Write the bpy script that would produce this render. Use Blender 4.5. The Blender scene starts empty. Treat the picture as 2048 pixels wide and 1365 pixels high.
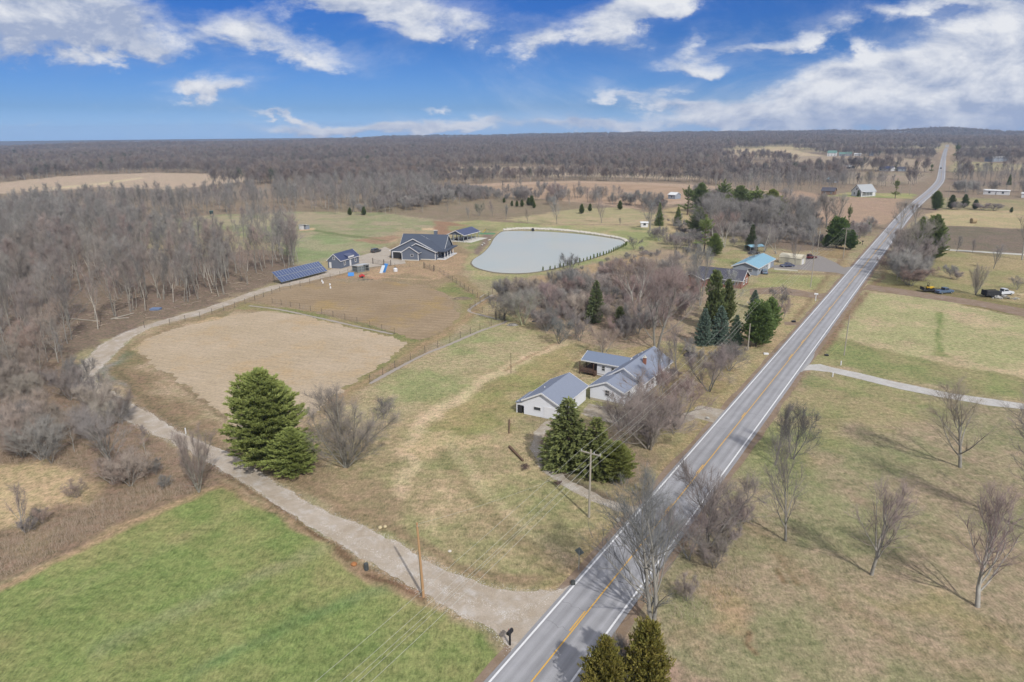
import bpy, bmesh, math, random
import numpy as np
from mathutils import Vector, Matrix
from mathutils.geometry import tessellate_polygon
R_ = math.radians
scene = bpy.context.scene
col = scene.collection
# ------------------------------------------------------------------ camera
FOC = 1365.0                      # focal length in pixels of the 2048 px wide photograph
CAM_H = 46.0
HORIZON = 268.0
PITCH = math.atan((682.5 - HORIZON) / FOC)
ROLL = R_(0.5)
_cp, _sp, _cr, _sr = math.cos(PITCH), math.sin(PITCH), math.cos(ROLL), math.sin(ROLL)
R0 = Vector((1, 0, 0)); U0 = Vector((0, _sp, _cp)); FW = Vector((0, _cp, -_sp))
RV = R0 * _cr - U0 * _sr
UV = R0 * _sr + U0 * _cr
cam = bpy.data.cameras.new("camera")
cam_o = bpy.data.objects.new("camera", cam); col.objects.link(cam_o)
cam_o.matrix_world = Matrix(((RV.x, UV.x, -FW.x, 0), (RV.y, UV.y, -FW.y, 0), (RV.z, UV.z, -FW.z, CAM_H), (0, 0, 0, 1)))
cam.sensor_width = 36.0; cam.lens = FOC / 2048 * 36.0
cam.clip_start = 0.5; cam.clip_end = 30000
scene.camera = cam_o
# ------------------------------------------------------------------ render settings, exposure
scene.view_settings.view_transform = 'Standard'; scene.view_settings.look = 'None'
scene.view_settings.exposure = 0.63; scene.view_settings.gamma = 1.0
scene.view_settings.use_curve_mapping = False
cy = scene.cycles
cy.max_bounces = 4; cy.diffuse_bounces = 2; cy.glossy_bounces = 2; cy.transmission_bounces = 3
cy.transparent_max_bounces = 6; cy.volume_bounces = 0
cy.caustics_reflective = False; cy.caustics_refractive = False
cy.sample_clamp_indirect = 4.0
cy.use_adaptive_sampling = True; cy.adaptive_threshold = 0.02
# ------------------------------------------------------------------ sun
SUN_AZ = R_(155.0); SUN_EL = R_(41.0)          # azimuth clockwise from +Y (into the picture)
sd = Vector((math.sin(SUN_AZ) * math.cos(SUN_EL), math.cos(SUN_AZ) * math.cos(SUN_EL), math.sin(SUN_EL)))
sl = bpy.data.lights.new("sun", 'SUN'); sl.energy = 3.1; sl.angle = R_(1.2); sl.color = (1.0, 0.965, 0.90)
so = bpy.data.objects.new("sun", sl); col.objects.link(so)
so.rotation_euler = sd.to_track_quat('Z', 'Y').to_euler(); so.location = (0, -200, 300)
# ------------------------------------------------------------------ node helper
class NT:
    def __init__(s, nt): s.nt = nt
    def n(s, typ, **kw):
        nd = s.nt.nodes.new(typ); ins = kw.pop('i', {})
        for k, v in kw.items(): setattr(nd, k, v)
        for k, v in ins.items(): s.set(nd.inputs[k], v)
        return nd
    def set(s, inp, v):
        if isinstance(v, bpy.types.NodeSocket): s.nt.links.new(v, inp)
        elif isinstance(v, bpy.types.Node): s.nt.links.new(v.outputs[0], inp)
        else:
            if inp.type == 'RGBA' and hasattr(v, '__len__') and len(v) == 3: v = (*v, 1)
            inp.default_value = v
    def m(s, op, a, b=0.0, c=None, clamp=False):
        nd = s.nt.nodes.new('ShaderNodeMath'); nd.operation = op; nd.use_clamp = clamp
        s.set(nd.inputs[0], a); s.set(nd.inputs[1], b)
        if c is not None: s.set(nd.inputs[2], c)
        return nd.outputs[0]
    def mr(s, v, a, b, c=0.0, d=1.0, smooth=False):
        nd = s.nt.nodes.new('ShaderNodeMapRange')
        if smooth: nd.interpolation_type = 'SMOOTHSTEP'
        for k, x in zip(('Value', 'From Min', 'From Max', 'To Min', 'To Max'), (v, a, b, c, d)): s.set(nd.inputs[k], x)
        return nd.outputs[0]
    def mix(s, f, a, b, mode='MIX'):
        nd = s.nt.nodes.new('ShaderNodeMix'); nd.data_type = 'RGBA'; nd.blend_type = mode; nd.clamp_factor = True
        s.set(nd.inputs[0], f); s.set(nd.inputs[6], a); s.set(nd.inputs[7], b)
        return nd.outputs[2]
    def noise(s, vec, scale, detail=2.0, rough=0.5, dist=0.0, dim='3D'):
        nd = s.nt.nodes.new('ShaderNodeTexNoise'); nd.noise_dimensions = dim
        if vec is not None: s.set(nd.inputs['Vector'], vec)
        s.set(nd.inputs['Scale'], scale); s.set(nd.inputs['Detail'], detail)
        s.set(nd.inputs['Roughness'], rough); s.set(nd.inputs['Distortion'], dist)
        return nd.outputs[0]
    def ramp(s, v, stops):
        nd = s.nt.nodes.new('ShaderNodeValToRGB'); el = nd.color_ramp.elements
        while len(el) < len(stops): el.new(0.5)
        for e, (p, c) in zip(el, stops): e.position = p; e.color = (*c, 1) if len(c) == 3 else c
        s.set(nd.inputs[0], v); return nd.outputs[0]
# ------------------------------------------------------------------ world: sky with clouds
world = bpy.data.worlds.new("World"); scene.world = world; world.use_nodes = True
world.cycles.sampling_method = 'MANUAL'; world.cycles.sample_map_resolution = 512
wt = world.node_tree; wt.nodes.clear(); W = NT(wt)
sky = W.n('ShaderNodeTexSky', sky_type='NISHITA', sun_disc=False, sun_elevation=SUN_EL, sun_rotation=SUN_AZ,
          altitude=300.0, air_density=1.0, dust_density=0.6, ozone_density=2.0)
tc = W.n('ShaderNodeTexCoord')
sep = W.n('ShaderNodeSeparateXYZ', i={0: tc.outputs['Generated']})
sx, sy, sz = sep.outputs
ys = W.m('MAXIMUM', sy, 0.12)
u = W.m('DIVIDE', sx, ys); v = W.m('DIVIDE', sz, ys)          # tangent plane facing +Y, fixed in the world
def sky_uv(px, py):
    d = FW + RV * ((px - 1024) / FOC) + UV * ((682.5 - py) / FOC)
    return d.x / d.y, d.z / d.y
vec0 = W.n('ShaderNodeCombineXYZ', i={0: u, 1: W.m('MULTIPLY', v, 2.0), 2: 0.0})
def wnoise(scale, detail=6, rough=0.6, off=0.0, dist=0.0):
    return W.noise(W.n('ShaderNodeVectorMath', operation='ADD', i={0: vec0.outputs[0], 1: (off, off * .7, off)}).outputs[0], scale, detail, rough, dist)
n1 = wnoise(9.0, 9, 0.62, 0.0, 0.25); n2 = wnoise(13.0, 7, 0.62, 7.3); n3 = wnoise(30.0, 6, 0.65, 3.1)
vecs = W.n('ShaderNodeVectorMath', operation='ADD', i={0: vec0.outputs[0], 1: (0.012, 0.035, 0.0)}).outputs[0]
n1s = W.noise(vecs, 9.0, 9, 0.62, 0.25)
wu = W.m('ADD', u, W.m('MULTIPLY', W.m('SUBTRACT', n2, 0.5), 0.09))
wv = W.m('ADD', v, W.m('MULTIPLY', W.m('SUBTRACT', n1, 0.5), 0.07))
# clouds: centre px, half sizes px, tilt deg, strength, greyness
CL = [(90, 40, 250, 60, 8, .92, .85), (235, 92, 100, 26, 12, .8, .3), (20, 20, 230, 70, 0, .75, .8), (220, 20, 120, 40, 0, .5, .8),
      (480, 60, 110, 42, -8, .78, .25), (620, 105, 150, 30, 12, .72, .3), (430, 168, 85, 17, -8, .95, .1), (385, 190, 28, 22, 0, .8, .2),
      (830, 22, 200, 34, 6, .98, .35), (700, 2, 110, 26, 0, .8, .3), (845, 68, 60, 18, 8, .8, .3),
      (1250, 28, 150, 36, -18, 1.1, .1), (1330, 5, 90, 30, 0, .9, .3), (1260, 90, 80, 28, 0, .55, .8), (1065, 92, 52, 28, -20, .78, .2), (950, 75, 60, 24, 10, .5, .3),
      (1500, 100, 130, 16, -6, .85, .2), (1660, 55, 85, 26, -12, .8, .15), (1410, 138, 85, 15, 3, .8, .3), (1390, 80, 40, 22, -30, .6, .2), (1230, 192, 62, 15, 10, .9, .1),
      (1340, 186, 60, 12, -8, .8, .1), (1350, 213, 70, 13, 0, .85, .2), (1735, 140, 110, 28, -6, 1.05, .1),
      (1640, 200, 180, 40, -6, 1.2, .15), (1900, 165, 220, 85, 0, 1.1, .45), (2010, 60, 150, 60, 0, 1.1, .3), (2050, 200, 260, 60, 0, 1.2, .5),
      (1440, 240, 130, 22, 0, 1.0, .25), (1900, 240, 330, 30, 0, 1.1, .6), (1150, 252, 140, 15, 0, 1.1, .15), (920, 244, 95, 14, 0, 1.1, .2), (640, 260, 150, 13, 0, 1.1, .2), (570, 234, 75, 8, 10, 1.05, .2),
      (790, 251, 60, 12, 4, 1.0, .2), (880, 212, 32, 6, 0, .7, .1), (1720, 95, 28, 12, 20, .6, .2), (1880, 10, 190, 16, 0, .7, .5), (60, 105, 120, 26, 5, .5, .9),
      (60, 245, 90, 6, 0, .45, .3), (620, 190, 40, 6, 0, .35, .3)]
tot = None; gry = None
for (cx, cyy, a, b, tl, st, g) in CL:
    u0, v0 = sky_uv(cx, cyy); u1, _ = sky_uv(cx + a, cyy); _, v1 = sky_uv(cx, cyy - b)
    ea, eb = abs(u1 - u0), abs(v1 - v0); t = R_(-tl)
    du = W.m('SUBTRACT', wu, u0); dv = W.m('SUBTRACT', wv, v0)
    p = W.m('ADD', W.m('MULTIPLY', du, math.cos(t) / ea), W.m('MULTIPLY', dv, math.sin(t) / ea))
    q = W.m('ADD', W.m('MULTIPLY', dv, math.cos(t) / eb), W.m('MULTIPLY', du, -math.sin(t) / eb))
    d2 = W.m('ADD', W.m('MULTIPLY', p, p), W.m('MULTIPLY', q, q))
    e = W.m('MULTIPLY', W.m('EXPONENT', W.m('MULTIPLY', d2, -0.9)), st)
    # lower part of every cloud is greyer
    gg = W.m('MULTIPLY', e, W.m('ADD', W.mr(q, -1.1, 0.5, 0.55, 0.0), g * 0.75))
    tot = e if tot is None else W.m('ADD', tot, e)
    gry = gg if gry is None else W.m('ADD', gry, gg)
front = W.mr(sy, 0.05, 0.25)
dens = W.m('ADD', tot, W.m('ADD', W.m('MULTIPLY', W.m('SUBTRACT', n1, 0.5), 1.7), W.m('MULTIPLY', W.m('SUBTRACT', n3, 0.5), 0.8)))
mask = W.mr(dens, 0.32, 1.16, 0.0, 1.0, True)
mask = W.m('MULTIPLY', mask, front)
veil = W.m('MULTIPLY', W.mr(W.m('ADD', wnoise(3.0, 7, 0.7, 11.0, 0.8), W.m('MULTIPLY', tot, .25)), 0.5, 0.85, 0.0, 0.32, True), front)
mask = W.m('MAXIMUM', mask, veil)
grey = W.m('DIVIDE', gry, W.m('MAXIMUM', tot, 0.05))
grey = W.m('ADD', grey, W.m('MULTIPLY', W.m('ADD', W.m('MULTIPLY', W.m('SUBTRACT', wnoise(9.0, 5, .6, 5.0), 0.5), .7), W.m('MULTIPLY', W.m('SUBTRACT', n1s, n1), 3.2)), 1.0), clamp=True)
ccol = W.mix(grey, (0.53, 0.54, 0.565), (0.235, 0.28, 0.39))
# added cloud in the unseen sky overhead and behind the camera, for whiter fill
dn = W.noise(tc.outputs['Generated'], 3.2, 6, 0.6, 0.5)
fill_cloud = W.m('MULTIPLY', W.mr(dn, 0.36, 0.56, 0.0, 0.92, True), W.m('MAXIMUM', W.mr(sz, 0.30, 0.5), W.mr(sy, 0.15, -0.1)))
mask = W.m('MAXIMUM', mask, W.m('MULTIPLY', fill_cloud, W.mr(sz, 0.0, 0.08)))
el = W.m('MAXIMUM', sz, 0.0)
tint = W.ramp(el, [(0.0, (0.60, 1.06, 2.2)), (0.034, (0.33, 0.59, 1.22)), (0.117, (0.165, 0.41, 0.92)), (0.18, (0.12, 0.38, 0.96)), (0.5, (0.30, 0.48, 0.86))])
skyc = W.mix(1.0, sky.outputs[0], tint, 'MULTIPLY')
skyc = W.n('ShaderNodeVectorMath', operation='SCALE', i={0: skyc, 'Scale': 0.0535}).outputs[0]
ccol = W.mix(fill_cloud, ccol, (1.02, 1.02, 1.04))  # unseen cloud made brighter to lift the shadows
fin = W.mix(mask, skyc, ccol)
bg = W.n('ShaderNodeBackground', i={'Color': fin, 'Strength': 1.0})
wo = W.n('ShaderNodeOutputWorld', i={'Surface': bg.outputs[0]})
# ------------------------------------------------------------------ terrain and un-projection
def _hash(ix, iy, s):
    h = (ix.astype(np.int64) * 374761393 + iy.astype(np.int64) * 668265263 + s * 974711) & 0x7fffffff
    h = ((h ^ (h >> 13)) * 1274126177) & 0x7fffffff
    return ((h ^ (h >> 16)) & 0xffff) / 65535.0
def vnoise(x, y, s=0):
    x = np.asarray(x, float); y = np.asarray(y, float)
    ix = np.floor(x); iy = np.floor(y); fx = x - ix; fy = y - iy
    fx = fx * fx * (3 - 2 * fx); fy = fy * fy * (3 - 2 * fy); ix = ix.astype(np.int64); iy = iy.astype(np.int64)
    a = _hash(ix, iy, s); b = _hash(ix + 1, iy, s); c = _hash(ix, iy + 1, s); d = _hash(ix + 1, iy + 1, s)
    return (a + (b - a) * fx) * (1 - fy) + (c + (d - c) * fx) * fy
def fbm(x, y, s=0, o=4, g=0.5):
    t = 0; a = 1; w = 0
    for k in range(o):
        t = t + a * vnoise(np.asarray(x) * 2 ** k, np.asarray(y) * 2 ** k, s + k * 17); w += a; a *= g
    return t / w
AZ = [-180, -60, -45, -32, -18, -8, 0, 10, 20, 27, 34, 45, 60, 180]
AH = [6, 2, 2, 4, 10, 19, 26, 30, 30, 27, 23, 27, 20, 8]
def terr(x, y):
    x = np.asarray(x, float); y = np.asarray(y, float)
    r = np.hypot(x, y); az = np.degrees(np.arctan2(x, y))
    t = np.clip((r - 900) / 3000, 0, 1); t = t * t * (3 - 2 * t)
    un = (fbm(x / 420, y / 420, 5, 3) - 0.5) * 15 * np.clip((r - 700) / 1500, 0, 1) + (fbm(x / 700, y / 700, 8, 4) - 0.5) * 52 * np.clip((r - 2300) / 1500, 0, 1)
    dr = np.clip((r - 4400) / 3000, 0, 1)
    return (np.interp(az, AZ, AH) * t + un) * (1 - dr)
def at(px, py, lift=0.0):
    """ground point seen at a pixel of the photograph"""
    d = FW + RV * ((px - 1024) / FOC) + UV * ((682.5 - py) / FOC)
    t = 0.0
    if d.z < 0:
        t = -CAM_H / d.z
        if math.hypot(d.x, d.y) * t < 690: return Vector((d.x * t, d.y * t, lift))
    t = 600.0
    while t < 9000:
        z = float(terr(d.x * t, d.y * t))
        if CAM_H + d.z * t < z: break
        t += 8.0
    lo, hi = t - 8, t
    for _ in range(12):
        m_ = (lo + hi) / 2
        if CAM_H + d.z * m_ < float(terr(d.x * m_, d.y * m_)): hi = m_
        else: lo = m_
    return Vector((d.x * hi, d.y * hi, CAM_H + d.z * hi + lift))
def proj(x, y, z):
    vx, vy, vz = np.asarray(x, float), np.asarray(y, float), np.asarray(z, float) - CAM_H
    k = [vx * A.x + vy * A.y + vz * A.z for A in (RV, UV, FW)]
    return 1024 + FOC * k[0] / k[2], 682.5 - FOC * k[1] / k[2], k[2]
def height(bx, by, ty):
    P = at(bx, by); lo, hi = 0.1, 60
    for _ in range(30):
        m_ = (lo + hi) / 2
        if proj(P.x, P.y, P.z + m_)[1] > ty: lo = m_
        else: hi = m_
    return lo
def inpoly(x, y, poly):
    x = np.asarray(x); y = np.asarray(y); c = np.zeros(x.shape, bool); n = len(poly)
    for k in range(n):
        x1, y1 = poly[k][0], poly[k][1]; x2, y2 = poly[(k + 1) % n][0], poly[(k + 1) % n][1]
        if y1 == y2: continue
        t = ((y1 > y) != (y2 > y)) & (x < (x2 - x1) * (y - y1) / (y2 - y1) + x1)
        c ^= t
    return c
def pdist(x, y, poly, closed=True):
    d = np.full(np.shape(x), 1e18); n = len(poly)
    for k in range(n if closed else n - 1):
        x1, y1 = poly[k][0], poly[k][1]; x2, y2 = poly[(k + 1) % n][0], poly[(k + 1) % n][1]
        L = (x2 - x1) ** 2 + (y2 - y1) ** 2 + 1e-9
        t = np.clip(((x - x1) * (x2 - x1) + (y - y1) * (y2 - y1)) / L, 0, 1)
        d = np.minimum(d, (x - x1 - t * (x2 - x1)) ** 2 + (y - y1 - t * (y2 - y1)) ** 2)
    return np.sqrt(d)
def W2(poly): return [(lambda P: (P.x, P.y))(at(*p)) for p in poly]
# ------------------------------------------------------------------ colour: value seen in the photo in sunlight -> albedo
KEXP = 1.75
def lin(c): c /= 255.0; return c / 12.92 if c <= 0.04045 else ((c + 0.055) / 1.055) ** 2.4
def C(r, g, b, k=1.0): return tuple(min(0.85, lin(t) / KEXP * k) for t in (r, g, b))
# ------------------------------------------------------------------ objects
def tag(o, label=None, cat=None, group=None, kind=None):
    if label: o['label'] = label
    if cat: o['category'] = cat
    if group: o['group'] = group
    if kind: o['kind'] = kind
    return o
def empty(name, loc, rz=0.0):
    o = bpy.data.objects.new(name, None); col.objects.link(o); o.location = loc; o.rotation_euler = (0, 0, rz)
    o.empty_display_size = 0.3
    return o
def mesh_obj(name, verts, faces, mat, parent=None, smooth=False):
    me = bpy.data.meshes.new(name)
    me.from_pydata([tuple(p) for p in verts], [], faces); me.update()
    for m_ in (mat if isinstance(mat, (list, tuple)) else [mat]): me.materials.append(m_)
    if smooth: me.polygons.foreach_set('use_smooth', [True] * len(me.polygons))
    o = bpy.data.objects.new(name, me); col.objects.link(o)
    if parent: o.parent = parent
    return o
def np_mesh(name, V, Fs, mat, parent=None, link=True):
    """V (n,3); Fs list of (m,k) int arrays"""
    me = bpy.data.meshes.new(name); V = np.asarray(V, np.float32)
    me.vertices.add(len(V)); me.vertices.foreach_set('co', V.ravel())
    nl = sum(f.size for f in Fs); nf = sum(len(f) for f in Fs)
    me.loops.add(nl); me.polygons.add(nf)
    me.loops.foreach_set('vertex_index', np.concatenate([f.ravel() for f in Fs]).astype(np.int32))
    st = np.concatenate([np.full(len(f), f.shape[1]) for f in Fs]); st = np.concatenate([[0], np.cumsum(st)[:-1]])
    me.polygons.foreach_set('loop_start', st.astype(np.int32))
    me.update(calc_edges=True)
    for m_ in (mat if isinstance(mat, (list, tuple)) else [mat]): me.materials.append(m_)
    o = bpy.data.objects.new(name, me)
    if link: col.objects.link(o)
    if parent: o.parent = parent
    return o
class MB:
    """collects shapes, links them as ONE mesh object"""
    def __init__(s): s.v = []; s.f = []; s.T = Matrix.Identity(4)
    def at(s, x=0, y=0, z=0, rz=0, rx=0, ry=0):
        s.T = Matrix.Translation((x, y, z)) @ Matrix.Rotation(rz, 4, 'Z') @ Matrix.Rotation(ry, 4, 'Y') @ Matrix.Rotation(rx, 4, 'X'); return s
    def add(s, vs, fs):
        b = len(s.v); s.v += [tuple(s.T @ Vector(p)) for p in vs]; s.f += [tuple(b + i for i in f) for f in fs]; return s
    def box(s, x0, x1, y0, y1, z0, z1):
        return s.add([(x0, y0, z0), (x1, y0, z0), (x1, y1, z0), (x0, y1, z0), (x0, y0, z1), (x1, y0, z1), (x1, y1, z1), (x0, y1, z1)],
                     [(0, 3, 2, 1), (4, 5, 6, 7), (0, 1, 5, 4), (1, 2, 6, 5), (2, 3, 7, 6), (3, 0, 4, 7)])
    def prism(s, prof, y0, y1):                   # profile (x,z) extruded along y
        n = len(prof)
        return s.add([(x, y0, z) for x, z in prof] + [(x, y1, z) for x, z in prof],
                     [tuple(range(n)), tuple(range(2 * n - 1, n - 1, -1))] + [(k, k + n, (k + 1) % n + n, (k + 1) % n) for k in range(n)])
    def prismx(s, prof, x0, x1):                  # profile (y,z) extruded along x
        n = len(prof)
        return s.add([(x0, y, z) for y, z in prof] + [(x1, y, z) for y, z in prof],
                     [tuple(range(n - 1, -1, -1)), tuple(range(n, 2 * n))] + [((k + 1) % n, (k + 1) % n + n, k + n, k) for k in range(n)])
    def tube(s, p, q, r, r2=None, n=8):
        p, q = Vector(p), Vector(q); d = (q - p).normalized(); r2 = r if r2 is None else r2
        a = d.orthogonal().normalized(); b = d.cross(a); vs = []
        for c, rr in ((p, r), (q, r2)):
            vs += [c + (a * math.cos(6.28318 * k / n) + b * math.sin(6.28318 * k / n)) * rr for k in range(n)]
        return s.add(vs, [(k, (k + 1) % n, (k + 1) % n + n, k + n) for k in range(n)] + [tuple(range(n - 1, -1, -1)), tuple(range(n, 2 * n))])
    def build(s, name, mat, parent=None, bevel=0, smooth=False):
        o = mesh_obj(name, s.v, s.f, mat, parent, smooth)
        if bevel:
            m_ = o.modifiers.new('bevel', 'BEVEL'); m_.width = bevel; m_.segments = 2; m_.limit_method = 'ANGLE'
        return o
# ------------------------------------------------------------------ materials
MATS = {}
def mat(name, c, rough=0.85, metal=0.0, var=0.12, scale=3.0, bump=0.0, spec=0.3, c2=None, stretch=(1, 1, 1)):
    if name in MATS: return MATS[name]
    m_ = bpy.data.materials.new(name); m_.use_nodes = True; N = NT(m_.node_tree); b = m_.node_tree.nodes['Principled BSDF']
    t = N.n('ShaderNodeTexCoord'); mp = N.n('ShaderNodeMapping', i={0: t.outputs['Object'], 'Scale': stretch})
    nz = N.noise(mp.outputs[0], scale, 4, .6)
    if c2 is None: cc = N.mix(nz, tuple(x * (1 - var) for x in c), tuple(min(1, x * (1 + var)) for x in c))
    else: cc = N.mix(N.mr(nz, .35, .65), c, c2)
    N.set(b.inputs['Base Color'], cc); N.set(b.inputs['Roughness'], rough); N.set(b.inputs['Metallic'], metal)
    N.set(b.inputs['Specular IOR Level'], spec)
    if bump:
        bp = N.n('ShaderNodeBump', i={'Strength': bump, 'Distance': 0.05, 'Height': N.noise(mp.outputs[0], scale * 4, 3, .6)})
        N.set(b.inputs['Normal'], bp.outputs[0])
    MATS[name] = m_; return m_
# ================================================================== GROUND
DRY = (168, 155, 118); 
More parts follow.
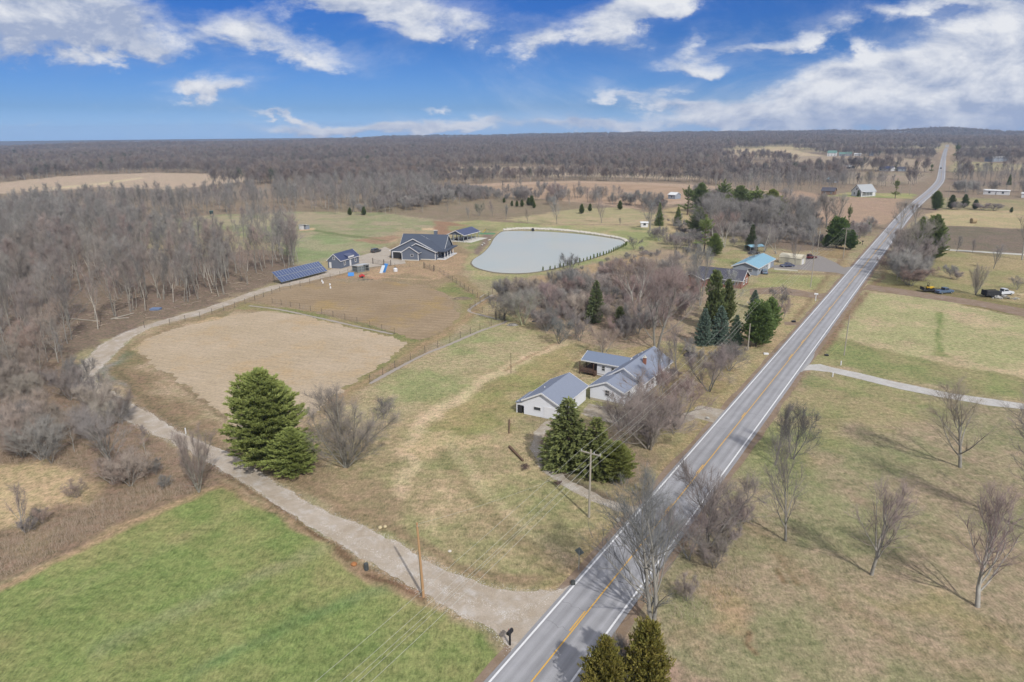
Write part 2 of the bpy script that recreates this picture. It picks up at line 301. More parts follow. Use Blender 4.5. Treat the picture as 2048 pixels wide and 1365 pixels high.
# polygons in photo pixels, colour as sunlit in the photo, edge softness (m), warp amplitude (m)
PAINT = [
 # far side general tone
 ([(-900, 300), (3000, 300), (3000, 470), (1900, 470), (1500, 470), (700, 440), (-900, 480)], (150, 132, 110), 20, 10),
 # wood floors
 ([(-900, 470), (-900, 850), (0, 740), (150, 720), (205, 680), (300, 646), (420, 612), (550, 568), (600, 548), (600, 505), (500, 500), (380, 520), (260, 480), (240, 440), (-400, 455)], (136, 118, 100), 4, 4),
 ([(-900, 850), (0, 735), (140, 720), (165, 760), (215, 810), (330, 880), (430, 930), (445, 975), (250, 1055), (0, 1168), (-900, 1500)], (146, 124, 100), 3, 3),
 ([(-200, 945), (60, 925), (150, 935), (185, 965), (170, 1000), (100, 1010), (30, 1050), (-200, 1060)], (196, 172, 128), 3, 2.5),
 ([(0, 1105), (60, 1060), (110, 1060), (60, 1110)], (150, 132, 100), 2, 2),
 # pasture behind the dark house
 ([(235, 452), (420, 430), (600, 424), (760, 425), (905, 443), (880, 470), (800, 458), (770, 495), (700, 522), (640, 540), (598, 548), (596, 515), (560, 490), (470, 470), (350, 470), (260, 490)], (160, 156, 120), 4, 4),
 ([(560, 480), (640, 470), (720, 472), (770, 480), (740, 500), (660, 520), (600, 540)], (154, 160, 116), 8, 5),
 ([(600, 455), (700, 470), (760, 476), (760, 479), (690, 474), (600, 458)], (128, 138, 92), 1.5, 1),
 ([(845, 456), (872, 456), (872, 461), (845, 461)], (210, 180, 140), 1, .5),
 ([(775, 480), (792, 474), (795, 482), (775, 486)], (205, 170, 130), 1, .5),
 ([(600, 458), (628, 456), (628, 461), (600, 462)], (205, 175, 135), 1, .5),
 ([(700, 480), (790, 470), (800, 475), (760, 490)], (165, 135, 105), 3, 3),
 ([(870, 442), (905, 444), (940, 452), (880, 475), (868, 466)], (160, 125, 95), 2, 2),
 # orchard slope north of the pond
 ([(600, 424), (700, 400), (830, 388), (1000, 388), (1200, 395), (1210, 415), (1150, 430), (1050, 442), (960, 440), (905, 443), (760, 425)], (146, 130, 106), 5, 6),
 ([(1000, 440), (1100, 425), (1160, 418), (1250, 415), (1320, 430), (1310, 448), (1250, 452), (1100, 450)], (178, 164, 124), 5, 5),
 ([(905, 443), (960, 441), (1100, 450), (1260, 452), (1330, 440), (1350, 470), (1270, 500), (1180, 530), (1090, 556), (1000, 560), (945, 560), (925, 520), (935, 500), (960, 480), (975, 465), (940, 455)], (164, 162, 112), 3, 3),
 ([(900, 452), (985, 452), (1000, 462), (975, 480), (955, 500), (930, 520), (920, 520), (940, 490), (935, 480), (900, 470)], (150, 150, 104), 3, 3),
 ([(965, 470), (990, 468), (975, 492), (955, 512), (945, 505), (962, 488)], (140, 122, 108), 1.5, 1),
 # big tan field beyond the pond
 ([(860, 384), (870, 374), (1000, 366), (1150, 362), (1300, 366), (1400, 370), (1540, 382), (1560, 400), (1480, 410), (1380, 405), (1280, 418), (1180, 408), (1000, 392)], (186, 160, 134), 3, 4),
 ([(840, 345), (930, 334), (1050, 333), (1200, 342), (1400, 352), (1400, 360), (1200, 354), (1000, 352), (850, 352)], (176, 158, 132), 4, 4),
 # left far field
 ([(-400, 372), (0, 366), (120, 353), (300, 346), (420, 348), (505, 348), (500, 362), (400, 374), (330, 380), (200, 374), (120, 382), (0, 388), (-400, 400)], (190, 168, 142), 3, 3),
 ([(100, 376), (200, 366), (280, 355), (290, 357), (205, 370), (100, 381)], (205, 188, 150), 2, 1),
 # land round the dark house and the two ploughed fields
 ([(640, 548), (700, 520), (770, 500), (800, 480), (880, 486), (905, 482), (940, 505), (935, 520), (925, 548), (955, 580), (975, 600), (930, 640), (880, 680), (800, 740), (700, 800), (640, 840), (560, 880), (480, 900), (330, 830), (200, 755), (230, 700), (330, 650), (450, 615), (560, 575)], (158, 138, 104), 2, 2),
 ([(700, 545), (790, 530), (900, 500), (938, 512), (915, 545), (880, 560), (820, 548), (760, 555)], (178, 150, 114), 3, 3),
 ([(650, 556), (700, 548), (780, 552), (760, 562), (690, 566), (640, 570)], (176, 142, 108), 2, 2),
 ([(870, 590), (905, 560), (950, 590), (960, 605), (930, 645), (880, 640)], (140, 140, 88), 3, 3),
 ([(205, 740), (260, 690), (340, 656), (460, 622), (470, 628), (360, 662), (300, 690), (270, 712), (300, 760), (400, 850), (480, 890), (440, 900), (330, 840), (200, 762)], (142, 128, 92), 2, 3),
 ([(195, 745), (250, 705), (258, 712), (215, 748), (320, 812), (420, 872), (400, 876), (300, 820)], (138, 142, 124), 1.5, 1.5),
 ([(265, 700), (300, 672), (420, 636), (475, 628), (470, 640), (380, 655), (300, 690), (290, 712)], (205, 170, 118), 2, 2),
 ([(268, 702), (298, 672), (350, 652), (420, 638), (470, 625), (530, 617), (600, 625), (700, 650), (770, 668), (825, 682), (810, 706), (760, 742), (700, 778), (650, 815), (620, 838), (560, 872), (500, 890), (450, 878), (415, 830), (350, 785), (295, 742)], (180, 160, 128), 5, 4),
 ([(310, 775), (400, 840), (480, 890), (440, 895), (330, 840), (240, 780), (255, 735)], (150, 128, 98), 3, 4),
 ([(495, 600), (560, 574), (640, 555), (760, 560), (850, 572), (905, 590), (925, 636), (880, 672), (838, 690), (790, 672), (640, 632)], (158, 140, 112), 4, 3),
 # strip between the fields, dirt track and its fence
 ([(490, 605), (640, 624), (800, 668), (880, 650), (960, 600), (985, 590), (1000, 600), (900, 665), (780, 745), (650, 820), (560, 860), (600, 820), (700, 765), (760, 720), (810, 690), (690, 655), (560, 625), (480, 615)], (146, 140, 92), 2, 2),
 # yard and meadow of the white houses
 ([(985, 600), (1060, 660), (1180, 680), (1300, 690), (1420, 690), (1500, 700), (1560, 590), (1600, 660), (1340, 990), (1140, 1170), (980, 1180), (880, 1130), (720, 1045), (600, 960), (620, 850), (700, 810), (800, 745), (940, 665)], (166, 156, 112), 2, 2),
 ([(700, 810), (900, 690), (990, 640), (1060, 670), (1090, 700), (960, 740), (880, 790), (800, 840), (700, 870)], (166, 162, 116), 5, 4),
 ([(900, 800), (1030, 740), (1130, 690), (1150, 740), (1040, 790), (1020, 850), (950, 880), (850, 880)], (158, 152, 98), 6, 4),
 ([(610, 900), (700, 950), (780, 960), (800, 1050), (860, 1120), (720, 1040), (600, 960), (500, 900)], (162, 144, 108), 4, 4),
 ([(1080, 830), (1290, 850), (1300, 960), (1200, 970), (1090, 900)], (152, 136, 106), 5, 4),
 ([(1270, 690), (1480, 700), (1440, 800), (1320, 850), (1250, 820)], (160, 146, 100), 4, 4),
 # bare dirt track through the meadow
 ([(1180, 655), (1110, 685), (1060, 705), (1010, 735), (940, 765), (880, 805), (840, 835), (815, 870), (805, 930), (785, 1000), (800, 1005), (850, 930), (842, 880), (862, 850), (905, 815), (960, 775), (1030, 740), (1090, 705), (1190, 668)], (202, 184, 142), 2.2, 1.8),
 ([(820, 865), (880, 868), (900, 880), (990, 885), (995, 900), (900, 905), (840, 920)], (190, 172, 126), 2, 4),
 ([(880, 985), (905, 985), (890, 1040), (865, 1060)], (190, 174, 130), 2, 3),
 ([(940, 990), (1130, 900), (1135, 910), (960, 1010)], (178, 168, 120), 3, 4),
 # green lawn
 ([(-900, 1500), (-300, 1290), (0, 1184), (120, 1118), (250, 1054), (400, 985), (442, 972), (520, 1018), (620, 1082), (690, 1122), (740, 1165), (800, 1195), (870, 1222), (960, 1262), (1008, 1300), (985, 1350), (940, 1500)], (142, 152, 88), 1.2, 1.2),
 ([(0, 1174), (250, 1044), (430, 972), (442, 976), (250, 1056), (0, 1186)], (176, 150, 112), 1, 1),
 ([(440, 960), (560, 1028), (700, 1108), (760, 1140), (850, 1190), (850, 1215), (740, 1170), (690, 1125), (600, 1072), (500, 1005), (436, 976)], (160, 136, 102), 1.2, 1.2),
 # banks and verges of the lane
 ([(450, 905), (520, 935), (600, 985), (700, 1035), (800, 1080), (900, 1135), (990, 1170), (1130, 1178), (1150, 1150), (960, 1140), (860, 1090), (760, 1035), (640, 975), (560, 915), (480, 890)], (156, 136, 102), 1.5, 1.5),
 # verges of the road
 ([(1120, 1190), (1350, 925), (1500, 760), (1600, 640), (1700, 525), (1690, 515), (1580, 640), (1480, 760), (1320, 930), (1090, 1180)], (168, 152, 108), 1, 1.5),
 ([(1590, 640), (1700, 500), (1690, 500), (1570, 645)], (158, 134, 102), .8, .8),
 # land east of the road
 ([(1140, 1500), (1180, 1330), (1440, 970), (1540, 840), (1620, 745), (1800, 770), (2048, 812), (3300, 950), (3300, 1900), (1140, 1900)], (158, 149, 114), 1.5, 2),
 ([(1500, 900), (1560, 800), (1625, 750), (1760, 765), (1900, 800), (1850, 850), (1700, 850), (1620, 930), (1560, 960)], (154, 151, 104), 6, 5),
 ([(1160, 1340), (1220, 1290), (1330, 1290), (1480, 1365), (1450, 1500), (1200, 1500)], (170, 146, 120), 3, 3),
 ([(1380, 1150), (1450, 1170), (1520, 1200), (1500, 1290), (1400, 1260)], (174, 152, 112), 4, 4),
 ([(1700, 1180), (1850, 1190), (2048, 1300), (2048, 1340), (1850, 1240)], (150, 146, 100), 4, 4),
 ([(1590, 735), (1640, 668), (1900, 700), (2048, 720), (2300, 750), (2300, 840), (2048, 802), (1800, 762), (1660, 735)], (150, 150, 100), 3, 4),
 ([(1650, 670), (1735, 585), (1800, 590), (1900, 600), (2048, 640), (2300, 680), (2300, 790), (2048, 755), (1840, 715)], (182, 172, 128), 2, 3),
 ([(1875, 625), (1892, 625), (1888, 660), (1880, 690), (1900, 715), (1870, 712), (1872, 680), (1880, 655)], (140, 146, 92), 1, 1),
 ([(1740, 580), (1800, 588), (1900, 603), (2048, 635), (2300, 700), (2300, 650), (2048, 600), (1800, 560), (1745, 560)], (140, 128, 84), 2, 3),
 ([(1750, 565), (1800, 510), (1850, 500), (2048, 512), (2400, 530), (2400, 620), (2048, 606), (1850, 575)], (162, 152, 106), 3, 4),
 ([(1640, 690), (1720, 590), (1728, 592), (1655, 690)], (150, 126, 98), .8, .8),
 ([(1735, 580), (1765, 548), (1772, 550), (1745, 582)], (146, 120, 92), .8, .8),
 # lawns west of the road
 ([(1500, 600), (1530, 565), (1640, 585), (1560, 690), (1490, 700)], (178, 160, 116), 2, 2),
 ([(1505, 575), (1540, 540), (1660, 548), (1640, 582), (1560, 575)], (164, 160, 108), 2, 2),
 ([(1620, 500), (1700, 490), (1690, 520), (1640, 515)], (158, 136, 96), 2, 2),
 ([(1400, 520), (1470, 500), (1500, 505), (1450, 560), (1400, 570)], (156, 152, 104), 3, 3),
 ([(1330, 420), (1375, 410), (1380, 440), (1350, 470), (1330, 470)], (184, 164, 118), 3, 3),
 ([(1480, 430), (1640, 440), (1660, 500), (1600, 505), (1500, 490)], (134, 118, 100), 4, 4),
 ([(1540, 425), (1600, 428), (1640, 435), (1610, 442), (1560, 436)], (150, 145, 145), 2, 2),
 # centre thicket floor
 ([(985, 602), (1020, 560), (1080, 552), (1200, 525), (1330, 495), (1420, 520), (1420, 600), (1400, 680), (1290, 695), (1180, 690), (1080, 665)], (164, 146, 118), 3, 4),
 ([(1060, 560), (1200, 528), (1280, 510), (1330, 520), (1280, 545), (1160, 575)], (178, 152, 112), 3, 4),
 # fields by the road further off
 ([(1490, 388), (1600, 382), (1650, 392), (1800, 397), (1815, 410), (1780, 448), (1700, 452), (1640, 445), (1560, 425), (1500, 405)], (176, 148, 122), 3, 3),
 ([(1640, 392), (1700, 385), (1830, 388), (1828, 398), (1760, 396)], (166, 164, 106), 2, 2),
 ([(1800, 460), (1850, 430), (1890, 418), (2048, 422), (2500, 430), (2500, 475), (2048, 458), (1900, 452)], (184, 168, 124), 3, 3),
 ([(1800, 465), (1900, 453), (2048, 459), (2500, 478), (2500, 540), (2048, 508), (1860, 495)], (128, 116, 98), 3, 3),
 ([(1880, 420), (1880, 395), (2048, 400), (2500, 405), (2500, 430), (2048, 422)], (158, 148, 108), 4, 4),
 ([(1900, 360), (2048, 362), (2300, 370), (2300, 382), (2048, 378), (1900, 374)], (142, 124, 108), 3, 4),
 ([(1905, 322), (2048, 330), (2300, 340), (2300, 352), (2048, 340), (1900, 345)], (168, 158, 116), 5, 4),
 ([(1463, 299), (1560, 296), (1660, 313), (1600, 316), (1480, 312)], (196, 176, 138), 6, 5),
 ([(1560, 313), (1650, 312), (1800, 316), (1868, 322), (1855, 342), (1760, 340), (1600, 332)], (172, 154, 128), 5, 5),
 ([(1505, 328), (1660, 334), (1660, 345), (1510, 342)], (180, 162, 132), 5, 5),
 ([(1690, 344), (1862, 346), (1850, 364), (1790, 372), (1680, 368)], (160, 144, 122), 5, 5),
 ([(1530, 294), (1668, 293), (1668, 298), (1530, 300)], (186, 172, 124), 8, 5),
 ([(1880, 300), (1905, 290), (1915, 300), (1900, 330), (1885, 340)], (170, 146, 112), 5, 5),
]
# roughly distance-proportional grid so the soil keeps its detail near by
rr = [24.0]
while rr[-1] < 420: rr.append(rr[-1] * 1.0042)
while rr[-1] < 1500: rr.append(rr[-1] * 1.009)
while rr[-1] < 14000: rr.append(rr[-1] * 1.03)
rr = np.array([0.5, 8, 16] + rr)
aa = np.radians(np.concatenate([np.linspace(-180, -50, 27)[:-1], np.linspace(-50, 50, 420), np.linspace(50, 180, 27)[1:-1]]))
nr, na = len(rr), len(aa)
GX = np.outer(rr, np.sin(aa)).ravel(); GY = np.outer(rr, np.cos(aa)).ravel(); GZ = terr(GX, GY)
def _srgb(c): return np.array([lin(t) / KEXP for t in c])
_wx = (fbm(GX / 5, GY / 5, 1, 4) - .5); _wy = (fbm(GX / 5, GY / 5, 2, 4) - .5)
_fx = (fbm(GX / 40, GY / 40, 3, 3) - .5); _fy = (fbm(GX / 40, GY / 40, 4, 3) - .5)
GC = np.tile(_srgb(DRY), (len(GX), 1))
for poly, c, soft, warp in PAINT:
    pw = W2(poly); xs = [p[0] for p in pw]; ys_ = [p[1] for p in pw]; mgn = soft + 3 * warp + 2
    near = (GX > min(xs) - mgn) & (GX < max(xs) + mgn) & (GY > min(ys_) - mgn) & (GY < max(ys_) + mgn)
    idx = np.nonzero(near)[0]
    if not len(idx): continue
    x = GX[idx] + _wx[idx] * warp * 2.2 + _fx[idx] * warp; y = GY[idx] + _wy[idx] * warp * 2.2 + _fy[idx] * warp
    d = pdist(x, y, pw); d = np.where(inpoly(x, y, pw), d, -d)
    w = np.clip(d / soft + 0.5, 0, 1); w = (w * w * (3 - 2 * w))[:, None]
    GC[idx] = GC[idx] * (1 - w) + _srgb(c) * w
_r = np.hypot(GX, GY); _w = np.clip((_r - 3300) / 500, 0, 1)[:, None]; GC = GC * (1 - _w) + _srgb((92, 90, 92)) * _w
# ditches and tyre tracks: lines in photo pixels, width m
TRACKS = [
 ([(985, 592), (960, 610), (925, 645), (880, 672), (830, 700), (780, 735), (720, 770), (660, 805), (600, 830)], 1.5, (174, 144, 108)),
 ([(905, 548), (930, 560), (955, 580), (975, 598)], 1.4, (158, 138, 98)), ([(900, 552), (925, 566), (948, 586), (960, 600)], .8, (160, 138, 96)),
 ([(450, 952), (520, 992), (600, 1048), (660, 1092), (700, 1118)], .5, (120, 92, 66)), ([(740, 1150), (790, 1170), (838, 1195)], .5, (118, 90, 66)),
 ([(1700, 505), (1660, 545), (1620, 600), (1590, 640)], .9, (138, 114, 86)),
 ([(1500, 900), (1480, 915), (1440, 970)], .6, (132, 104, 84)), ([(1617, 740), (1560, 805), (1500, 890), (1450, 960), (1400, 1025)], .45, (140, 112, 92)),
 ([(1735, 585), (1700, 630), (1665, 680), (1640, 710)], .9, (138, 110, 86)),
 ([(1330, 975), (1240, 1085), (1160, 1170)], .4, (140, 118, 92)),
 ([(1500, 1265), (1495, 1290), (1520, 1310)], .4, (128, 104, 70)), ([(1560, 1110), (1590, 1150), (1595, 1170)], .5, (126, 102, 68)), ([(1560, 1140), (1568, 1165)], .5, (126, 102, 68)),
 ([(1010, 742), (1085, 700), (1160, 662)], .6, (160, 132, 96)), ([(1180, 690), (1100, 760), (1050, 775), (1020, 770)], .5, (146, 132, 90)),
 ([(620, 470), (700, 472), (770, 482)], 1.2, (130, 138, 92)), ([(880, 474), (910, 462), (935, 450)], 1.0, (165, 128, 96)),
 ([(1050, 448), (1200, 450), (1300, 448), (1340, 438)], .8, (128, 104, 86)),
 ([(690, 548), (780, 556), (860, 560), (910, 548)], 1.2, (190, 160, 124)),
 ([(300, 705), (330, 745), (400, 800), (470, 850)], 1.0, (140, 124, 92)), ([(420, 880), (330, 830), (262, 775), (235, 738), (262, 700)], .8, (128, 116, 84)),
 ([(1720, 1000), (1850, 1060), (2040, 1130)], 1.2, (148, 134, 104)), ([(1500, 1050), (1640, 1180), (1800, 1290), (2000, 1365)], 1.6, (152, 140, 104)), ([(880, 900), (940, 980), (1040, 1080), (1100, 1140)], 1.3, (148, 140, 98)), ([(900, 890), (965, 975), (1070, 1070), (1130, 1120)], 1.0, (184, 170, 128)), ([(100, 1200), (350, 1090), (470, 1020)], 1.2, (152, 154, 98)), ([(200, 1300), (480, 1170), (640, 1100)], 1.4, (152, 156, 106)), ([(400, 1340), (600, 1240), (760, 1180)], 1.2, (124, 144, 86)),
 ([(1088, 872), (1092, 905), (1120, 945), (1165, 975), (1215, 998)], 1.3, (112, 98, 84)),
 ([(1100, 800), (1140, 795)], 3, (150, 140, 120)), ([(1690, 548), (1600, 548), (1520, 545)], 2.2, (140, 124, 100)),
]
for ln_, wd, c in TRACKS:
    pw = W2(ln_); xs = [p[0] for p in pw]; ys_ = [p[1] for p in pw]
    idx = np.nonzero((GX > min(xs) - 4) & (GX < max(xs) + 4) & (GY > min(ys_) - 4) & (GY < max(ys_) + 4))[0]
    if not len(idx): continue
    d = pdist(GX[idx] + _wx[idx] * 1.6, GY[idx] + _wy[idx] * 1.6, pw, False)
    w = np.clip(1.25 - d / wd, 0, 1)[:, None] * (0.55 + 0.45 * vnoise(GX[idx] * .6, GY[idx] * .6, 9))[:, None]
    GC[idx] = GC[idx] * (1 - w) + _srgb(c) * w
# tyre tracks across the pond bank are shallow; patchy mottling of the turf itself (dead and living grass)
_m = fbm(GX / 9, GY / 9, 21, 5, .6); _m2 = fbm(GX / 30 + GY / 60, GY / 30, 22, 4)
grn = np.array([0.86, 0.97, 0.80]); tan = np.array([1.17, 1.03, 1.12])
k = np.clip((_m * .65 + _m2 * .35 - .5) * 6 + .5, 0, 1)[:, None]
isgreen = np.clip((GC[:, 1] / (GC[:, 0] + 1e-4) - .72) * 5, 0.12, 1.0)[:, None]
GC *= 1 + (grn * (1 - k) + tan * k - 1) * isgreen
GC *= (0.90 + .2 * fbm(GX / 2.2, GY / 2.2, 31, 4, .6))[:, None]
F = (np.arange(nr - 1)[:, None] * na + np.arange(na)[None, :]); nx_ = (np.arange(na) + 1) % na
F2 = (np.arange(nr - 1)[:, None] * na + nx_[None, :])
quads = np.stack([F, F2, F2 + na, F + na], -1).reshape(-1, 4)[:, ::-1]
GZ2 = GZ.copy()
gcol = np.concatenate([GC, np.ones((len(GC), 1))], 1).astype(np.float32)
def soil_material(name, mode='turf'):
    m_ = bpy.data.materials.new(name); m_.use_nodes = True; N = NT(m_.node_tree); b = m_.node_tree.nodes['Principled BSDF']
    t = N.n('ShaderNodeTexCoord').outputs['Object']
    at_ = N.n('ShaderNodeAttribute', attribute_name='col')
    mp = N.n('ShaderNodeMapping', i={0: t, 'Rotation': (0, 0, R_(-32)), 'Scale': (1, .33, 1)}).outputs[0]
    a = N.noise(mp, 4.2, 4, .8); b1 = N.noise(t, 1.1, 6, .74); c1 = N.noise(t, 0.16, 4, .6)
    s = N.m('ADD', N.m('MULTIPLY', a, 1.5), N.m('ADD', N.m('MULTIPLY', b1, 1.5), N.m('MULTIPLY', c1, .45)))
    val = N.mr(s, 1.25, 2.2, 0.40, 1.66)
    base = N.mix(1.0, at_.outputs['Color'], N.n('ShaderNodeCombineColor', i={0: val, 1: val, 2: val}).outputs[0], 'MULTIPLY')
    hue = N.mr(N.noise(t, 0.55, 5, .7), .38, .62)
    base = N.mix(1.0, base, N.mix(hue, (.93, 1.0, .90), (1.09, 1.0, 1.06)), 'MULTIPLY')
    sp_ = N.noise(t, 2.3, 2, .9); base = N.mix(N.mr(sp_, .56, .72, 0, .55), base, N.mix(1.0, at_.outputs['Color'], (1.35, 1.25, 1.35), 'MULTIPLY')); base = N.mix(N.mr(sp_, .44, .28, 0, .5), base, N.mix(1.0, at_.outputs['Color'], (.55, .56, .5), 'MULTIPLY'))
    base = N.n('ShaderNodeHueSaturation', i={'Saturation': .88, 'Color': base}).outputs[0]
    N.set(b.inputs['Base Color'], base); N.set(b.inputs['Roughness'], .95); N.set(b.inputs['Specular IOR Level'], .12)
    bp = N.n('ShaderNodeBump', i={'Strength': .7, 'Distance': .3, 'Height': N.m('ADD', N.m('MULTIPLY', a, .4), b1)})
    N.set(b.inputs['Normal'], bp.outputs[0]); return m_
M_SOIL = soil_material('soil_and_turf')
ground = np_mesh('ground', np.stack([GX, GY, GZ2], 1), [quads], M_SOIL); tag(ground, kind='structure')
ca = ground.data.color_attributes.new('col', 'FLOAT_COLOR', 'POINT'); ca.data.foreach_set('color', gcol.ravel())
ground.data.polygons.foreach_set('use_smooth', [True] * len(quads))
print('ground verts', len(GX))
# ------------------------------------------------------------------ sheets lying on the ground
def sheet(name, poly, z, m_, jit=0.0, step=1.2, parent=None, kind='structure', pre=None, world=False, seed=1):
    pw = poly if world else W2(poly); out = []; n = len(pw); rnd = random.Random(seed)
    for k in range(n):
        p = np.array(pw[k]); q = np.array(pw[(k + 1) % n]); L = np.hypot(*(q - p)); ns = max(1, int(L / step)) if jit else 1
        nrm = np.array([-(q - p)[1], (q - p)[0]]) / (L + 1e-9)
        for j in range(ns):
            r = p + (q - p) * j / ns
            if jit: r = r + nrm * (float(fbm(r[0] / 2.5, r[1] / 2.5, seed, 4)) - .5) * 2 * jit + nrm * rnd.uniform(-.22, .22) * jit
            out.append((float(r[0]), float(r[1])))
    vs = [Vector((x, y, float(terr(x, y)) + z)) for x, y in out]
    tris = tessellate_polygon([vs])
    fs = []
    for t in tris:
        a, b, c = (vs[i] for i in t)
        fs.append(tuple(t) if (b - a).cross(c - a).z > 0 else tuple(reversed(t)))
    o = mesh_obj(name, vs, fs, m_, parent)
    if kind and not parent: o['kind'] = kind
    elif kind: o['kind'] = kind
    return o
def field_material(name, c1, c2, rowdir, period, rowamt=.35, c3=None):
    m_ = bpy.data.materials.new(name); m_.use_nodes = True; N = NT(m_.node_tree); b = m_.node_tree.nodes['Principled BSDF']
    t = N.n('ShaderNodeTexCoord').outputs['Object']
    r = N.n('ShaderNodeMapping', vector_type='POINT', i={0: t, 'Rotation': (0, 0, -rowdir)}).outputs[0]
    wob = N.m('MULTIPLY', N.m('SUBTRACT', N.noise(t, .05, 2), .5), 5.0)
    y = N.m('ADD', N.n('ShaderNodeSeparateXYZ', i={0: r}).outputs[1], wob)
    w = N.m('SINE', N.m('MULTIPLY', y, 6.2832 / period))
    w2 = N.m('SINE', N.m('MULTIPLY', y, 6.2832 / (period * 4.7)))
    rs = N.n('ShaderNodeMapping', i={0: r, 'Scale': (.12, 1.2, 1)}).outputs[0]
    streak = N.noise(rs, 1.6, 4, .7); br = N.noise(t, 1.6, 4, .75); big = N.noise(t, .045, 4, .65)
    rowk = N.mr(N.noise(t, .08, 3), .35, .6, .25, 1.0)
    val = N.m('ADD', N.m('MULTIPLY', N.m('MULTIPLY', w, rowk), rowamt * .5), N.m('ADD', N.m('MULTIPLY', w2, rowamt * .05), N.m('ADD', N.m('MULTIPLY', N.m('SUBTRACT', streak, .5), .7), N.m('MULTIPLY', N.m('SUBTRACT', br, .5), 1.1))))
    cc = N.mix(N.mr(big, .38, .62), c1, c2)
    if c3: cc = N.mix(N.mr(N.noise(N.n('ShaderNodeVectorMath', operation='ADD', i={0: t, 1: (31, 7, 3)}).outputs[0], .07, 5, .7), .52, .66), cc, c3)
    vv = N.m('ADD', val, 1.0)
    cc = N.mix(1.0, cc, N.n('ShaderNodeCombineColor', i={0: vv, 1: vv, 2: vv}).outputs[0], 'MULTIPLY')
    N.set(b.inputs['Base Color'], cc); N.set(b.inputs['Roughness'], .95); N.set(b.inputs['Specular IOR Level'], .1)
    bp = N.n('ShaderNodeBump', i={'Strength': .5, 'Distance': .2, 'Height': N.m('ADD', N.m('MULTIPLY', w, .06), br)})
    N.set(b.inputs['Normal'], bp.outputs[0]); return m_
_a = at(330, 700); _b = at(700, 752); rowA = math.atan2(_b.y - _a.y, _b.x - _a.x)
_a = at(560, 600); _b = at(860, 620); rowB = math.atan2(_b.y - _a.y, _b.x - _a.x)
FA = [(275, 700), (300, 675), (350, 658), (420, 645), (470, 630), (530, 622), (600, 630), (700, 655), (770, 672), (815, 684), (800, 705), (750, 738), (700, 770), (650, 806), (620, 830), (560, 862), (500, 880), (470, 850), (425, 812), (370, 770), (315, 735)]
sheet('stubble_field', FA, .02, field_material('stubble', C(198, 180, 156), C(188, 170, 144), rowA, 2.2, .05, C(194, 170, 136)), 1.5, .5)
FB_ = [(500, 600), (560, 577), (640, 558), (700, 566), (760, 562), (840, 572), (890, 585), (902, 600), (918, 635), (900, 655), (870, 668), (838, 684), (800, 668), (740, 650), (640, 628), (560, 612)]
sheet('ploughed_field', FB_, .02, field_material('tilled_soil', C(170, 150, 124), C(158, 138, 112), rowB, 2.4, .17, C(172, 148, 106)), 1.4, .5)
FC_ = [(868, 382), (1000, 372), (1150, 366), (1290, 370), (1375, 376), (1370, 400), (1290, 412), (1180, 405), (1020, 392)]
sheet('far_tan_field', FC_, .05, field_material('tan_stubble', C(188, 162, 138), C(176, 150, 124), R_(12), 9.0, .10), 3, 4)
# ------------------------------------------------------------------ gravel lane and driveways
def gravel_material(name, c1, c2, c3, tracks=True):
    m_ = bpy.data.materials.new(name); m_.use_nodes = True; N = NT(m_.node_tree); b = m_.node_tree.nodes['Principled BSDF']
    t = N.n('ShaderNodeTexCoord').outputs['Object']
    big = N.noise(t, .22, 5, .7, .6); f = N.noise(t, 9.0, 3, .75); md = N.noise(t, 1.3, 4, .7)
    cc = N.mix(N.mr(big, .36, .6), c1, c2)
    cc = N.mix(N.m('MULTIPLY', N.mr(N.noise(t, .5, 5, .72, .4), .50, .70), .6), cc, c3)
    vv = N.m('ADD', .45, N.m('ADD', N.m('MULTIPLY', f, .75), N.m('MULTIPLY', md, .35)))
    cc = N.mix(1.0, cc, N.n('ShaderNodeCombineColor', i={0: vv, 1: vv, 2: vv}).outputs[0], 'MULTIPLY')
    N.set(b.inputs['Base Color'], cc); N.set(b.inputs['Roughness'], .95); N.set(b.inputs['Specular IOR Level'], .15)
    bp = N.n('ShaderNodeBump', i={'Strength': .5, 'Distance': .08, 'Height': f}); N.set(b.inputs['Normal'], bp.outputs[0]); return m_
M_GRAV = gravel_material('gravel', C(198, 186, 172), C(182, 168, 150), C(216, 212, 208))
M_GRAV2 = gravel_material('grey_gravel', C(188, 180, 168), C(168, 154, 134), C(214, 210, 204))
M_DIRT = gravel_material('dirt_track', C(158, 138, 122), C(144, 124, 104), C(170, 158, 148))
M_CONC = gravel_material('concrete_apron', C(196, 186, 172), C(184, 172, 158), C(206, 200, 192))
UP = [(1152, 1160), (1128, 1180), (1062, 1186), (985, 1176), (900, 1145), (850, 1120), (790, 1085), (730, 1055), (640, 1020), (580, 985), (520, 945), (470, 912), (410, 888), (350, 860), (310, 832), (270, 812), (235, 788), (195, 764), (190, 750), (204, 735), (230, 708), (262, 676), (300, 656), (340, 645), (400, 631), (450, 614), (510, 592), (560, 576), (620, 563), (680, 549), (705, 543)]
LO = [(700, 520), (680, 530), (640, 549), (620, 556), (560, 567), (500, 585), (450, 604), (400, 620), (340, 636), (290, 651), (245, 667), (200, 692), (165, 727), (153, 745), (165, 765), (200, 800), (250, 840), (300, 865), (350, 887), (400, 917), (450, 945), (500, 972), (560, 1014), (650, 1072), (730, 1120), (800, 1162), (870, 1203), (930, 1235), (980, 1260), (1010, 1290), (1030, 1315), (1060, 1280)]
sheet('gravel_lane', UP + LO, .03, M_GRAV, .55, .5)
sheet('concrete_apron', [(698, 522), (722, 512), (745, 505), (770, 494), (782, 500), (779, 517), (809, 521), (812, 528), (770, 532), (735, 536), (700, 545)], .05, M_CONC, .15, 1.0)
sheet('pavilion_driveway', [(852, 468), (875, 472), (897, 474), (900, 486), (870, 482), (852, 478)], .05, M_CONC, .2)
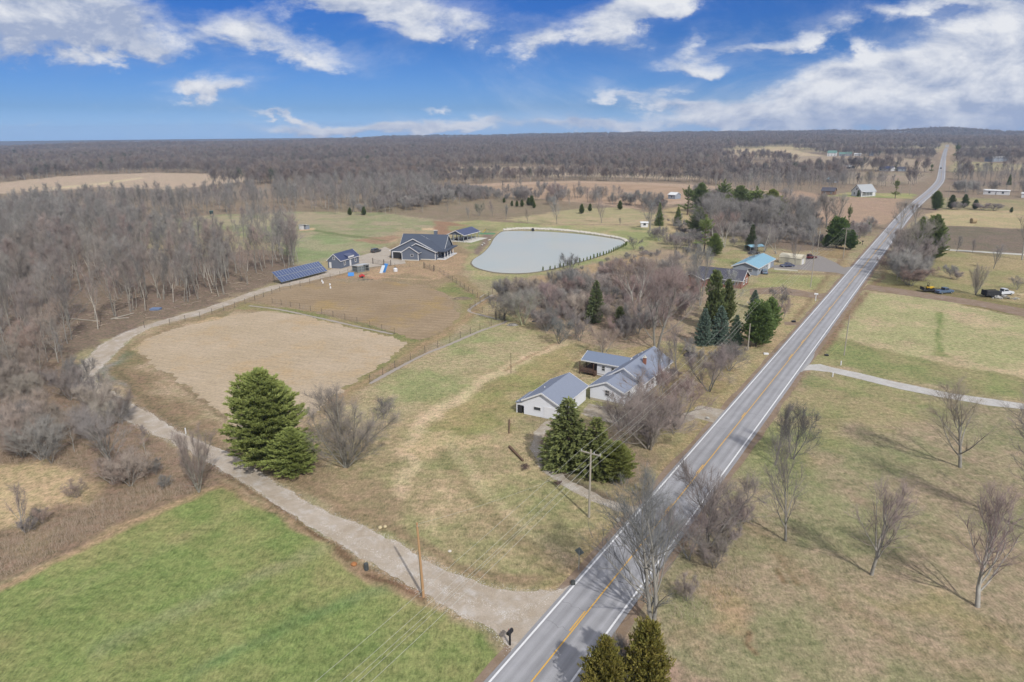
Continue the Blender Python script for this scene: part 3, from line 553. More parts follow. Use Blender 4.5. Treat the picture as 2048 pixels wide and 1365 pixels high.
sheet('gravel_drive', [(1603, 742), (1618, 730), (1640, 729), (1662, 735), (1720, 747), (1790, 764), (1900, 787), (2048, 808), (2300, 845), (2300, 862), (2048, 819), (1980, 812), (1880, 795), (1800, 779), (1720, 759), (1660, 745), (1625, 741)], .03, gravel_material('light_gravel', C(206, 204, 202), C(194, 190, 184), C(220, 218, 216)), .12, .6)
sheet('dirt_drive', [(1722, 582), (1736, 570), (1800, 578), (1870, 589), (1940, 599), (2048, 618), (2300, 660), (2300, 690), (2048, 634), (1960, 614), (1870, 600), (1800, 590), (1735, 580)], .03, M_DIRT, .35, 1)
sheet('far_gravel_drive', [(1810, 494), (1880, 498), (1960, 503), (2060, 509), (2400, 528), (2400, 532), (2060, 512), (1960, 505.5), (1880, 500.5), (1810, 496)], .04, mat('pale_gravel', C(206, 204, 196), var=.1, scale=1), 0)
sheet('curved_drive', [(1096, 842), (1120, 850), (1095, 862), (1080, 885), (1096, 925), (1140, 962), (1200, 992), (1262, 1014), (1300, 1010), (1282, 1030), (1235, 1024), (1185, 1004), (1125, 972), (1078, 935), (1062, 895), (1066, 865)], .03, M_GRAV2, .45, .5)
sheet('house_drive', [(1178, 808), (1246, 822), (1330, 835), (1385, 822), (1400, 812), (1452, 822), (1430, 846), (1395, 838), (1340, 856), (1260, 852), (1200, 842), (1165, 828)], .03, M_GRAV2, .5, .6)
sheet('brick_house_drive', [(1500, 578), (1560, 574), (1640, 588), (1660, 585), (1648, 600), (1620, 596), (1560, 588), (1500, 590)], .03, M_DIRT, .3, 1)
sheet('asphalt_drive', [(1590, 510), (1640, 512), (1670, 525), (1688, 536), (1712, 532), (1695, 551), (1672, 546), (1600, 540), (1540, 536), (1540, 531), (1600, 530), (1585, 520)], .03, mat('old_asphalt', C(150, 144, 140), var=.15, scale=.8), .3, 1)
sheet('garden_path', [(1548, 537), (1596, 541), (1595, 543), (1548, 540)], .05, mat('path_concrete', C(200, 196, 180)), 0)
sheet('west_dirt_drive', [(1568, 644), (1600, 644), (1606, 652), (1568, 650)], .04, M_DIRT, .2, .6)
# loose stones thrown to the lane edges
def loose_stones(name, lines, n, spread, size, m_):
    rg_ = np.random.default_rng(4); P_l = []
    for ln_ in lines:
        pw = np.array(W2(ln_)); seg = np.hypot(*np.diff(pw, axis=0).T); cs = np.concatenate([[0], np.cumsum(seg)]); t = rg_.uniform(0, cs[-1], int(n * cs[-1]))
        i = np.clip(np.searchsorted(cs, t) - 1, 0, len(seg) - 1); f = (t - cs[i]) / seg[i]; P_l.append(pw[i] + (pw[i + 1] - pw[i]) * f[:, None] + rg_.normal(0, spread, (len(t), 2)) * (.3 + 1.2 * fbm(t / 6, t * 0, 12, 3))[:, None])
    P0 = np.concatenate(P_l); n_ = len(P0); s_ = rg_.uniform(.4, 1, n_) * size; base = np.array([[1, 0, 0], [0, 1, 0], [-1, 0, 0], [0, -1, 0], [.1, .1, .8]])
    th = rg_.uniform(0, 6.28, n_); c_, d_ = np.cos(th), np.sin(th); B = base[None] * s_[:, None, None]
    V = np.stack([B[..., 0] * c_[:, None] - B[..., 1] * d_[:, None] + P0[:, 0:1], B[..., 0] * d_[:, None] + B[..., 1] * c_[:, None] + P0[:, 1:2], B[..., 2] + .03], -1).reshape(-1, 3)
    F = (np.arange(n_)[:, None, None] * 5 + np.array([[0, 1, 4], [1, 2, 4], [2, 3, 4], [3, 0, 4]])[None]).reshape(-1, 3)
    tag(np_mesh(name, V, [F], m_), kind='stuff')
loose_stones('loose_gravel', [UP[1:24], LO[9:31], [(1062, 880), (1078, 930), (1130, 970), (1200, 1003), (1250, 1020)], [(1000, 1230), (1060, 1215), (1100, 1200)], [(960, 1200), (1020, 1240), (1050, 1230)], [(640, 1045), (740, 1100), (850, 1160), (950, 1210)]], 34, .30, .042, mat('white_limestone_chips', C(232, 230, 226), var=.15, scale=3))
# ------------------------------------------------------------------ road
LC = [(1061.5, 1365), (1142, 1265), (1237, 1148), (1317, 1050), (1396.5, 950), (1476, 850), (1516.5, 800), (1595, 700), (1672, 600), (1694, 572), (1758, 495), (1791, 454), (1806, 436), (1822, 418), (1840, 401.5), (1858, 386.5), (1873, 372.5), (1880.5, 361), (1883, 349), (1884.5, 336), (1886, 325), (1889, 308), (1895, 290)]
LL = [(984, 1365), (1073, 1265), (1176, 1148), (1261, 1050), (1347.5, 950), (1433, 850), (1476.5, 800), (1562, 700), (1646, 600), (1671.5, 570.5)]
cen = [np.array(at(x, y)[:2]) for x, y in LC]
lft = [np.array(at(x, y)[:2]) for x, y in LL]
dr0 = cen[0] - cen[1]; dr0 = dr0 / np.hypot(*dr0); NB = 6
rc = []                                              # resample with a smooth curve
def catmull(P, step=3.0):
    out = []
    for k in range(len(P) - 1):
        p0 = P[max(k - 1, 0)]; p1 = P[k]; p2 = P[k + 1]; p3 = P[min(k + 2, len(P) - 1)]
        n = max(2, int(np.hypot(*(p2 - p1)) / step))
        for j in range(n):
            t = j / n
            out.append(.5 * ((2 * p1) + (p2 - p0) * t + (2 * p0 - 5 * p1 + 4 * p2 - p3) * t * t + (3 * p1 - p0 - 3 * p2 + p3) * t ** 3))
    out.append(P[-1]); return np.array(out)
# straighten the near stretch (all near points lie on one line)
A0 = cen[0]; B0 = cen[10]; dd = (B0 - A0) / np.hypot(*(B0 - A0)); ROADV = dd.copy()
cen = [A0 - dd * 15 * k for k in range(NB, 0, -1)] + [A0 + dd * np.dot(c - A0, dd) if i < 10 else c for i, c in enumerate(cen)]
RC = catmull(cen); tg = np.gradient(RC, axis=0); tg /= np.hypot(tg[:, 0], tg[:, 1])[:, None]; nrm = np.stack([-tg[:, 1], tg[:, 0]], 1)
HW = 3.02; arc = np.concatenate([[0], np.cumsum(np.hypot(*np.diff(RC, axis=0).T))])
def ribbon(name, o0, o1, z, m_, parent=None, s0=0, s1=1e9, jit=0, uv=False, thick=0, cross=1):
    sel = np.nonzero((arc >= s0) & (arc <= s1))[0]; vs = []; uvs = []
    offs = np.linspace(o0, o1, cross + 1)
    for i in sel:
        for kk, o in enumerate(offs):
            if jit and kk in (0, cross): o = o + (float(fbm(arc[i] / 3, o, 77, 3)) - .5) * jit
            p = RC[i] + nrm[i] * o; vs.append((p[0], p[1], float(terr(p[0], p[1])) + z)); uvs.append((o, arc[i]))
    n = cross + 1
    fs = [(a * n + b, a * n + b + 1, (a + 1) * n + b + 1, (a + 1) * n + b) for a in range(len(sel) - 1) for b in range(cross)]
    ob = mesh_obj(name, vs, [f[::-1] for f in fs], m_, parent)
    ul = ob.data.uv_layers.new(name='road')
    ul.data.foreach_set('uv', np.array([uvs[l.vertex_index] for l in ob.data.loops], np.float32).ravel())
    return ob
def road_material():
    m_ = bpy.data.materials.new('weathered_asphalt'); m_.use_nodes = True; N = NT(m_.node_tree); b = m_.node_tree.nodes['Principled BSDF']
    uvn = N.n('ShaderNodeUVMap', uv_map='road'); s = N.n('ShaderNodeSeparateXYZ', i={0: uvn.outputs[0]}); a_ = N.m('ABSOLUTE', s.outputs[0])
    t = N.n('ShaderNodeTexCoord').outputs['Object']
    st = N.n('ShaderNodeMapping', i={0: uvn.outputs[0], 'Scale': (1.6, .07, 1)}).outputs[0]
    streak = N.noise(st, 1.2, 4, .6)
    lane = N.ramp(N.m('DIVIDE', a_, 3.6), [(0, (.80,) * 3), (.14, (.84,) * 3), (.27, (1.1,) * 3), (.36, (1.06,) * 3), (.48, (.88,) * 3), (.62, (1.12,) * 3), (.72, (1.04,) * 3), (.86, (.86,) * 3), (1, (.95,) * 3)])
    f = N.noise(t, 11.0, 3, .8); md = N.noise(t, .35, 4, .6)
    vv = N.m('ADD', .36, N.m('ADD', N.m('MULTIPLY', streak, .6), N.m('ADD', N.m('MULTIPLY', f, .3), N.m('MULTIPLY', md, .42))))
    cc = N.mix(1.0, N.mix(1.0, C(164, 164, 168), lane, 'MULTIPLY'), N.n('ShaderNodeCombineColor', i={0: vv, 1: vv, 2: vv}).outputs[0], 'MULTIPLY')
    # longitudinal and transverse cracks
    vo = N.n('ShaderNodeTexVoronoi', feature='DISTANCE_TO_EDGE', i={'Vector': N.n('ShaderNodeMapping', i={0: N.mix(.12, uvn.outputs[0], N.n('ShaderNodeTexNoise', i={'Vector': t, 'Scale': .8, 'Detail': 4}).outputs[1]), 'Scale': (.10, .10, 1)}).outputs[0], 'Scale': 1.0})
    ck = N.m('MULTIPLY', N.mr(vo.outputs[0], 0.0, .0035, 1.0, 0.0), N.mr(N.noise(t, .12, 2), .5, .62, 0, .3))
    cc = N.mix(ck, cc, (.12, .12, .125))
    N.set(b.inputs['Base Color'], cc); N.set(b.inputs['Roughness'], .85); N.set(b.inputs['Specular IOR Level'], .3)
    return m_
M_ROAD = road_material()
rd = tag(ribbon('road', -3.62, 3.45, .09, M_ROAD, jit=.2, cross=6), kind='structure')
sh = tag(ribbon('road_shoulder', -4.5, 4.3, .024, M_DIRT, jit=1.0, cross=2, s1=520), kind='structure')
def paint_mat(name, c, wear):
    m_ = bpy.data.materials.new(name); m_.use_nodes = True; N = NT(m_.node_tree); b = m_.node_tree.nodes['Principled BSDF']
    t = N.n('ShaderNodeTexCoord').outputs['Object']
    cc = N.mix(N.mr(N.noise(t, 6, 4, .8), .56, .72, 0, wear), c, C(160, 158, 158)); N.set(b.inputs['Base Color'], cc); N.set(b.inputs['Roughness'], .7); return m_
M_WL = paint_mat('white_road_paint', C(244, 244, 246), .7); M_YL = paint_mat('yellow_road_paint', C(236, 182, 66), .8)
for s in (-1, 1): tag(ribbon('edge_line', s * HW - .10, s * HW + .10, .096, M_WL, rd, s1=1400), kind='structure')
tag(ribbon('center_line', -.13, .0, .096, M_YL, rd, s1=1400), kind='structure')
mbv, mbf = [], []
s_ = 85.0
for kdash in range(40):
    d0 = s_ + kdash * 12.2; sel = np.nonzero((arc >= d0) & (arc <= d0 + 4.6))[0]
    if len(sel) < 2: continue
    i0 = len(mbv)
    for i in sel:
        for o in (.09, .22):
            p = RC[i] + nrm[i] * o; mbv.append((p[0], p[1], float(terr(*p)) + .096))
    mbf += [(i0 + 2 * a, i0 + 2 * a + 2, i0 + 2 * a + 3, i0 + 2 * a + 1) for a in range(len(sel) - 1)]
tag(mesh_obj('dashed_line', mbv, mbf, M_YL, rd), kind='structure')
# paved flare where the gravel drive meets the road
sheet('driveway_apron', [(1598, 745), (1612, 728), (1630, 706), (1627, 716), (1621, 726), (1612, 736), (1604, 745)], .07, mat('apron_asphalt', C(172, 172, 172)), 0)
# sealed transverse cracks
ck = MB(); rnd = random.Random(5)
for s0, side in ((98, 1), (106, 1), (113, 1), (121, -1), (150, 1), (172, -1), (191, 1), (205, -1), (96, 1), (233, 1), (160, -1), (222, -1)):
    i = int(np.searchsorted(arc, s0)); base = RC[i]; T_ = tg[i]; Nn = nrm[i]; pts = []
    a0, a1 = (0.3, 3.0) if side > 0 else (-3.0, -.3)
    for k in range(9):
        f = k / 8; pts.append(base + Nn * (a0 + (a1 - a0) * f) + T_ * (rnd.uniform(-.22, .22) + 1.0 * f * rnd.choice((1, 1, -1)) * .2))
    for p, q in zip(pts[:-1], pts[1:]):
        d = (q - p) / np.hypot(*(q - p)); w_ = np.array([-d[1], d[0]]) * .018
        ck.add([(*(p - w_), .0945), (*(q - w_), .0945), (*(q + w_), .0945), (*(p + w_), .0945)], [(0, 1, 2, 3)])
tag(ck.build('crack', mat('crack_tar', (.12, .12, .125)), rd), kind='structure')
# ------------------------------------------------------------------ pond
PONDP = [(943, 527), (948, 519), (966, 507), (980, 492), (988, 478), (998, 468), (1012, 463), (1060, 463), (1110, 465), (1170, 470), (1215, 476), (1245, 481), (1251, 484), (1244, 492), (1222, 503), (1195, 514), (1150, 527), (1110, 537), (1075, 544), (1040, 547), (1000, 546), (970, 541), (950, 534)]
pc = [np.array(p) for p in W2(PONDP)]; PC = catmull(pc + [pc[0]], 1.2)[:-1]
m_ = bpy.data.materials.new('muddy_water'); m_.use_nodes = True; N = NT(m_.node_tree); b = m_.node_tree.nodes['Principled BSDF']
t = N.n('ShaderNodeTexCoord').outputs['Object']
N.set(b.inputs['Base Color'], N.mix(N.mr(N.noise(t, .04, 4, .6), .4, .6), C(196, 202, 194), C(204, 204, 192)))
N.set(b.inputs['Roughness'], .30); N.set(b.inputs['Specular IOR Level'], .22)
N.set(b.inputs['Normal'], N.n('ShaderNodeBump', i={'Strength': .35, 'Distance': .05, 'Height': N.noise(N.n('ShaderNodeMapping', i={0: t, 'Scale': (1, 2.2, 1)}).outputs[0], 1.6, 3, .6)}).outputs[0])
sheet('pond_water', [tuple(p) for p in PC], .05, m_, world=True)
# wet mud rim
pcx, pcy = np.mean(PC[:, 0]), np.mean(PC[:, 1])
rim = [(pcx + (x - pcx) * 1.018, pcy + (y - pcy) * 1.03) for x, y in PC]
sheet('pond_bank', rim, .03, mat('wet_mud', C(128, 118, 96), var=.2, scale=1.5), world=True, jit=.3)
# ================================================================== TREES
def twig_material(name, stops, bright=1.0):
    m_ = bpy.data.materials.new(name); m_.use_nodes = True; N = NT(m_.node_tree); b = m_.node_tree.nodes['Principled BSDF']
    oi = N.n('ShaderNodeObjectInfo'); c = N.ramp(oi.outputs['Random'], stops)
    t = N.n('ShaderNodeTexCoord').outputs['Object']
    v = N.mr(N.noise(t, 1.2, 2), .3, .7, .8 * bright, 1.2 * bright)
    c = N.mix(1.0, c, oi.outputs['Color'], 'MULTIPLY')
    c = N.mix(1.0, c, N.n('ShaderNodeCombineColor', i={0: v, 1: v, 2: v}).outputs[0], 'MULTIPLY')
    N.set(b.inputs['Base Color'], c); N.set(b.inputs['Roughness'], .9); N.set(b.inputs['Specular IOR Level'], .1)
    return m_
M_BARK = twig_material('bark', [(0, C(164, 160, 152)), (.5, C(144, 140, 132)), (1, C(184, 180, 172))])
M_TWIG = twig_material('bare_twigs', [(0, C(150, 147, 142)), (.3, C(136, 134, 132)), (.6, C(158, 149, 145)), (.85, C(166, 164, 159)), (1, C(154, 142, 140))])
M_TWIGF = twig_material('distant_twigs', [(0, C(138, 126, 120)), (.3, C(120, 116, 116)), (.55, C(146, 130, 122)), (.8, C(152, 146, 140)), (.93, C(126, 116, 116)), (1, C(96, 104, 90))])
def leaf_material(name, c1, c2, c3):
    m_ = bpy.data.materials.new(name); m_.use_nodes = True; N = NT(m_.node_tree); b = m_.node_tree.nodes['Principled BSDF']
    t = N.n('ShaderNodeTexCoord').outputs['Object']; oi = N.n('ShaderNodeObjectInfo')
    c = N.mix(N.mr(N.noise(t, .8, 4, .7), .38, .62), c1, c2)
    c = N.mix(N.mr(N.noise(t, 6.0, 2, .7), .5, .75), c, c3)
    c = N.mix(1.0, c, oi.outputs['Color'], 'MULTIPLY')
    N.set(b.inputs['Base Color'], c); N.set(b.inputs['Roughness'], .7); N.set(b.inputs['Specular IOR Level'], .25)
    tr = N.n('ShaderNodeBsdfTranslucent', i={'Color': c}); mx = N.n('ShaderNodeMixShader', i={0: .28, 1: b.outputs[0], 2: tr.outputs[0]})
    N.set(m_.node_tree.nodes['Material Output'].inputs[0], mx.outputs[0]); return m_
M_PINE = leaf_material('pine_needles', C(138, 156, 98), C(156, 170, 106), C(182, 190, 126))
M_SPRUCE = leaf_material('spruce_needles', C(108, 122, 84), C(128, 140, 94), C(150, 160, 110))
M_BLUE = leaf_material('blue_spruce_needles', C(108, 132, 116), C(130, 150, 134), C(156, 174, 158))
M_CEDAR = leaf_material('juniper_sprays', C(132, 132, 64), C(156, 146, 74), C(184, 164, 90))
M_YEW = leaf_material('bright_evergreen_sprays', C(112, 136, 80), C(130, 152, 90), C(154, 172, 106))
class Seg:
    def __init__(s): s.a = []
    def add(s, p, q, r0, r1, n): s.a.append((p, q, r0, r1, n))
def frusta(P, Q, R0_, R1_, n):
    D = Q - P; L = np.linalg.norm(D, axis=1, keepdims=True) + 1e-9; D = D / L
    up = np.where(np.abs(D[:, 2:3]) > .9, np.array([[1., 0, 0]]), np.array([[0, 0, 1.]]))
    A = np.cross(D, up); A /= np.linalg.norm(A, axis=1, keepdims=True); B = np.cross(D, A)
    th = np.arange(n) * 2 * np.pi / n; ring = A[:, None, :] * np.cos(th)[None, :, None] + B[:, None, :] * np.sin(th)[None, :, None]
    V0 = P[:, None, :] + ring * R0_[:, None, None]; V1 = Q[:, None, :] + ring * R1_[:, None, None]
    V = np.concatenate([V0, V1], 1).reshape(-1, 3); k = np.arange(n); f = np.stack([k, (k + 1) % n, (k + 1) % n + n, k + n], 1)
    F = (np.arange(len(P))[:, None, None] * 2 * n + f[None]).reshape(-1, 4); return V, F
def cones(P, Q, R, n=3):
    D = Q - P; L = np.linalg.norm(D, axis=1, keepdims=True) + 1e-9; D = D / L
    up = np.where(np.abs(D[:, 2:3]) > .9, np.array([[1., 0, 0]]), np.array([[0, 0, 1.]]))
    A = np.cross(D, up); A /= np.linalg.norm(A, axis=1, keepdims=True); B = np.cross(D, A)
    th = np.arange(n) * 2 * np.pi / n; ring = A[:, None, :] * np.cos(th)[None, :, None] + B[:, None, :] * np.sin(th)[None, :, None]
    V = np.concatenate([P[:, None, :] + ring * R[:, None, None], Q[:, None, :]], 1).reshape(-1, 3)
    k = np.arange(n); f = np.stack([k, (k + 1) % n, np.full(n, n)], 1)
    F = (np.arange(len(P))[:, None, None] * (n + 1) + f[None]).reshape(-1, 3); return V, F
def build_segs(name, groups, m_):
    Vs, Fs, off = [], [], 0
    for V, F in groups:
        if not len(V): continue
        Vs.append(V); Fs.append(F + off); off += len(V)
    # join faces of the same size
    by = {}
    for f in Fs: by.setdefault(f.shape[1], []).append(f)
    o = np_mesh(name, np.concatenate(Vs), [np.concatenate(x) for x in by.values()], m_, link=False); return o.data
def unit(v): return v / (np.linalg.norm(v) + 1e-9)
def bare_tree(seed, H=15., stems=1, lean=.12, fork=.25, limbs=12, ang=(30, 60), limb_len=.45, brs=8, twigs=12, tw_len=1.1, tw_r=.014, tr=.28, up=.25, wob=.12, top=.9, crown_round=1.0, far=False, sub=2, mult=1.6, taper=.5):
    rg = np.random.default_rng(seed); bark = {6: [], 4: [], 3: []}; twP, twD, twL = [], [], []
    def path(p, d, L, r0, r1, k, n, upk, store, wb=wob):
        pts = [p]; dirs = [d]
        for i in range(k):
            d = unit(d + rg.normal(0, wb, 3) + np.array([0, 0, upk / k])); q = p + d * L / k
            a = r0 + (r1 - r0) * i / k; b_ = r0 + (r1 - r0) * (i + 1) / k
            store.append((p, q, a, b_)); p = q; pts.append(p); dirs.append(d)
        return pts, dirs
    def along(pts, dirs, t):
        k = len(pts) - 1; x = min(t * k, k - 1e-6); i = int(x); return pts[i] + (pts[i + 1] - pts[i]) * (x - i), dirs[i + 1]
    def side(d, a):
        r = rg.normal(0, 1, 3); o = unit(r - d * np.dot(r, d)); return unit(d * math.cos(a) + o * math.sin(a))
    tw_bark = []
    for s in range(stems):
        a = 6.283 * s / stems + rg.uniform(-.4, .4); ln = lean * (1 if stems == 1 else (rg.uniform(.15, 1.7) if stems > 5 else rg.uniform(.7, 1.4)))
        d = unit(np.array([math.cos(a) * ln, math.sin(a) * ln, 1.])); Hs = H * top * rg.uniform(.85, 1.0) * (1 - .18 * ln)
        r0 = tr / math.sqrt(stems) ** .8
        pts, dirs = path(np.array([math.cos(a) * .12 * (stems > 1), math.sin(a) * .12 * (stems > 1), -.1]), d, Hs, r0, r0 * .14, 9, 6, .15, bark[6], wob * .5)
        nl = max(3, int(limbs / stems ** .6))
        for j in range(nl):
            t = fork + (1 - fork) * ((j + rg.uniform(0, .8)) / nl) ** .9
            p, dd = along(pts, dirs, t)
            aa_ = R_(rg.uniform(*ang)) * (1.0 - .45 * t)
            ld = side(dd, aa_); ld = unit(ld + np.array([0, 0, .12]))
            tt = (t - fork) / (1 - fork)
            L = H * limb_len * (1 - .62 * tt ** 1.2) * rg.uniform(.75, 1.15) * (1 if crown_round < 1.2 else (.6 + .7 * math.sin(3.0 * min(1, tt + .15))))
            r1 = max(.02, r0 * (1 - t * .8) * taper)
            lp, ldr = path(p, ld, L, r1, r1 * .2, 5, 4, up, bark[4])
            for q in range(max(1, brs) if brs else 0):
                t2 = rg.uniform(.2, 1.0); p2, d2 = along(lp, ldr, t2)
                bd = side(d2, R_(rg.uniform(20, 50))); L2 = L * rg.uniform(.28, .5) * (1.15 - .5 * t2)
                bp, bdr = path(p2, bd, L2, max(.012, r1 * .35), .008, 3, 3, up * .8, tw_bark)
                for w in range(twigs):
                    t3 = rg.uniform(.1, 1.); p3, d3 = along(bp, bdr, t3); twP.append(p3); twD.append(d3); twL.append(tw_len * rg.uniform(.6, 1.3))
            for w in range(twigs if brs else twigs * 3):
                t3 = rg.uniform(.25, 1.); p3, d3 = along(lp, ldr, t3); twP.append(p3); twD.append(d3); twL.append(tw_len * rg.uniform(.7, 1.4))
        for w in range(twigs * 2):
            p3, d3 = along(pts, dirs, rg.uniform(.6, 1.)); twP.append(p3); twD.append(d3); twL.append(tw_len * rg.uniform(.7, 1.4))
    P = np.array(twP); D = np.array(twD); L = np.array(twL)
    G = []
    for lev in range(sub):
        o = rg.normal(0, 1, P.shape); dirn = D * .9 + o * .42 + np.array([0, 0, up * .7]); dirn /= np.linalg.norm(dirn, axis=1, keepdims=True)
        Q = P + dirn * L[:, None]; G.append(cones(P, Q, np.full(len(P), tw_r * (1 if lev == 0 else .8))))
        if lev < sub - 1:
            k = np.random.default_rng(seed + 5).integers(0, len(P), int(len(P) * mult)); f = rg.uniform(.25, .95, len(k))
            P = P[k] + dirn[k] * (L[k] * f)[:, None]; D = dirn[k]; L = L[k] * .62
    for n, lst in ((3, tw_bark),):
        if lst:
            a = list(zip(*lst)); G.append(frusta(np.array(a[0]), np.array(a[1]), np.array(a[2]), np.array(a[3]), 3))
    TB = []
    for n, lst in bark.items():
        if lst:
            a = list(zip(*lst)); TB.append(frusta(np.array(a[0]), np.array(a[1]), np.array(a[2]), np.array(a[3]), n))
    return build_segs('trunk', TB, M_BARK), build_segs('crown', G, M_TWIGF if far else M_TWIG), H
def conifer(seed, H=14., R=3.5, style='spruce', mat_=None, dens=1.0, base=.06, leaf=(.36, .11)):
    rg = np.random.default_rng(seed); segs = []; LP, LD, LU = [], [], []
    tr = H * .017 + .05
    k = 8; px_ = np.cumsum(np.vstack([[0, 0], rg.normal(0, .02 * H / k, (k, 2))]), 0)
    for i in range(k): segs.append((np.array([*px_[i], H * i / k - .1 * (i == 0)]), np.array([*px_[i + 1], H * (i + 1) / k]), tr * (1 - i / k) + .02, tr * (1 - (i + 1) / k) + .015))
    lobes = [(rg.uniform(0, 6.28), rg.uniform(0, 1), rg.uniform(.7, 1.25)) for _ in range(9)]
    if style == 'spruce': prof = lambda t: (1 - t) ** .8 * (.85 + .15 * min(1, t * 8)); step = .42
    elif style == 'pine': prof = lambda t: (min(1, .66 + 1.4 * t) * (1 - t ** 1.5) ** .72 * 1.0) ; step = .62
    elif style == 'loose': prof = lambda t: (.55 + .45 * math.sin(t * 9 + seed)) * (1 - t * .75) * (1.15 if t < .9 else .5); step = 1.3
    elif style == 'cedar': prof = lambda t: (1 - t) ** .62 * min(1, .75 + 1.6 * t) * (1 + .16 * math.sin(t * 23 + seed)); step = .42
    elif style == 'yew': prof = lambda t: math.sqrt(max(0, 1 - (t * 1.02 - .28) ** 2 / .56)) if t < .98 else .1; step = .35
    elif style == 'arbor': prof = lambda t: (1 - t) ** .6 * min(1, .7 + 2 * t); step = .25
    else: prof = lambda t: (1 - t) ** .62 * min(1, .75 + 1.6 * t); step = .38
    piny = style in ('pine', 'loose')
    z = H * base
    while z < H * .985:
        t = (z / H - base) / (1 - base); Rz = R * prof(t)
        nb = max(3, int((5 + Rz * (1.9 if piny else 2.6)) * min(1.6, .5 + dens * .5)))
        a0 = rg.uniform(0, 6.28)
        for j in range(nb):
            a = a0 + 6.283 * j / nb + rg.uniform(-.25, .25)
            lob = 1.0
            for (la, lt, ls) in lobes:
                w = math.exp(-(((a - la + 3.14159) % 6.28318 - 3.14159) / .8) ** 2 - ((t - lt) / .16) ** 2); lob += (ls - 1) * w * (1.5 if style in ('pine', 'cedar', 'loose', 'spruce') else .5)
            L = Rz * lob * rg.uniform(.78, 1.12) + .12
            if style == 'spruce': el = R_(rg.uniform(-22, -4) + 42 * t)
            elif piny: el = R_(rg.uniform(8, 30) + 42 * t)
            elif style == 'arbor': el = R_(55)
            elif style == 'yew': el = R_(rg.uniform(15, 55))
            else: el = R_(rg.uniform(18, 45) + 20 * t)
            d = np.array([math.cos(a) * math.cos(el), math.sin(a) * math.cos(el), math.sin(el)])
            i0 = min(k - 1, int(z / H * k)); p0 = np.array([*px_[i0], z + rg.uniform(-.3, .3) * step])
            segs.append((p0, p0 + d * L * .9, .02 + L * .008, .008))
            m_n = max(2, int(L * 4.2 * dens)); nleaf = 5 if not piny else (12 if style == 'pine' else 8)
            side_ = np.cross(d, [0, 0, 1]); side_ = unit(side_)
            for q in range(m_n):
                f = (.22 + .78 * (q + rg.uniform(0, 1)) / m_n); pp = p0 + d * L * f + np.array([0, 0, (.12 * L * f * f if style == 'spruce' else .05 * L * f * f)])
                sp = side_ * rg.uniform(-1, 1) * (.32 * L * (1.1 - f)); pp = pp + sp
                for w in range(nleaf):
                    if style == 'spruce': ld = unit(d + rg.normal(0, .45, 3) + np.array([0, 0, -.15]) + sp * .5)
                    elif piny: ld = unit(d * .9 + rg.normal(0, .36, 3) + np.array([0, 0, .38]) + sp * .3)
                    elif style == 'arbor': ld = unit(d * .5 + rg.normal(0, .3, 3) + np.array([0, 0, .9]))
                    else: ld = unit(d * .8 + rg.normal(0, .4, 3) + np.array([0, 0, .5]))
                    LP.append(pp + rg.normal(0, .05, 3)); LD.append(ld)
        z += step * rg.uniform(.85, 1.15) * (1 if not piny else (1.1 - .4 * t)) / (dens ** .3) * max(.35, H / 14 if H < 14 else 1)
    P = np.array(LP); D = np.array(LD); n = len(P); Ls = leaf[0] * rg.uniform(.6, 1.3, n); Ws = leaf[1] * rg.uniform(.7, 1.3, n)
    rnd_ = rg.normal(0, 1, (n, 3)); A = np.cross(D, rnd_); A /= np.linalg.norm(A, axis=1, keepdims=True)
    v0 = P - A * (Ws * .5)[:, None]; v1 = P + D * (Ls * .45)[:, None] - A * (Ws * .9)[:, None]
    v2 = P + D * Ls[:, None]; v3 = P + D * (Ls * .45)[:, None] + A * (Ws * .9)[:, None]
    V = np.stack([v0, v1, v2, v3], 1).reshape(-1, 3); F = np.arange(n * 4).reshape(-1, 4)
    a = list(zip(*segs)); TB = frusta(np.array(a[0]), np.array(a[1]), np.array(a[2]), np.array(a[3]), 5)
    return build_segs('trunk', [TB], M_BARKD), build_segs('crown', [(V, F)], mat_), H
M_BARKD = mat('dark_bark', C(120, 104, 90), var=.2)
PROTO = {}
def P_(k, v): PROTO.setdefault(k, []).append(v)
for s in (1, 2, 3): P_('upright', bare_tree(s, 12, stems=1, lean=.06, fork=.12, limbs=15, ang=(26, 50), limb_len=.62, brs=11, twigs=9, tw_len=1.0, tw_r=.0066, tr=.19, up=.62, sub=2, mult=2.2, taper=.55, wob=.09, top=.86))
for s in (4, 5): P_('fan', bare_tree(s, 13, stems=10, lean=.50, fork=.10, limbs=60, ang=(20, 55), limb_len=.27, brs=6, twigs=7, tw_len=.85, tw_r=.0075, tr=.26, up=.26, sub=2, mult=2.0))
for s in (6, 7, 8): P_('maple', bare_tree(s, 15, stems=2, lean=.16, fork=.14, limbs=24, ang=(32, 68), limb_len=.50, brs=9, twigs=9, tw_len=1.0, tw_r=.0095, tr=.26, up=.35, sub=2, crown_round=1.3, mult=2.0))
for s in (9, 10, 11): P_('crab', bare_tree(s, 7, stems=3, lean=.5, fork=.12, limbs=24, ang=(32, 75), limb_len=.55, brs=8, twigs=9, tw_len=.7, tw_r=.0068, tr=.15, up=.4, wob=.2, sub=2, mult=2.2))
for s in (12, 13): P_('roadside', bare_tree(s, 17, stems=2, lean=.07, fork=.10, limbs=44, ang=(40, 78), limb_len=.50, brs=8, twigs=8, tw_len=1.0, tw_r=.0075, tr=.31, up=.42, sub=2, mult=2.0, taper=.42))
for s in range(14, 19): P_('slender', bare_tree(s, 17, stems=1 + s % 2, lean=.10, fork=.30, limbs=18, ang=(22, 52), limb_len=.26, brs=5, twigs=6, tw_len=1.1, tw_r=.011, tr=.13, up=.45, sub=2))
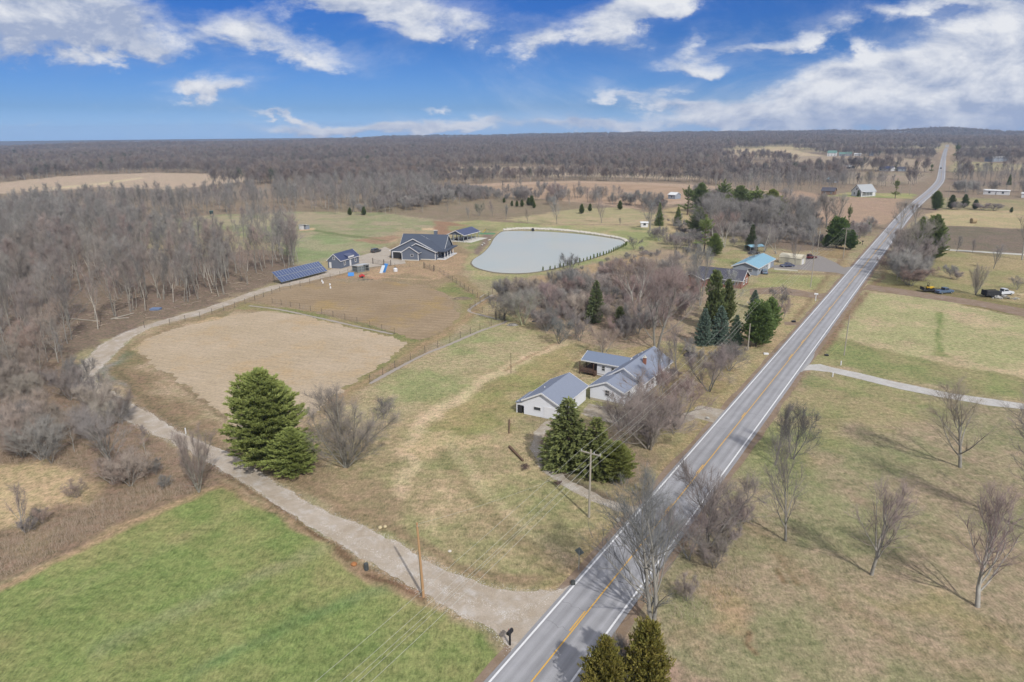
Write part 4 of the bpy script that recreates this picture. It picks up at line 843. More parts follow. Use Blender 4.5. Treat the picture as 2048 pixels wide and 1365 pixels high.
for s in range(20, 24): P_('wood', bare_tree(s, 16, stems=1, lean=.08, fork=.2, limbs=18, ang=(28, 62), limb_len=.40, brs=5, twigs=6, tw_len=1.2, tw_r=.019, tr=.15, up=.4, sub=2))
for s in range(25, 30): P_('far', bare_tree(s, 16, stems=1, lean=.06, fork=.18, limbs=16, ang=(30, 66), limb_len=.44, brs=0, twigs=6, tw_len=2.0, tw_r=.062, tr=.17, up=.35, sub=2, far=True, crown_round=1.3))
for s in range(31, 35): P_('shrub', bare_tree(s, 3.4, stems=7, lean=.6, fork=.08, limbs=28, ang=(20, 65), limb_len=.40, brs=4, twigs=8, tw_len=.5, tw_r=.0075, tr=.055, up=.35, wob=.18, sub=2, mult=2))
for s in range(36, 39): P_('thicket', bare_tree(s, 6.5, stems=5, lean=.42, fork=.10, limbs=30, ang=(24, 64), limb_len=.42, brs=5, twigs=8, tw_len=.75, tw_r=.010, tr=.09, up=.35, wob=.2, sub=2, mult=2))
P_('sycamore', bare_tree(41, 18, stems=2, lean=.28, fork=.28, limbs=10, ang=(25, 50), limb_len=.38, brs=5, twigs=4, tw_len=1.0, tw_r=.016, tr=.36, up=.4, wob=.16, sub=1))
P_('pine', conifer(51, 15, 5.2, 'pine', M_PINE, 1.5, .04, (.42, .05)))
P_('pine', conifer(52, 14, 4.6, 'pine', M_PINE, 1.3, .06, (.42, .055)))
P_('pine', conifer(53, 15, 4.4, 'loose', M_PINE, 1.0, .22, (.50, .09)))
P_('spruce', conifer(54, 11, 2.7, 'spruce', M_SPRUCE, 1.1, .04, (.40, .10)))
P_('spruce', conifer(55, 12, 3.0, 'spruce', M_SPRUCE, 1.0, .05, (.40, .11)))
P_('blue', conifer(56, 8, 2.2, 'spruce', M_BLUE, 1.1, .03, (.34, .10)))
P_('cedar', conifer(57, 6, 2.3, 'cedar', M_CEDAR, 1.7, .03, (.26, .055)))
P_('cedar', conifer(58, 6, 2.1, 'cedar', M_CEDAR, 1.5, .03, (.28, .06)))
P_('darkcedar', conifer(59, 6, 1.9, 'cedar', M_SPRUCE, 1.0, .03, (.34, .10)))
P_('yew', conifer(60, 6.5, 2.6, 'yew', M_YEW, 1.1, .05, (.34, .09)))
P_('yew', conifer(61, 7, 2.6, 'cedar', M_YEW, 1.1, .05, (.34, .09)))
P_('arbor', conifer(62, 2.2, .45, 'arbor', M_YEW, 1.6, .03, (.16, .06)))
for k_, v_ in PROTO.items(): print(k_, [len(a[1].polygons) + len(a[0].polygons) for a in v_])
TN = {'pine': 'pine_tree', 'spruce': 'spruce_tree', 'blue': 'blue_spruce_tree', 'cedar': 'juniper_tree', 'darkcedar': 'cedar_tree', 'yew': 'evergreen_tree', 'arbor': 'arborvitae', 'shrub': 'bare_shrub', 'thicket': 'bare_shrub', 'crab': 'crabapple_tree', 'sycamore': 'sycamore_tree'}
TCAT = {'arbor': 'shrub', 'shrub': 'shrub', 'thicket': 'shrub'}
trnd = random.Random(11); EX = {}
def tree(kind, P, H, label, group=None, var=None, sx=1.0, tint=(1, 1, 1), bark=(1, 1, 1), rz=None, lean=(0, 0)):
    pr = PROTO[kind]; i = trnd.randrange(len(pr)) if var is None else var; tm, cm, Hn = pr[i]
    r = empty(TN.get(kind, 'bare_tree'), P, trnd.uniform(0, 6.28) if rz is None else rz)
    if lean != (0, 0): r.rotation_euler = (lean[0], lean[1], r.rotation_euler[2])
    s = H / Hn; r.scale = (s * sx, s * sx, s)
    a = bpy.data.objects.new('trunk', tm); b = bpy.data.objects.new('crown', cm)
    for o, tn in ((a, bark), (b, tint)): col.objects.link(o); o.parent = r; o.color = (*tn, 1)
    EX.setdefault((kind, i), (a, b))
    tag(r, label, TCAT.get(kind, 'tree'), group); return r
def TR(kind, bx, by, ty, label, **kw):
    H = kw.pop('H', None) or height(bx, by, ty); return tree(kind, at(bx, by), H, label, **kw)
PK = (1.08, .98, .98); RD = (1.2, .95, .92); GY_ = (1.0, 1.04, 1.06); PALE = (1.25, 1.25, 1.25); DK = (.72, .72, .74); TAN = (1.15, 1.02, .86)
# ---- big trees one can point to
TR('roadside', 1305, 1250, 940, 'tall bare tree with two pale trunks at the road edge, branches reaching over the road', var=0, sx=1.05, bark=(1.05, 1.05, 1.05), tint=GY_)
TR('upright', 1571, 1082, 900, 'slim bare tree with close twin stems, first lawn tree east of the road', var=0, sx=.85, tint=PK)
TR('upright', 1743, 1150, 955, 'bare tree forking in a V on the dry lawn near the bottom', var=1, sx=1.12, tint=PK)
TR('upright', 1955, 1214, 985, 'bare tree with thick mossy base in the lower right lawn', var=2, sx=1.2, tint=PK)
TR('upright', 2088, 1075, 820, 'bare tree at the right edge, only its left branches inside the frame', var=1, sx=1.15, tint=(1.05, 1, 1))
TR('upright', 1920, 935, 785, 'bare spreading tree alone on the lawn below the grey gravel drive', var=0, sx=1.5, tint=TAN)
TR('upright', 1551, 930, 820, 'dark bare tree with broken stubs, left one of the close pair by the road', var=0, sx=.85, tint=DK, bark=DK)
TR('crab', 1585, 918, 800, 'dark dense bare tree, right one of the close pair by the road', var=0, sx=.72, tint=DK, bark=DK)
TR('crab', 1418, 1092, 925, 'dark leaning bare tree in the brush beside the road', var=1, sx=.95, tint=(.85, .82, .82), bark=DK)
TR('crab', 1378, 1118, 1010, 'tangled bare small tree between the road and the roadside thicket', var=2, sx=1.1, tint=(1, .92, .94))
TR('fan', 398, 985, 838, 'many-stemmed bare tree at the corner of the green lawn and the lane', var=0, sx=.62, tint=(1.1, 1, .95), bark=(1.1, 1.1, 1.05))
TR('maple', 226, 955, 800, 'pale spreading bare tree in the scrub above the green lawn', var=0, sx=1.15, tint=PALE, bark=PALE)
TR('upright', 45, 1062, 975, 'small thin bare tree in the tan grass at the left edge', var=0, sx=.8, tint=PK)
TR('fan', 693, 935, 752, 'big fan-shaped bare tree right of the large pine', var=1, sx=1.12, tint=(1.35, 1.24, 1.14), bark=(.95, .95, .9))
TR('crab', 768, 838, 792, 'small dark bare tree behind the fan-shaped tree', var=0, sx=1, tint=DK)
TR('pine', 541, 928, 745, 'large bright green white pine standing beside the gravel lane', var=0, sx=1.45, tint=(1.34, 1.26, 1.05))
TR('pine', 590, 951, 858, 'lower bushy pine touching the large pine on its right', var=1, sx=1.75, tint=(1.36, 1.3, 1.05))
TR('pine', 484, 900, 868, 'short young pine at the left foot of the large pine', var=2, sx=1.2)
TR('spruce', 1135, 935, 798, 'tall dark spruce in front of the white garage', var=0, sx=1.7, tint=(1.35, 1.25, 1.0))
TR('spruce', 1192, 948, 836, 'second dark spruce, between the tallest one and the low round evergreen', var=1, sx=1.75, tint=(1.32, 1.2, .9))
TR('pine', 1232, 958, 885, 'low round evergreen at the end of the spruce clump, nearest the road', var=1, sx=1.9, tint=(1.02, .92, .7))
TR('cedar', 1208, 1405, 1282, 'yellowish juniper at the bottom edge beside the road, left one', var=0, sx=.92)
TR('cedar', 1288, 1400, 1248, 'yellowish juniper at the bottom edge, right and taller one', var=1, sx=.95)
TR('shrub', 1250, 1370, 1275, 'grey leafless shrub squeezed between the two bottom junipers', var=0, sx=.7, tint=PALE)
# ---- white house yard
TR('crab', 1299, 898, 758, 'wide many-stemmed crabapple with pinkish twigs in front of the white house', var=0, sx=1.4, tint=(1.4, 1.24, 1.18), bark=(1.1, 1.05, 1.0))
TR('crab', 1240, 862, 788, 'low crabapple between the garage spruces and the wide one', var=1, sx=1.1, tint=(1.1, 1.0, .95))
TR('crab', 1352, 858, 745, 'crabapple right of the wide one, close to the gravel driveway', var=2, sx=1.2, tint=RD)
TR('maple', 1322, 800, 690, 'slender bare maple leaning over the white house roof', var=1, sx=.8, tint=PK)
TR('upright', 1352, 742, 662, 'rounded pinkish bare tree behind the white house right end', var=0, sx=1.2, tint=(1.14, 1.02, 1.02))
TR('crab', 1418, 783, 695, 'crooked dark-trunked tree on the lawn between white house and road', var=2, sx=1.2, tint=(1.15, 1.02, 1.02), bark=DK)
TR('crab', 1458, 742, 680, 'pinkish small bare tree by the pole near the road', var=0, sx=1.1, tint=PK)
TR('shrub', 1345, 760, 735, 'reddish low shrub along the east wall of the white house', var=1, sx=1.4, tint=RD)
TR('shrub', 1290, 820, 790, 'low tangled shrub before the front wall of the white house', var=2, sx=1.3, tint=PK)
TR('crab', 1206, 713, 650, 'tan-brown bare tree behind the back porch', var=1, sx=1.0, tint=(1.22, 1.06, .94))
TR('crab', 1119, 688, 632, 'grey lichen-covered tree at the thicket corner near the meadow', var=2, sx=1.1, tint=(.82, .88, .9), bark=GY_)
TR('crab', 1160, 682, 628, 'grey bare tree right of the lichen-covered one', var=0, sx=1.0, tint=(.85, .88, .9))
TR('maple', 1312, 700, 520, 'largest bare maple of the thicket, its top reddish', var=2, sx=1.1, tint=(1.14, .96, .94))
TR('maple', 1270, 640, 505, 'spreading bare tree behind the largest maple, tips brownish red', var=0, sx=1.1, tint=(1.2, .98, .9))
TR('maple', 1345, 610, 500, 'bare tree at the right of the thicket, before the brick house', var=1, sx=.9, tint=(1.1, .98, .95))
TR('spruce', 1191, 645, 562, 'single dark green spruce in the middle of the leafless thicket', var=0, sx=1.05)
TR('darkcedar', 1238, 668, 615, 'dull olive cedar half hidden right of the single spruce', sx=1.0, tint=(1, .95, .9))
TR('crab', 1005, 640, 585, 'grey bare tree at the left tip of the thicket near the fence', var=1, sx=1.2, tint=(.9, .92, .9))
TR('crab', 1045, 650, 575, 'bare tree with greenish forked trunk in the thicket near the fence corner', var=0, sx=1.2, tint=(1, 1, .92), bark=(1.2, 1.3, .9))
TR('maple', 1100, 640, 560, 'purple-brown bare tree in the thicket south of the pond', var=2, sx=1.1, tint=(1.1, .95, .98))
TR('maple', 1145, 600, 530, 'grey bare tree in front of the pond hedge', var=0, sx=.9, tint=GY_)
TR('crab', 1140, 548, 506, 'dark bare tree standing out against the pond water', var=2, sx=1.1, tint=DK, bark=DK)
TR('crab', 1268, 500, 472, 'small forked tree at the right end of the pond hedge', var=1, sx=1.0, tint=(.9, .92, .86), bark=(1, 1.1, .8))
TR('maple', 1232, 575, 515, 'reddish bare tree midway between pond hedge and largest maple', var=1, sx=1.2, tint=RD)
TR('maple', 1400, 612, 490, 'thin grey bare tree rising left of the brick house', var=1, sx=.7, tint=GY_)
TR('wood', 1455, 640, 530, 'bare tree with vertical limbs in front of the brick house', var=2, sx=1.0, tint=GY_)
# ---- evergreens by the brick house
TR('darkcedar', 1424, 660, 545, 'tall dark green cedar with a pointed top by the brick house', sx=.8, tint=(1.05, 1.05, .9))
TR('darkcedar', 1452, 650, 562, 'second tall cedar touching the pointed one on its right', sx=.75, tint=(1.05, 1.0, .85))
TR('blue', 1406, 690, 617, 'blue spruce with layered branches, left of the pair', sx=.9)
TR('blue', 1437, 688, 612, 'blue spruce with layered branches, right of the pair', sx=1.0)
TR('blue', 1470, 690, 630, 'greener spruce right of the blue pair, behind the yard pole', sx=.9, tint=(.8, .85, .7))
TR('blue', 1508, 618, 580, 'small blue-green spruce behind the bright round evergreens', sx=1.1, tint=(.85, .9, .85))
TR('blue', 1392, 600, 565, 'bluish conifer between the maple and the brick house', sx=1.0, tint=(.8, .85, .8))
TR('yew', 1512, 693, 612, 'bright green rounded evergreen at the roadside, left one', var=0, sx=.9, tint=(.9, .92, .85))
TR('yew', 1537, 668, 598, 'bright green rounded evergreen at the roadside, right and larger one', var=1, sx=1.0, tint=(1.15, 1.15, 1.05))
TR('yew', 1524, 690, 632, 'lowest bright green evergreen beside the utility pole', var=0, sx=.9)
TR('crab', 1560, 622, 572, 'dark grey-twigged small tree behind the bright evergreens', var=1, sx=1.0, tint=DK)
TR('crab', 1566, 640, 598, 'reddish brown bush-like tree near the road by the evergreens', var=2, sx=.8, tint=(1.05, .85, .85))
# ---- north yards
TR('sycamore', 1528, 505, 432, 'white-barked sycamore with two leaning stems behind the blue roof', sx=1.2, tint=PALE, bark=(1.35, 1.35, 1.35), var=0)
TR('sycamore', 1552, 508, 445, 'second white-barked stem leaning right over the cream shed', sx=.9, tint=PALE, bark=(1.35, 1.35, 1.35), var=0, lean=(0, .35))
TR('upright', 1590, 531, 478, 'bare yard tree in front of the cream shed', var=0, sx=.8, tint=(1, .95, .92), bark=DK)
TR('pine', 1408, 506, 432, 'bright green pine with bare lower trunk in the north yard', var=2, sx=1.19, tint=(1.1, 1.12, .95))
TR('pine', 1395, 475, 415, 'feathery green pine behind the bright yard pine', var=1, sx=1.31)
TR('pine', 1428, 512, 468, 'low spreading pine branch mass near the red leaf litter', var=1, sx=1.50, tint=(.95, 1, .85))
TR('spruce', 1318, 452, 406, 'narrow green spruce left of the yard pines by the far barnyard', var=1, sx=.85, tint=(1.15, 1.25, 1))
TR('spruce', 1355, 452, 414, 'short green spruce between the narrow one and the pine grove', var=0, sx=1.0, tint=(1.25, 1.3, .95))
TR('pine', 1375, 430, 373, 'dark crooked pine at the left end of the pine grove', var=2, sx=1.44, tint=(.7, .75, .7))
TR('pine', 1400, 425, 367, 'tall pine at the back left of the pine grove', var=1, sx=1.44, tint=(.85, .9, .8))
TR('pine', 1445, 428, 361, 'tallest pine poking above the pine grove', var=2, sx=1.44, tint=(.85, .9, .85))
TR('pine', 1478, 432, 373, 'broad pine in the middle of the grove', var=1, sx=1.92)
TR('pine', 1508, 438, 375, 'broad pine right of the grove middle', var=2, sx=2.08, tint=(1, 1.05, .9))
TR('pine', 1540, 440, 380, 'yellow-green pine near the right end of the grove', var=1, sx=1.76, tint=(1.2, 1.1, .85))
TR('pine', 1560, 446, 408, 'last pine at the right end of the grove', var=2, sx=1.1, tint=(.9, .95, .8))
TR('maple', 1425, 480, 385, 'large silvery bare tree in front of the pine grove', var=1, sx=1.1, tint=PALE, bark=PALE)
TR('maple', 1448, 495, 415, 'bare tree with reddish lower twigs right of the silvery tree', var=0, sx=.9, tint=(1.2, 1.0, .95), bark=PALE)
TR('maple', 1566, 432, 372, 'tall grey bare tree behind the pine grove right end', var=2, sx=1.1, tint=GY_)
TR('fan', 1573, 446, 400, 'rounded bare tree by the small grey pond patch', var=0, sx=.7, tint=(1, 1, .95), bark=DK)
TR('maple', 1652, 455, 380, 'broad bare tree left one of the big pair near the far field', var=0, sx=1.15, tint=(.95, .93, .88), bark=DK)
TR('maple', 1672, 452, 385, 'broad bare tree right one of the big pair near the far field', var=1, sx=1.15, tint=(.95, .95, .88), bark=DK)
TR('pine', 1695, 462, 410, 'thin dark pine beside the big bare pair', var=2, sx=.6, tint=(.75, .8, .75))
TR('yew', 1672, 496, 440, 'dark green rounded evergreen behind the wires, left one', var=0, sx=1.0, tint=(.85, .9, .8))
TR('yew', 1700, 500, 462, 'dark green rounded evergreen nearer the road', var=1, sx=1.1, tint=(.7, .8, .75))
TR('yew', 1652, 495, 470, 'low dark evergreen left of the rounded pair', var=1, sx=1.2, tint=(.9, .95, .7))
TR('yew', 1739, 464, 445, 'small cone-shaped evergreen on the grass strip by the road', var=1, sx=.65, tint=(.85, .9, .8), lean=(0, .2))
TR('crab', 1718, 478, 440, 'reddish bare brush tree between evergreens and grass strip', var=2, sx=1.0, tint=(1.1, .92, .92))
TR('maple', 1388, 560, 480, 'thin dark bare tree at the yard edge left of the blue roof', var=2, sx=.55, tint=GY_)
TR('maple', 1505, 535, 470, 'thin bare twin-stemmed tree left of the blue roofed house', var=0, sx=.55, tint=GY_, bark=DK)
TR('spruce', 1502, 500, 450, 'dark flat-branched conifer behind the blue roofed house', var=1, sx=1.1, tint=(.6, .65, .6))
TR('upright', 1625, 512, 440, 'thin bare tree beside the dark red pickup', var=0, sx=.7, tint=GY_)
TR('maple', 1300, 462, 398, 'grey bare tree with spreading base by the far barnyard', var=1, sx=.9, tint=GY_)
TR('crab', 1352, 500, 468, 'grey bushy tree right of the pond corner', var=2, sx=1.3, tint=(1, 1, 1))
TR('crab', 1318, 482, 452, 'grey-brown brushy tree on the slope above the pond corner', var=0, sx=1.2, tint=(1.05, .95, .95))
# ---- east of the road, further off
TR('maple', 1812, 545, 428, 'big grey-brown bare tree crowding the road edge on the east side', var=0, sx=1.0, tint=(1.08, 1.05, .98))
TR('maple', 1790, 530, 455, 'bare tree leaning over the road in front of the big pine', var=1, sx=.9, tint=(1.05, 1.0, .95))
TR('thicket', 1822, 572, 528, 'rusty brown bush under the big roadside tree', var=1, sx=1.5, tint=(1.15, .92, .82))
TR('thicket', 1845, 562, 528, 'rusty brown bush right of the roadside utility pole', var=0, sx=1.5, tint=(1.15, .95, .85))
TR('thicket', 1775, 540, 510, 'brown brush between road edge and utility pole', var=2, sx=1.6, tint=(1.1, .9, .82))
TR('pine', 1862, 522, 432, 'big dark green pine east of the road with drooping right branches', var=0, sx=1.0, tint=(.85, .9, .8))
TR('pine', 1835, 512, 436, 'green pine crown behind the big grey roadside tree', var=1, sx=.8, tint=(.95, 1, .75))
TR('maple', 1800, 462, 398, 'bare tree arching over the distant road, west side', var=2, sx=1.1, tint=(.98, .97, .92))
TR('maple', 1830, 450, 402, 'bare tree beyond the big pine at the road bend', var=0, sx=.9, tint=(1, .96, .9))
TR('thicket', 1902, 558, 528, 'rounded grey shrub on the east lawn', var=0, sx=1.1, tint=(.85, .84, .88))
TR('thicket', 1914, 560, 540, 'smaller grey shrub touching the rounded one', var=1, sx=1.1, tint=(.95, .9, .92))
TR('fan', 1951, 590, 522, 'fan-shaped bare tree beside the dirt drive', var=0, sx=.7, tint=(1.1, 1, .88))
TR('upright', 1987, 538, 490, 'bare tree below the pale far gravel drive', var=1, sx=1.1, tint=GY_)
TR('upright', 1913, 505, 475, 'small bare tree at the pale drive, left one', var=0, sx=1.0, tint=GY_)
TR('upright', 1945, 507, 480, 'small bare tree at the pale drive, second from left', var=2, sx=.9, tint=PK)
TR('upright', 2044, 520, 412, 'tall bare tree cut by the right edge above the dirt drive', var=2, sx=.9, tint=(1.05, .98, .9))
TR('crab', 2034, 580, 552, 'leaning low bare tree at the right edge by the junk', var=1, sx=1.1, tint=(.95, .95, .9))
TR('pine', 1871, 420, 383, 'dense round green pine right of the road bend', var=0, sx=1.25, tint=(.75, .85, .8))
TR('darkcedar', 1902, 418, 391, 'dark cedar right of the bend pine, by a pole', sx=1.3, tint=(.85, .85, .8))
TR('darkcedar', 1928, 416, 390, 'dark cedar in the far hedge row, middle', sx=1.2, tint=(.8, .85, .8))
TR('darkcedar', 1950, 419, 400, 'dark low cedar in the far hedge row, right', sx=1.4, tint=(.85, .9, .8))
TR('darkcedar', 2022, 426, 415, 'tiny dark cedar alone on the pale field', sx=1.2, tint=(.8, .85, .8))
TR('thicket', 1965, 421, 404, 'purple-grey brush row on the pale far field', var=0, sx=2.2, tint=(.95, .9, .95))
TR('thicket', 1988, 422, 405, 'purple-grey brush at the right end of the far hedge row', var=1, sx=2.0, tint=(.95, .9, .95))
TR('thicket', 1915, 420, 402, 'grey brush between the two far cedars', var=2, sx=1.8, tint=(.95, .93, .95))
TR('spruce', 2016, 378, 350, 'narrow leaning spruce far off in front of the white trailers', var=0, sx=.8, tint=(.9, 1, .8))
TR('pine', 1790, 398, 358, 'olive pine on the grass left of the road bend', var=2, sx=.9, tint=(.95, .95, .8))
TR('maple', 1738, 372, 322, 'golden-brown rounded tree by the far long white shed', var=1, sx=1.1, tint=(1.35, 1.15, .8), H=14)
for (x_, y_, t_, s_, lb) in [(1912, 318, 288, 1.1, 'big dark pine clump beside the distant road'), (1955, 318, 298, 1, 'dark pine mid way along the distant ridge road'), (2025, 312, 296, 1.2, 'dark pine left of the grey far house'),
                            (1790, 343, 330, .9, 'small dark spruce right of the far white house'), (1830, 345, 322, .7, 'tall thin dark spruce among the far houses'), (1862, 346, 328, 1.1, 'dark spruce close to the distant road'), (1986, 316, 300, .8, 'dark pine behind the flat grey far house'), (1745, 311, 303, 1.3, 'dark cedar by the most distant blue house')]:
    TR('pine', x_, y_, t_, lb, sx=s_, var=2, tint=(.62, .72, .72))
for (x_, y_, t_, lb) in [(728, 431, 414, 'round dark evergreen alone at the back edge of the pasture'), (700, 431, 416, 'dark evergreen left of the lone pasture one'), (1024, 413, 402, 'leftmost dark cedar of the row on the brown slope'), (1034, 414, 402, 'second cedar of the row on the brown slope'),
                         (1044, 414, 400, 'third cedar of the row on the brown slope'), (1057, 411, 396, 'cedar behind the row, left of the tallest'), (1063, 412, 392, 'tallest cedar of the row on the brown slope'), (1068, 417, 404, 'lowest cedar at the right end of the row'),
                         (1008, 406, 396, 'single small cedar left of the cedar row'), (1163, 428, 409, 'round cedar north-east of the pond'), (1180, 423, 408, 'smaller cedar right of the round one'), (1240, 420, 402, 'pointed dark cedar left of the narrow spruce')]:
    TR('darkcedar', x_, y_, t_, lb, sx=1.25, tint=(.85, .9, .7))
TR('crab', 958, 432, 404, 'grey-green rounded tree on the orchard slope', var=0, sx=.9, tint=(.8, .9, .75))
# young trees on the slope north of the pond
for (x_, y_, t_) in [(985, 433, 405), (1012, 440, 410), (937, 438, 415), (895, 425, 400), (1056, 446, 420), (1114, 448, 398), (1203, 446, 402), (1240, 452, 436), (920, 410, 385), (870, 412, 390), (845, 425, 402), (812, 420, 396), (1140, 412, 385), (1095, 408, 384), (1175, 405, 378), (1225, 410, 385), (1150, 400, 372), (968, 405, 380), (1270, 415, 384), (1300, 420, 390)]:
    TR('upright', x_, y_, t_, 'young leafless tree on the brown slope between pond and far tan field', group='young trees north of the pond', sx=.95, tint=trnd.choice((GY_, PK, TAN)))
# hedge of young arborvitae on the pond dam
hp = [(1079, 543), (1095, 541), (1110, 539), (1125, 535), (1140, 531), (1155, 527), (1170, 523), (1185, 518.5), (1200, 514), (1215, 509), (1230, 503), (1245, 496), (1257, 489)]
hw = catmull([np.array(at(x, y)[:2]) for x, y in hp], .5); hl = np.concatenate([[0], np.cumsum(np.hypot(*np.diff(hw, axis=0).T))])
nh = int(hl[-1] / 2.6)
for k in range(nh):
    i = int(np.searchsorted(hl, (k + .5) * 2.6)); i = min(i, len(hw) - 1)
    tree('arbor', (hw[i][0], hw[i][1], 0), trnd.uniform(1.2, 1.7), 'young arborvitae in the evenly spaced hedge along the pond dam', group='arborvitae hedge along the pond', sx=1.15, tint=(1.35, 1.25, 1.15))
# ================================================================== WOODS
rg = np.random.default_rng(7)
def scatter(polypx, area_per, world=False, maxn=100000):
    pw = polypx if world else W2(polypx); xs = [p[0] for p in pw]; ys_ = [p[1] for p in pw]
    A = (max(xs) - min(xs)) * (max(ys_) - min(ys_)); n = min(maxn * 4, int(A / area_per))
    x = rg.uniform(min(xs), max(xs), n); y = rg.uniform(min(ys_), max(ys_), n)
    k = inpoly(x, y, pw); return x[k], y[k]
def inview(x, y, z=8., mx=40):
    u_, v_, d_ = proj(x, y, z); return (d_ > 5) & (u_ > -mx) & (u_ < 2048 + mx) & (v_ > -50) & (v_ < 1365 + 60)
ents = []         # kind, x, y, H, sx, zone
def zone(name, polypx, per, kinds, h, sx=(.85, 1.2), avoid=(), clear=0, thin=None):
    x, y = scatter(polypx, per); keep = inview(x, y)
    for ap in avoid: keep &= ~inpoly(x, y, W2(ap))
    if thin is not None: keep &= fbm(x / thin[0], y / thin[0], 55, 3) > thin[1]
    for a, b in zip(x[keep], y[keep]): ents.append((kinds[rg.integers(len(kinds))], a, b, rg.uniform(*h), rg.uniform(*sx), name))
W1 = [(-700, 720), (-100, 700), (60, 700), (150, 690), (205, 660), (262, 638), (330, 622), (400, 604), (470, 586), (540, 558), (598, 544), (598, 512), (560, 505), (520, 520), (470, 505), (380, 480), (300, 475), (240, 452), (150, 455), (0, 462), (-700, 470)]
W1b = [(590, 548), (600, 545), (602, 500), (560, 470), (480, 455), (440, 455), (520, 500), (560, 520)]
W2p = [(-700, 470), (0, 462), (150, 455), (240, 447), (420, 430), (600, 424), (730, 423), (850, 400), (880, 385), (872, 374), (760, 376), (640, 384), (520, 396), (420, 405), (330, 412), (200, 412), (100, 418), (0, 425), (-700, 440)]
zone('wood', W1, 34, ['slender', 'slender', 'slender', 'wood'], (13, 20), thin=(14, .33))
zone('wood edge', W1b, 60, ['slender'], (13, 18))
zone('back wood', W2p, 62, ['wood', 'wood', 'slender'], (12, 18), thin=(25, .27))
zone('slope', [(600, 424), (740, 424), (860, 388), (1000, 392), (960, 400), (860, 412), (800, 430), (700, 432)], 42, ['wood', 'slender', 'thicket'], (7, 12), thin=(18, .3))
zone('slope', [(870, 385), (1000, 392), (1130, 400), (1100, 412), (980, 404), (880, 410), (840, 420), (820, 400)], 70, ['wood', 'thicket'], (5, 10), thin=(16, .38))
zone('hedgerow', [(1000, 392), (1200, 410), (1330, 425), (1330, 415), (1200, 398), (1000, 384)], 90, ['wood', 'thicket'], (6, 13))
zone('scrub', [(-500, 740), (0, 728), (150, 735), (165, 775), (215, 825), (320, 885), (400, 940), (330, 985), (230, 990), (180, 935), (60, 925), (-100, 935), (-500, 980)], 26, ['thicket', 'thicket', 'crab', 'shrub', 'wood'], (3.5, 7.5), thin=(7, .30))
zone('scrub', [(0, 1100), (60, 1070), (180, 1010), (300, 985), (400, 975), (330, 940), (200, 930), (190, 975), (110, 1010), (20, 1060)], 20, ['shrub', 'shrub', 'thicket'], (1.2, 3.0), thin=(6, .45))
zone('scrub', [(0, 700), (150, 700), (140, 740), (160, 790), (0, 780), (-300, 760), (-300, 700)], 45, ['wood', 'slender', 'thicket'], (8, 13))
zone('thicket', [(985, 610), (1015, 588), (1085, 585), (1200, 568), (1300, 545), (1390, 545), (1390, 590), (1370, 680), (1300, 690), (1200, 672), (1110, 668), (1050, 655)], 25, ['thicket', 'thicket', 'crab', 'shrub'], (4, 8), thin=(9, .27))
zone('thicket', [(1090, 560), (1290, 500), (1390, 520), (1390, 545), (1300, 545), (1200, 568), (1085, 585)], 26, ['shrub'], (1.2, 2.8), thin=(7, .4))
zone('roadside brush', [(1385, 1115), (1440, 1015), (1475, 1035), (1500, 1085), (1470, 1130), (1420, 1160), (1340, 1240), (1320, 1225)], 9, ['thicket', 'shrub', 'shrub'], (2.2, 4.2))
zone('north brush', [(1470, 432), (1560, 440), (1640, 448), (1650, 495), (1600, 500), (1530, 500), (1440, 495), (1420, 470)], 60, ['crab', 'thicket', 'thicket'], (4, 8))
zone('north belt', [(1385, 412), (1480, 425), (1570, 436), (1640, 446), (1660, 470), (1600, 478), (1480, 470), (1400, 450)], 62, ['maple', 'wood', 'maple'], (11, 16))
zone('north belt', [(1690, 470), (1730, 455), (1760, 440), (1740, 470), (1705, 500)], 70, ['crab', 'thicket'], (4, 7))
zone('east road brush', [(1775, 555), (1800, 500), (1850, 470), (1870, 500), (1850, 560), (1800, 580)], 42, ['maple', 'wood', 'thicket', 'thicket'], (6, 12))
zone('house brush', [(1262, 845), (1300, 800), (1340, 765), (1375, 775), (1392, 830), (1375, 880), (1320, 905), (1265, 885)], 17, ['thicket', 'shrub', 'crab', 'shrub'], (2.4, 4.6))
zone('house brush', [(1325, 700), (1400, 690), (1480, 715), (1455, 760), (1400, 780), (1345, 765)], 34, ['crab', 'shrub', 'shrub'], (2.0, 4.2))
zone('barnyard brush', [(1300, 470), (1350, 440), (1420, 470), (1420, 500), (1380, 520), (1330, 500)], 60, ['thicket', 'crab'], (3, 6))
zone('field edge', [(1400, 378), (1560, 388), (1600, 386), (1700, 380), (1780, 376), (1800, 372), (1700, 366), (1500, 362), (1400, 364)], 110, ['wood', 'wood', 'slender'], (9, 15))
zone('grove', [(1590, 430), (1640, 438), (1650, 450), (1600, 446)], 90, ['maple'], (10, 14))
zone('east row', [(1895, 395), (2100, 398), (2100, 385), (1900, 383)], 130, ['wood', 'thicket'], (7, 11))
zone('east far', [(1905, 372), (2200, 378), (2200, 352), (1960, 346), (1912, 350)], 170, ['wood'], (9, 13))
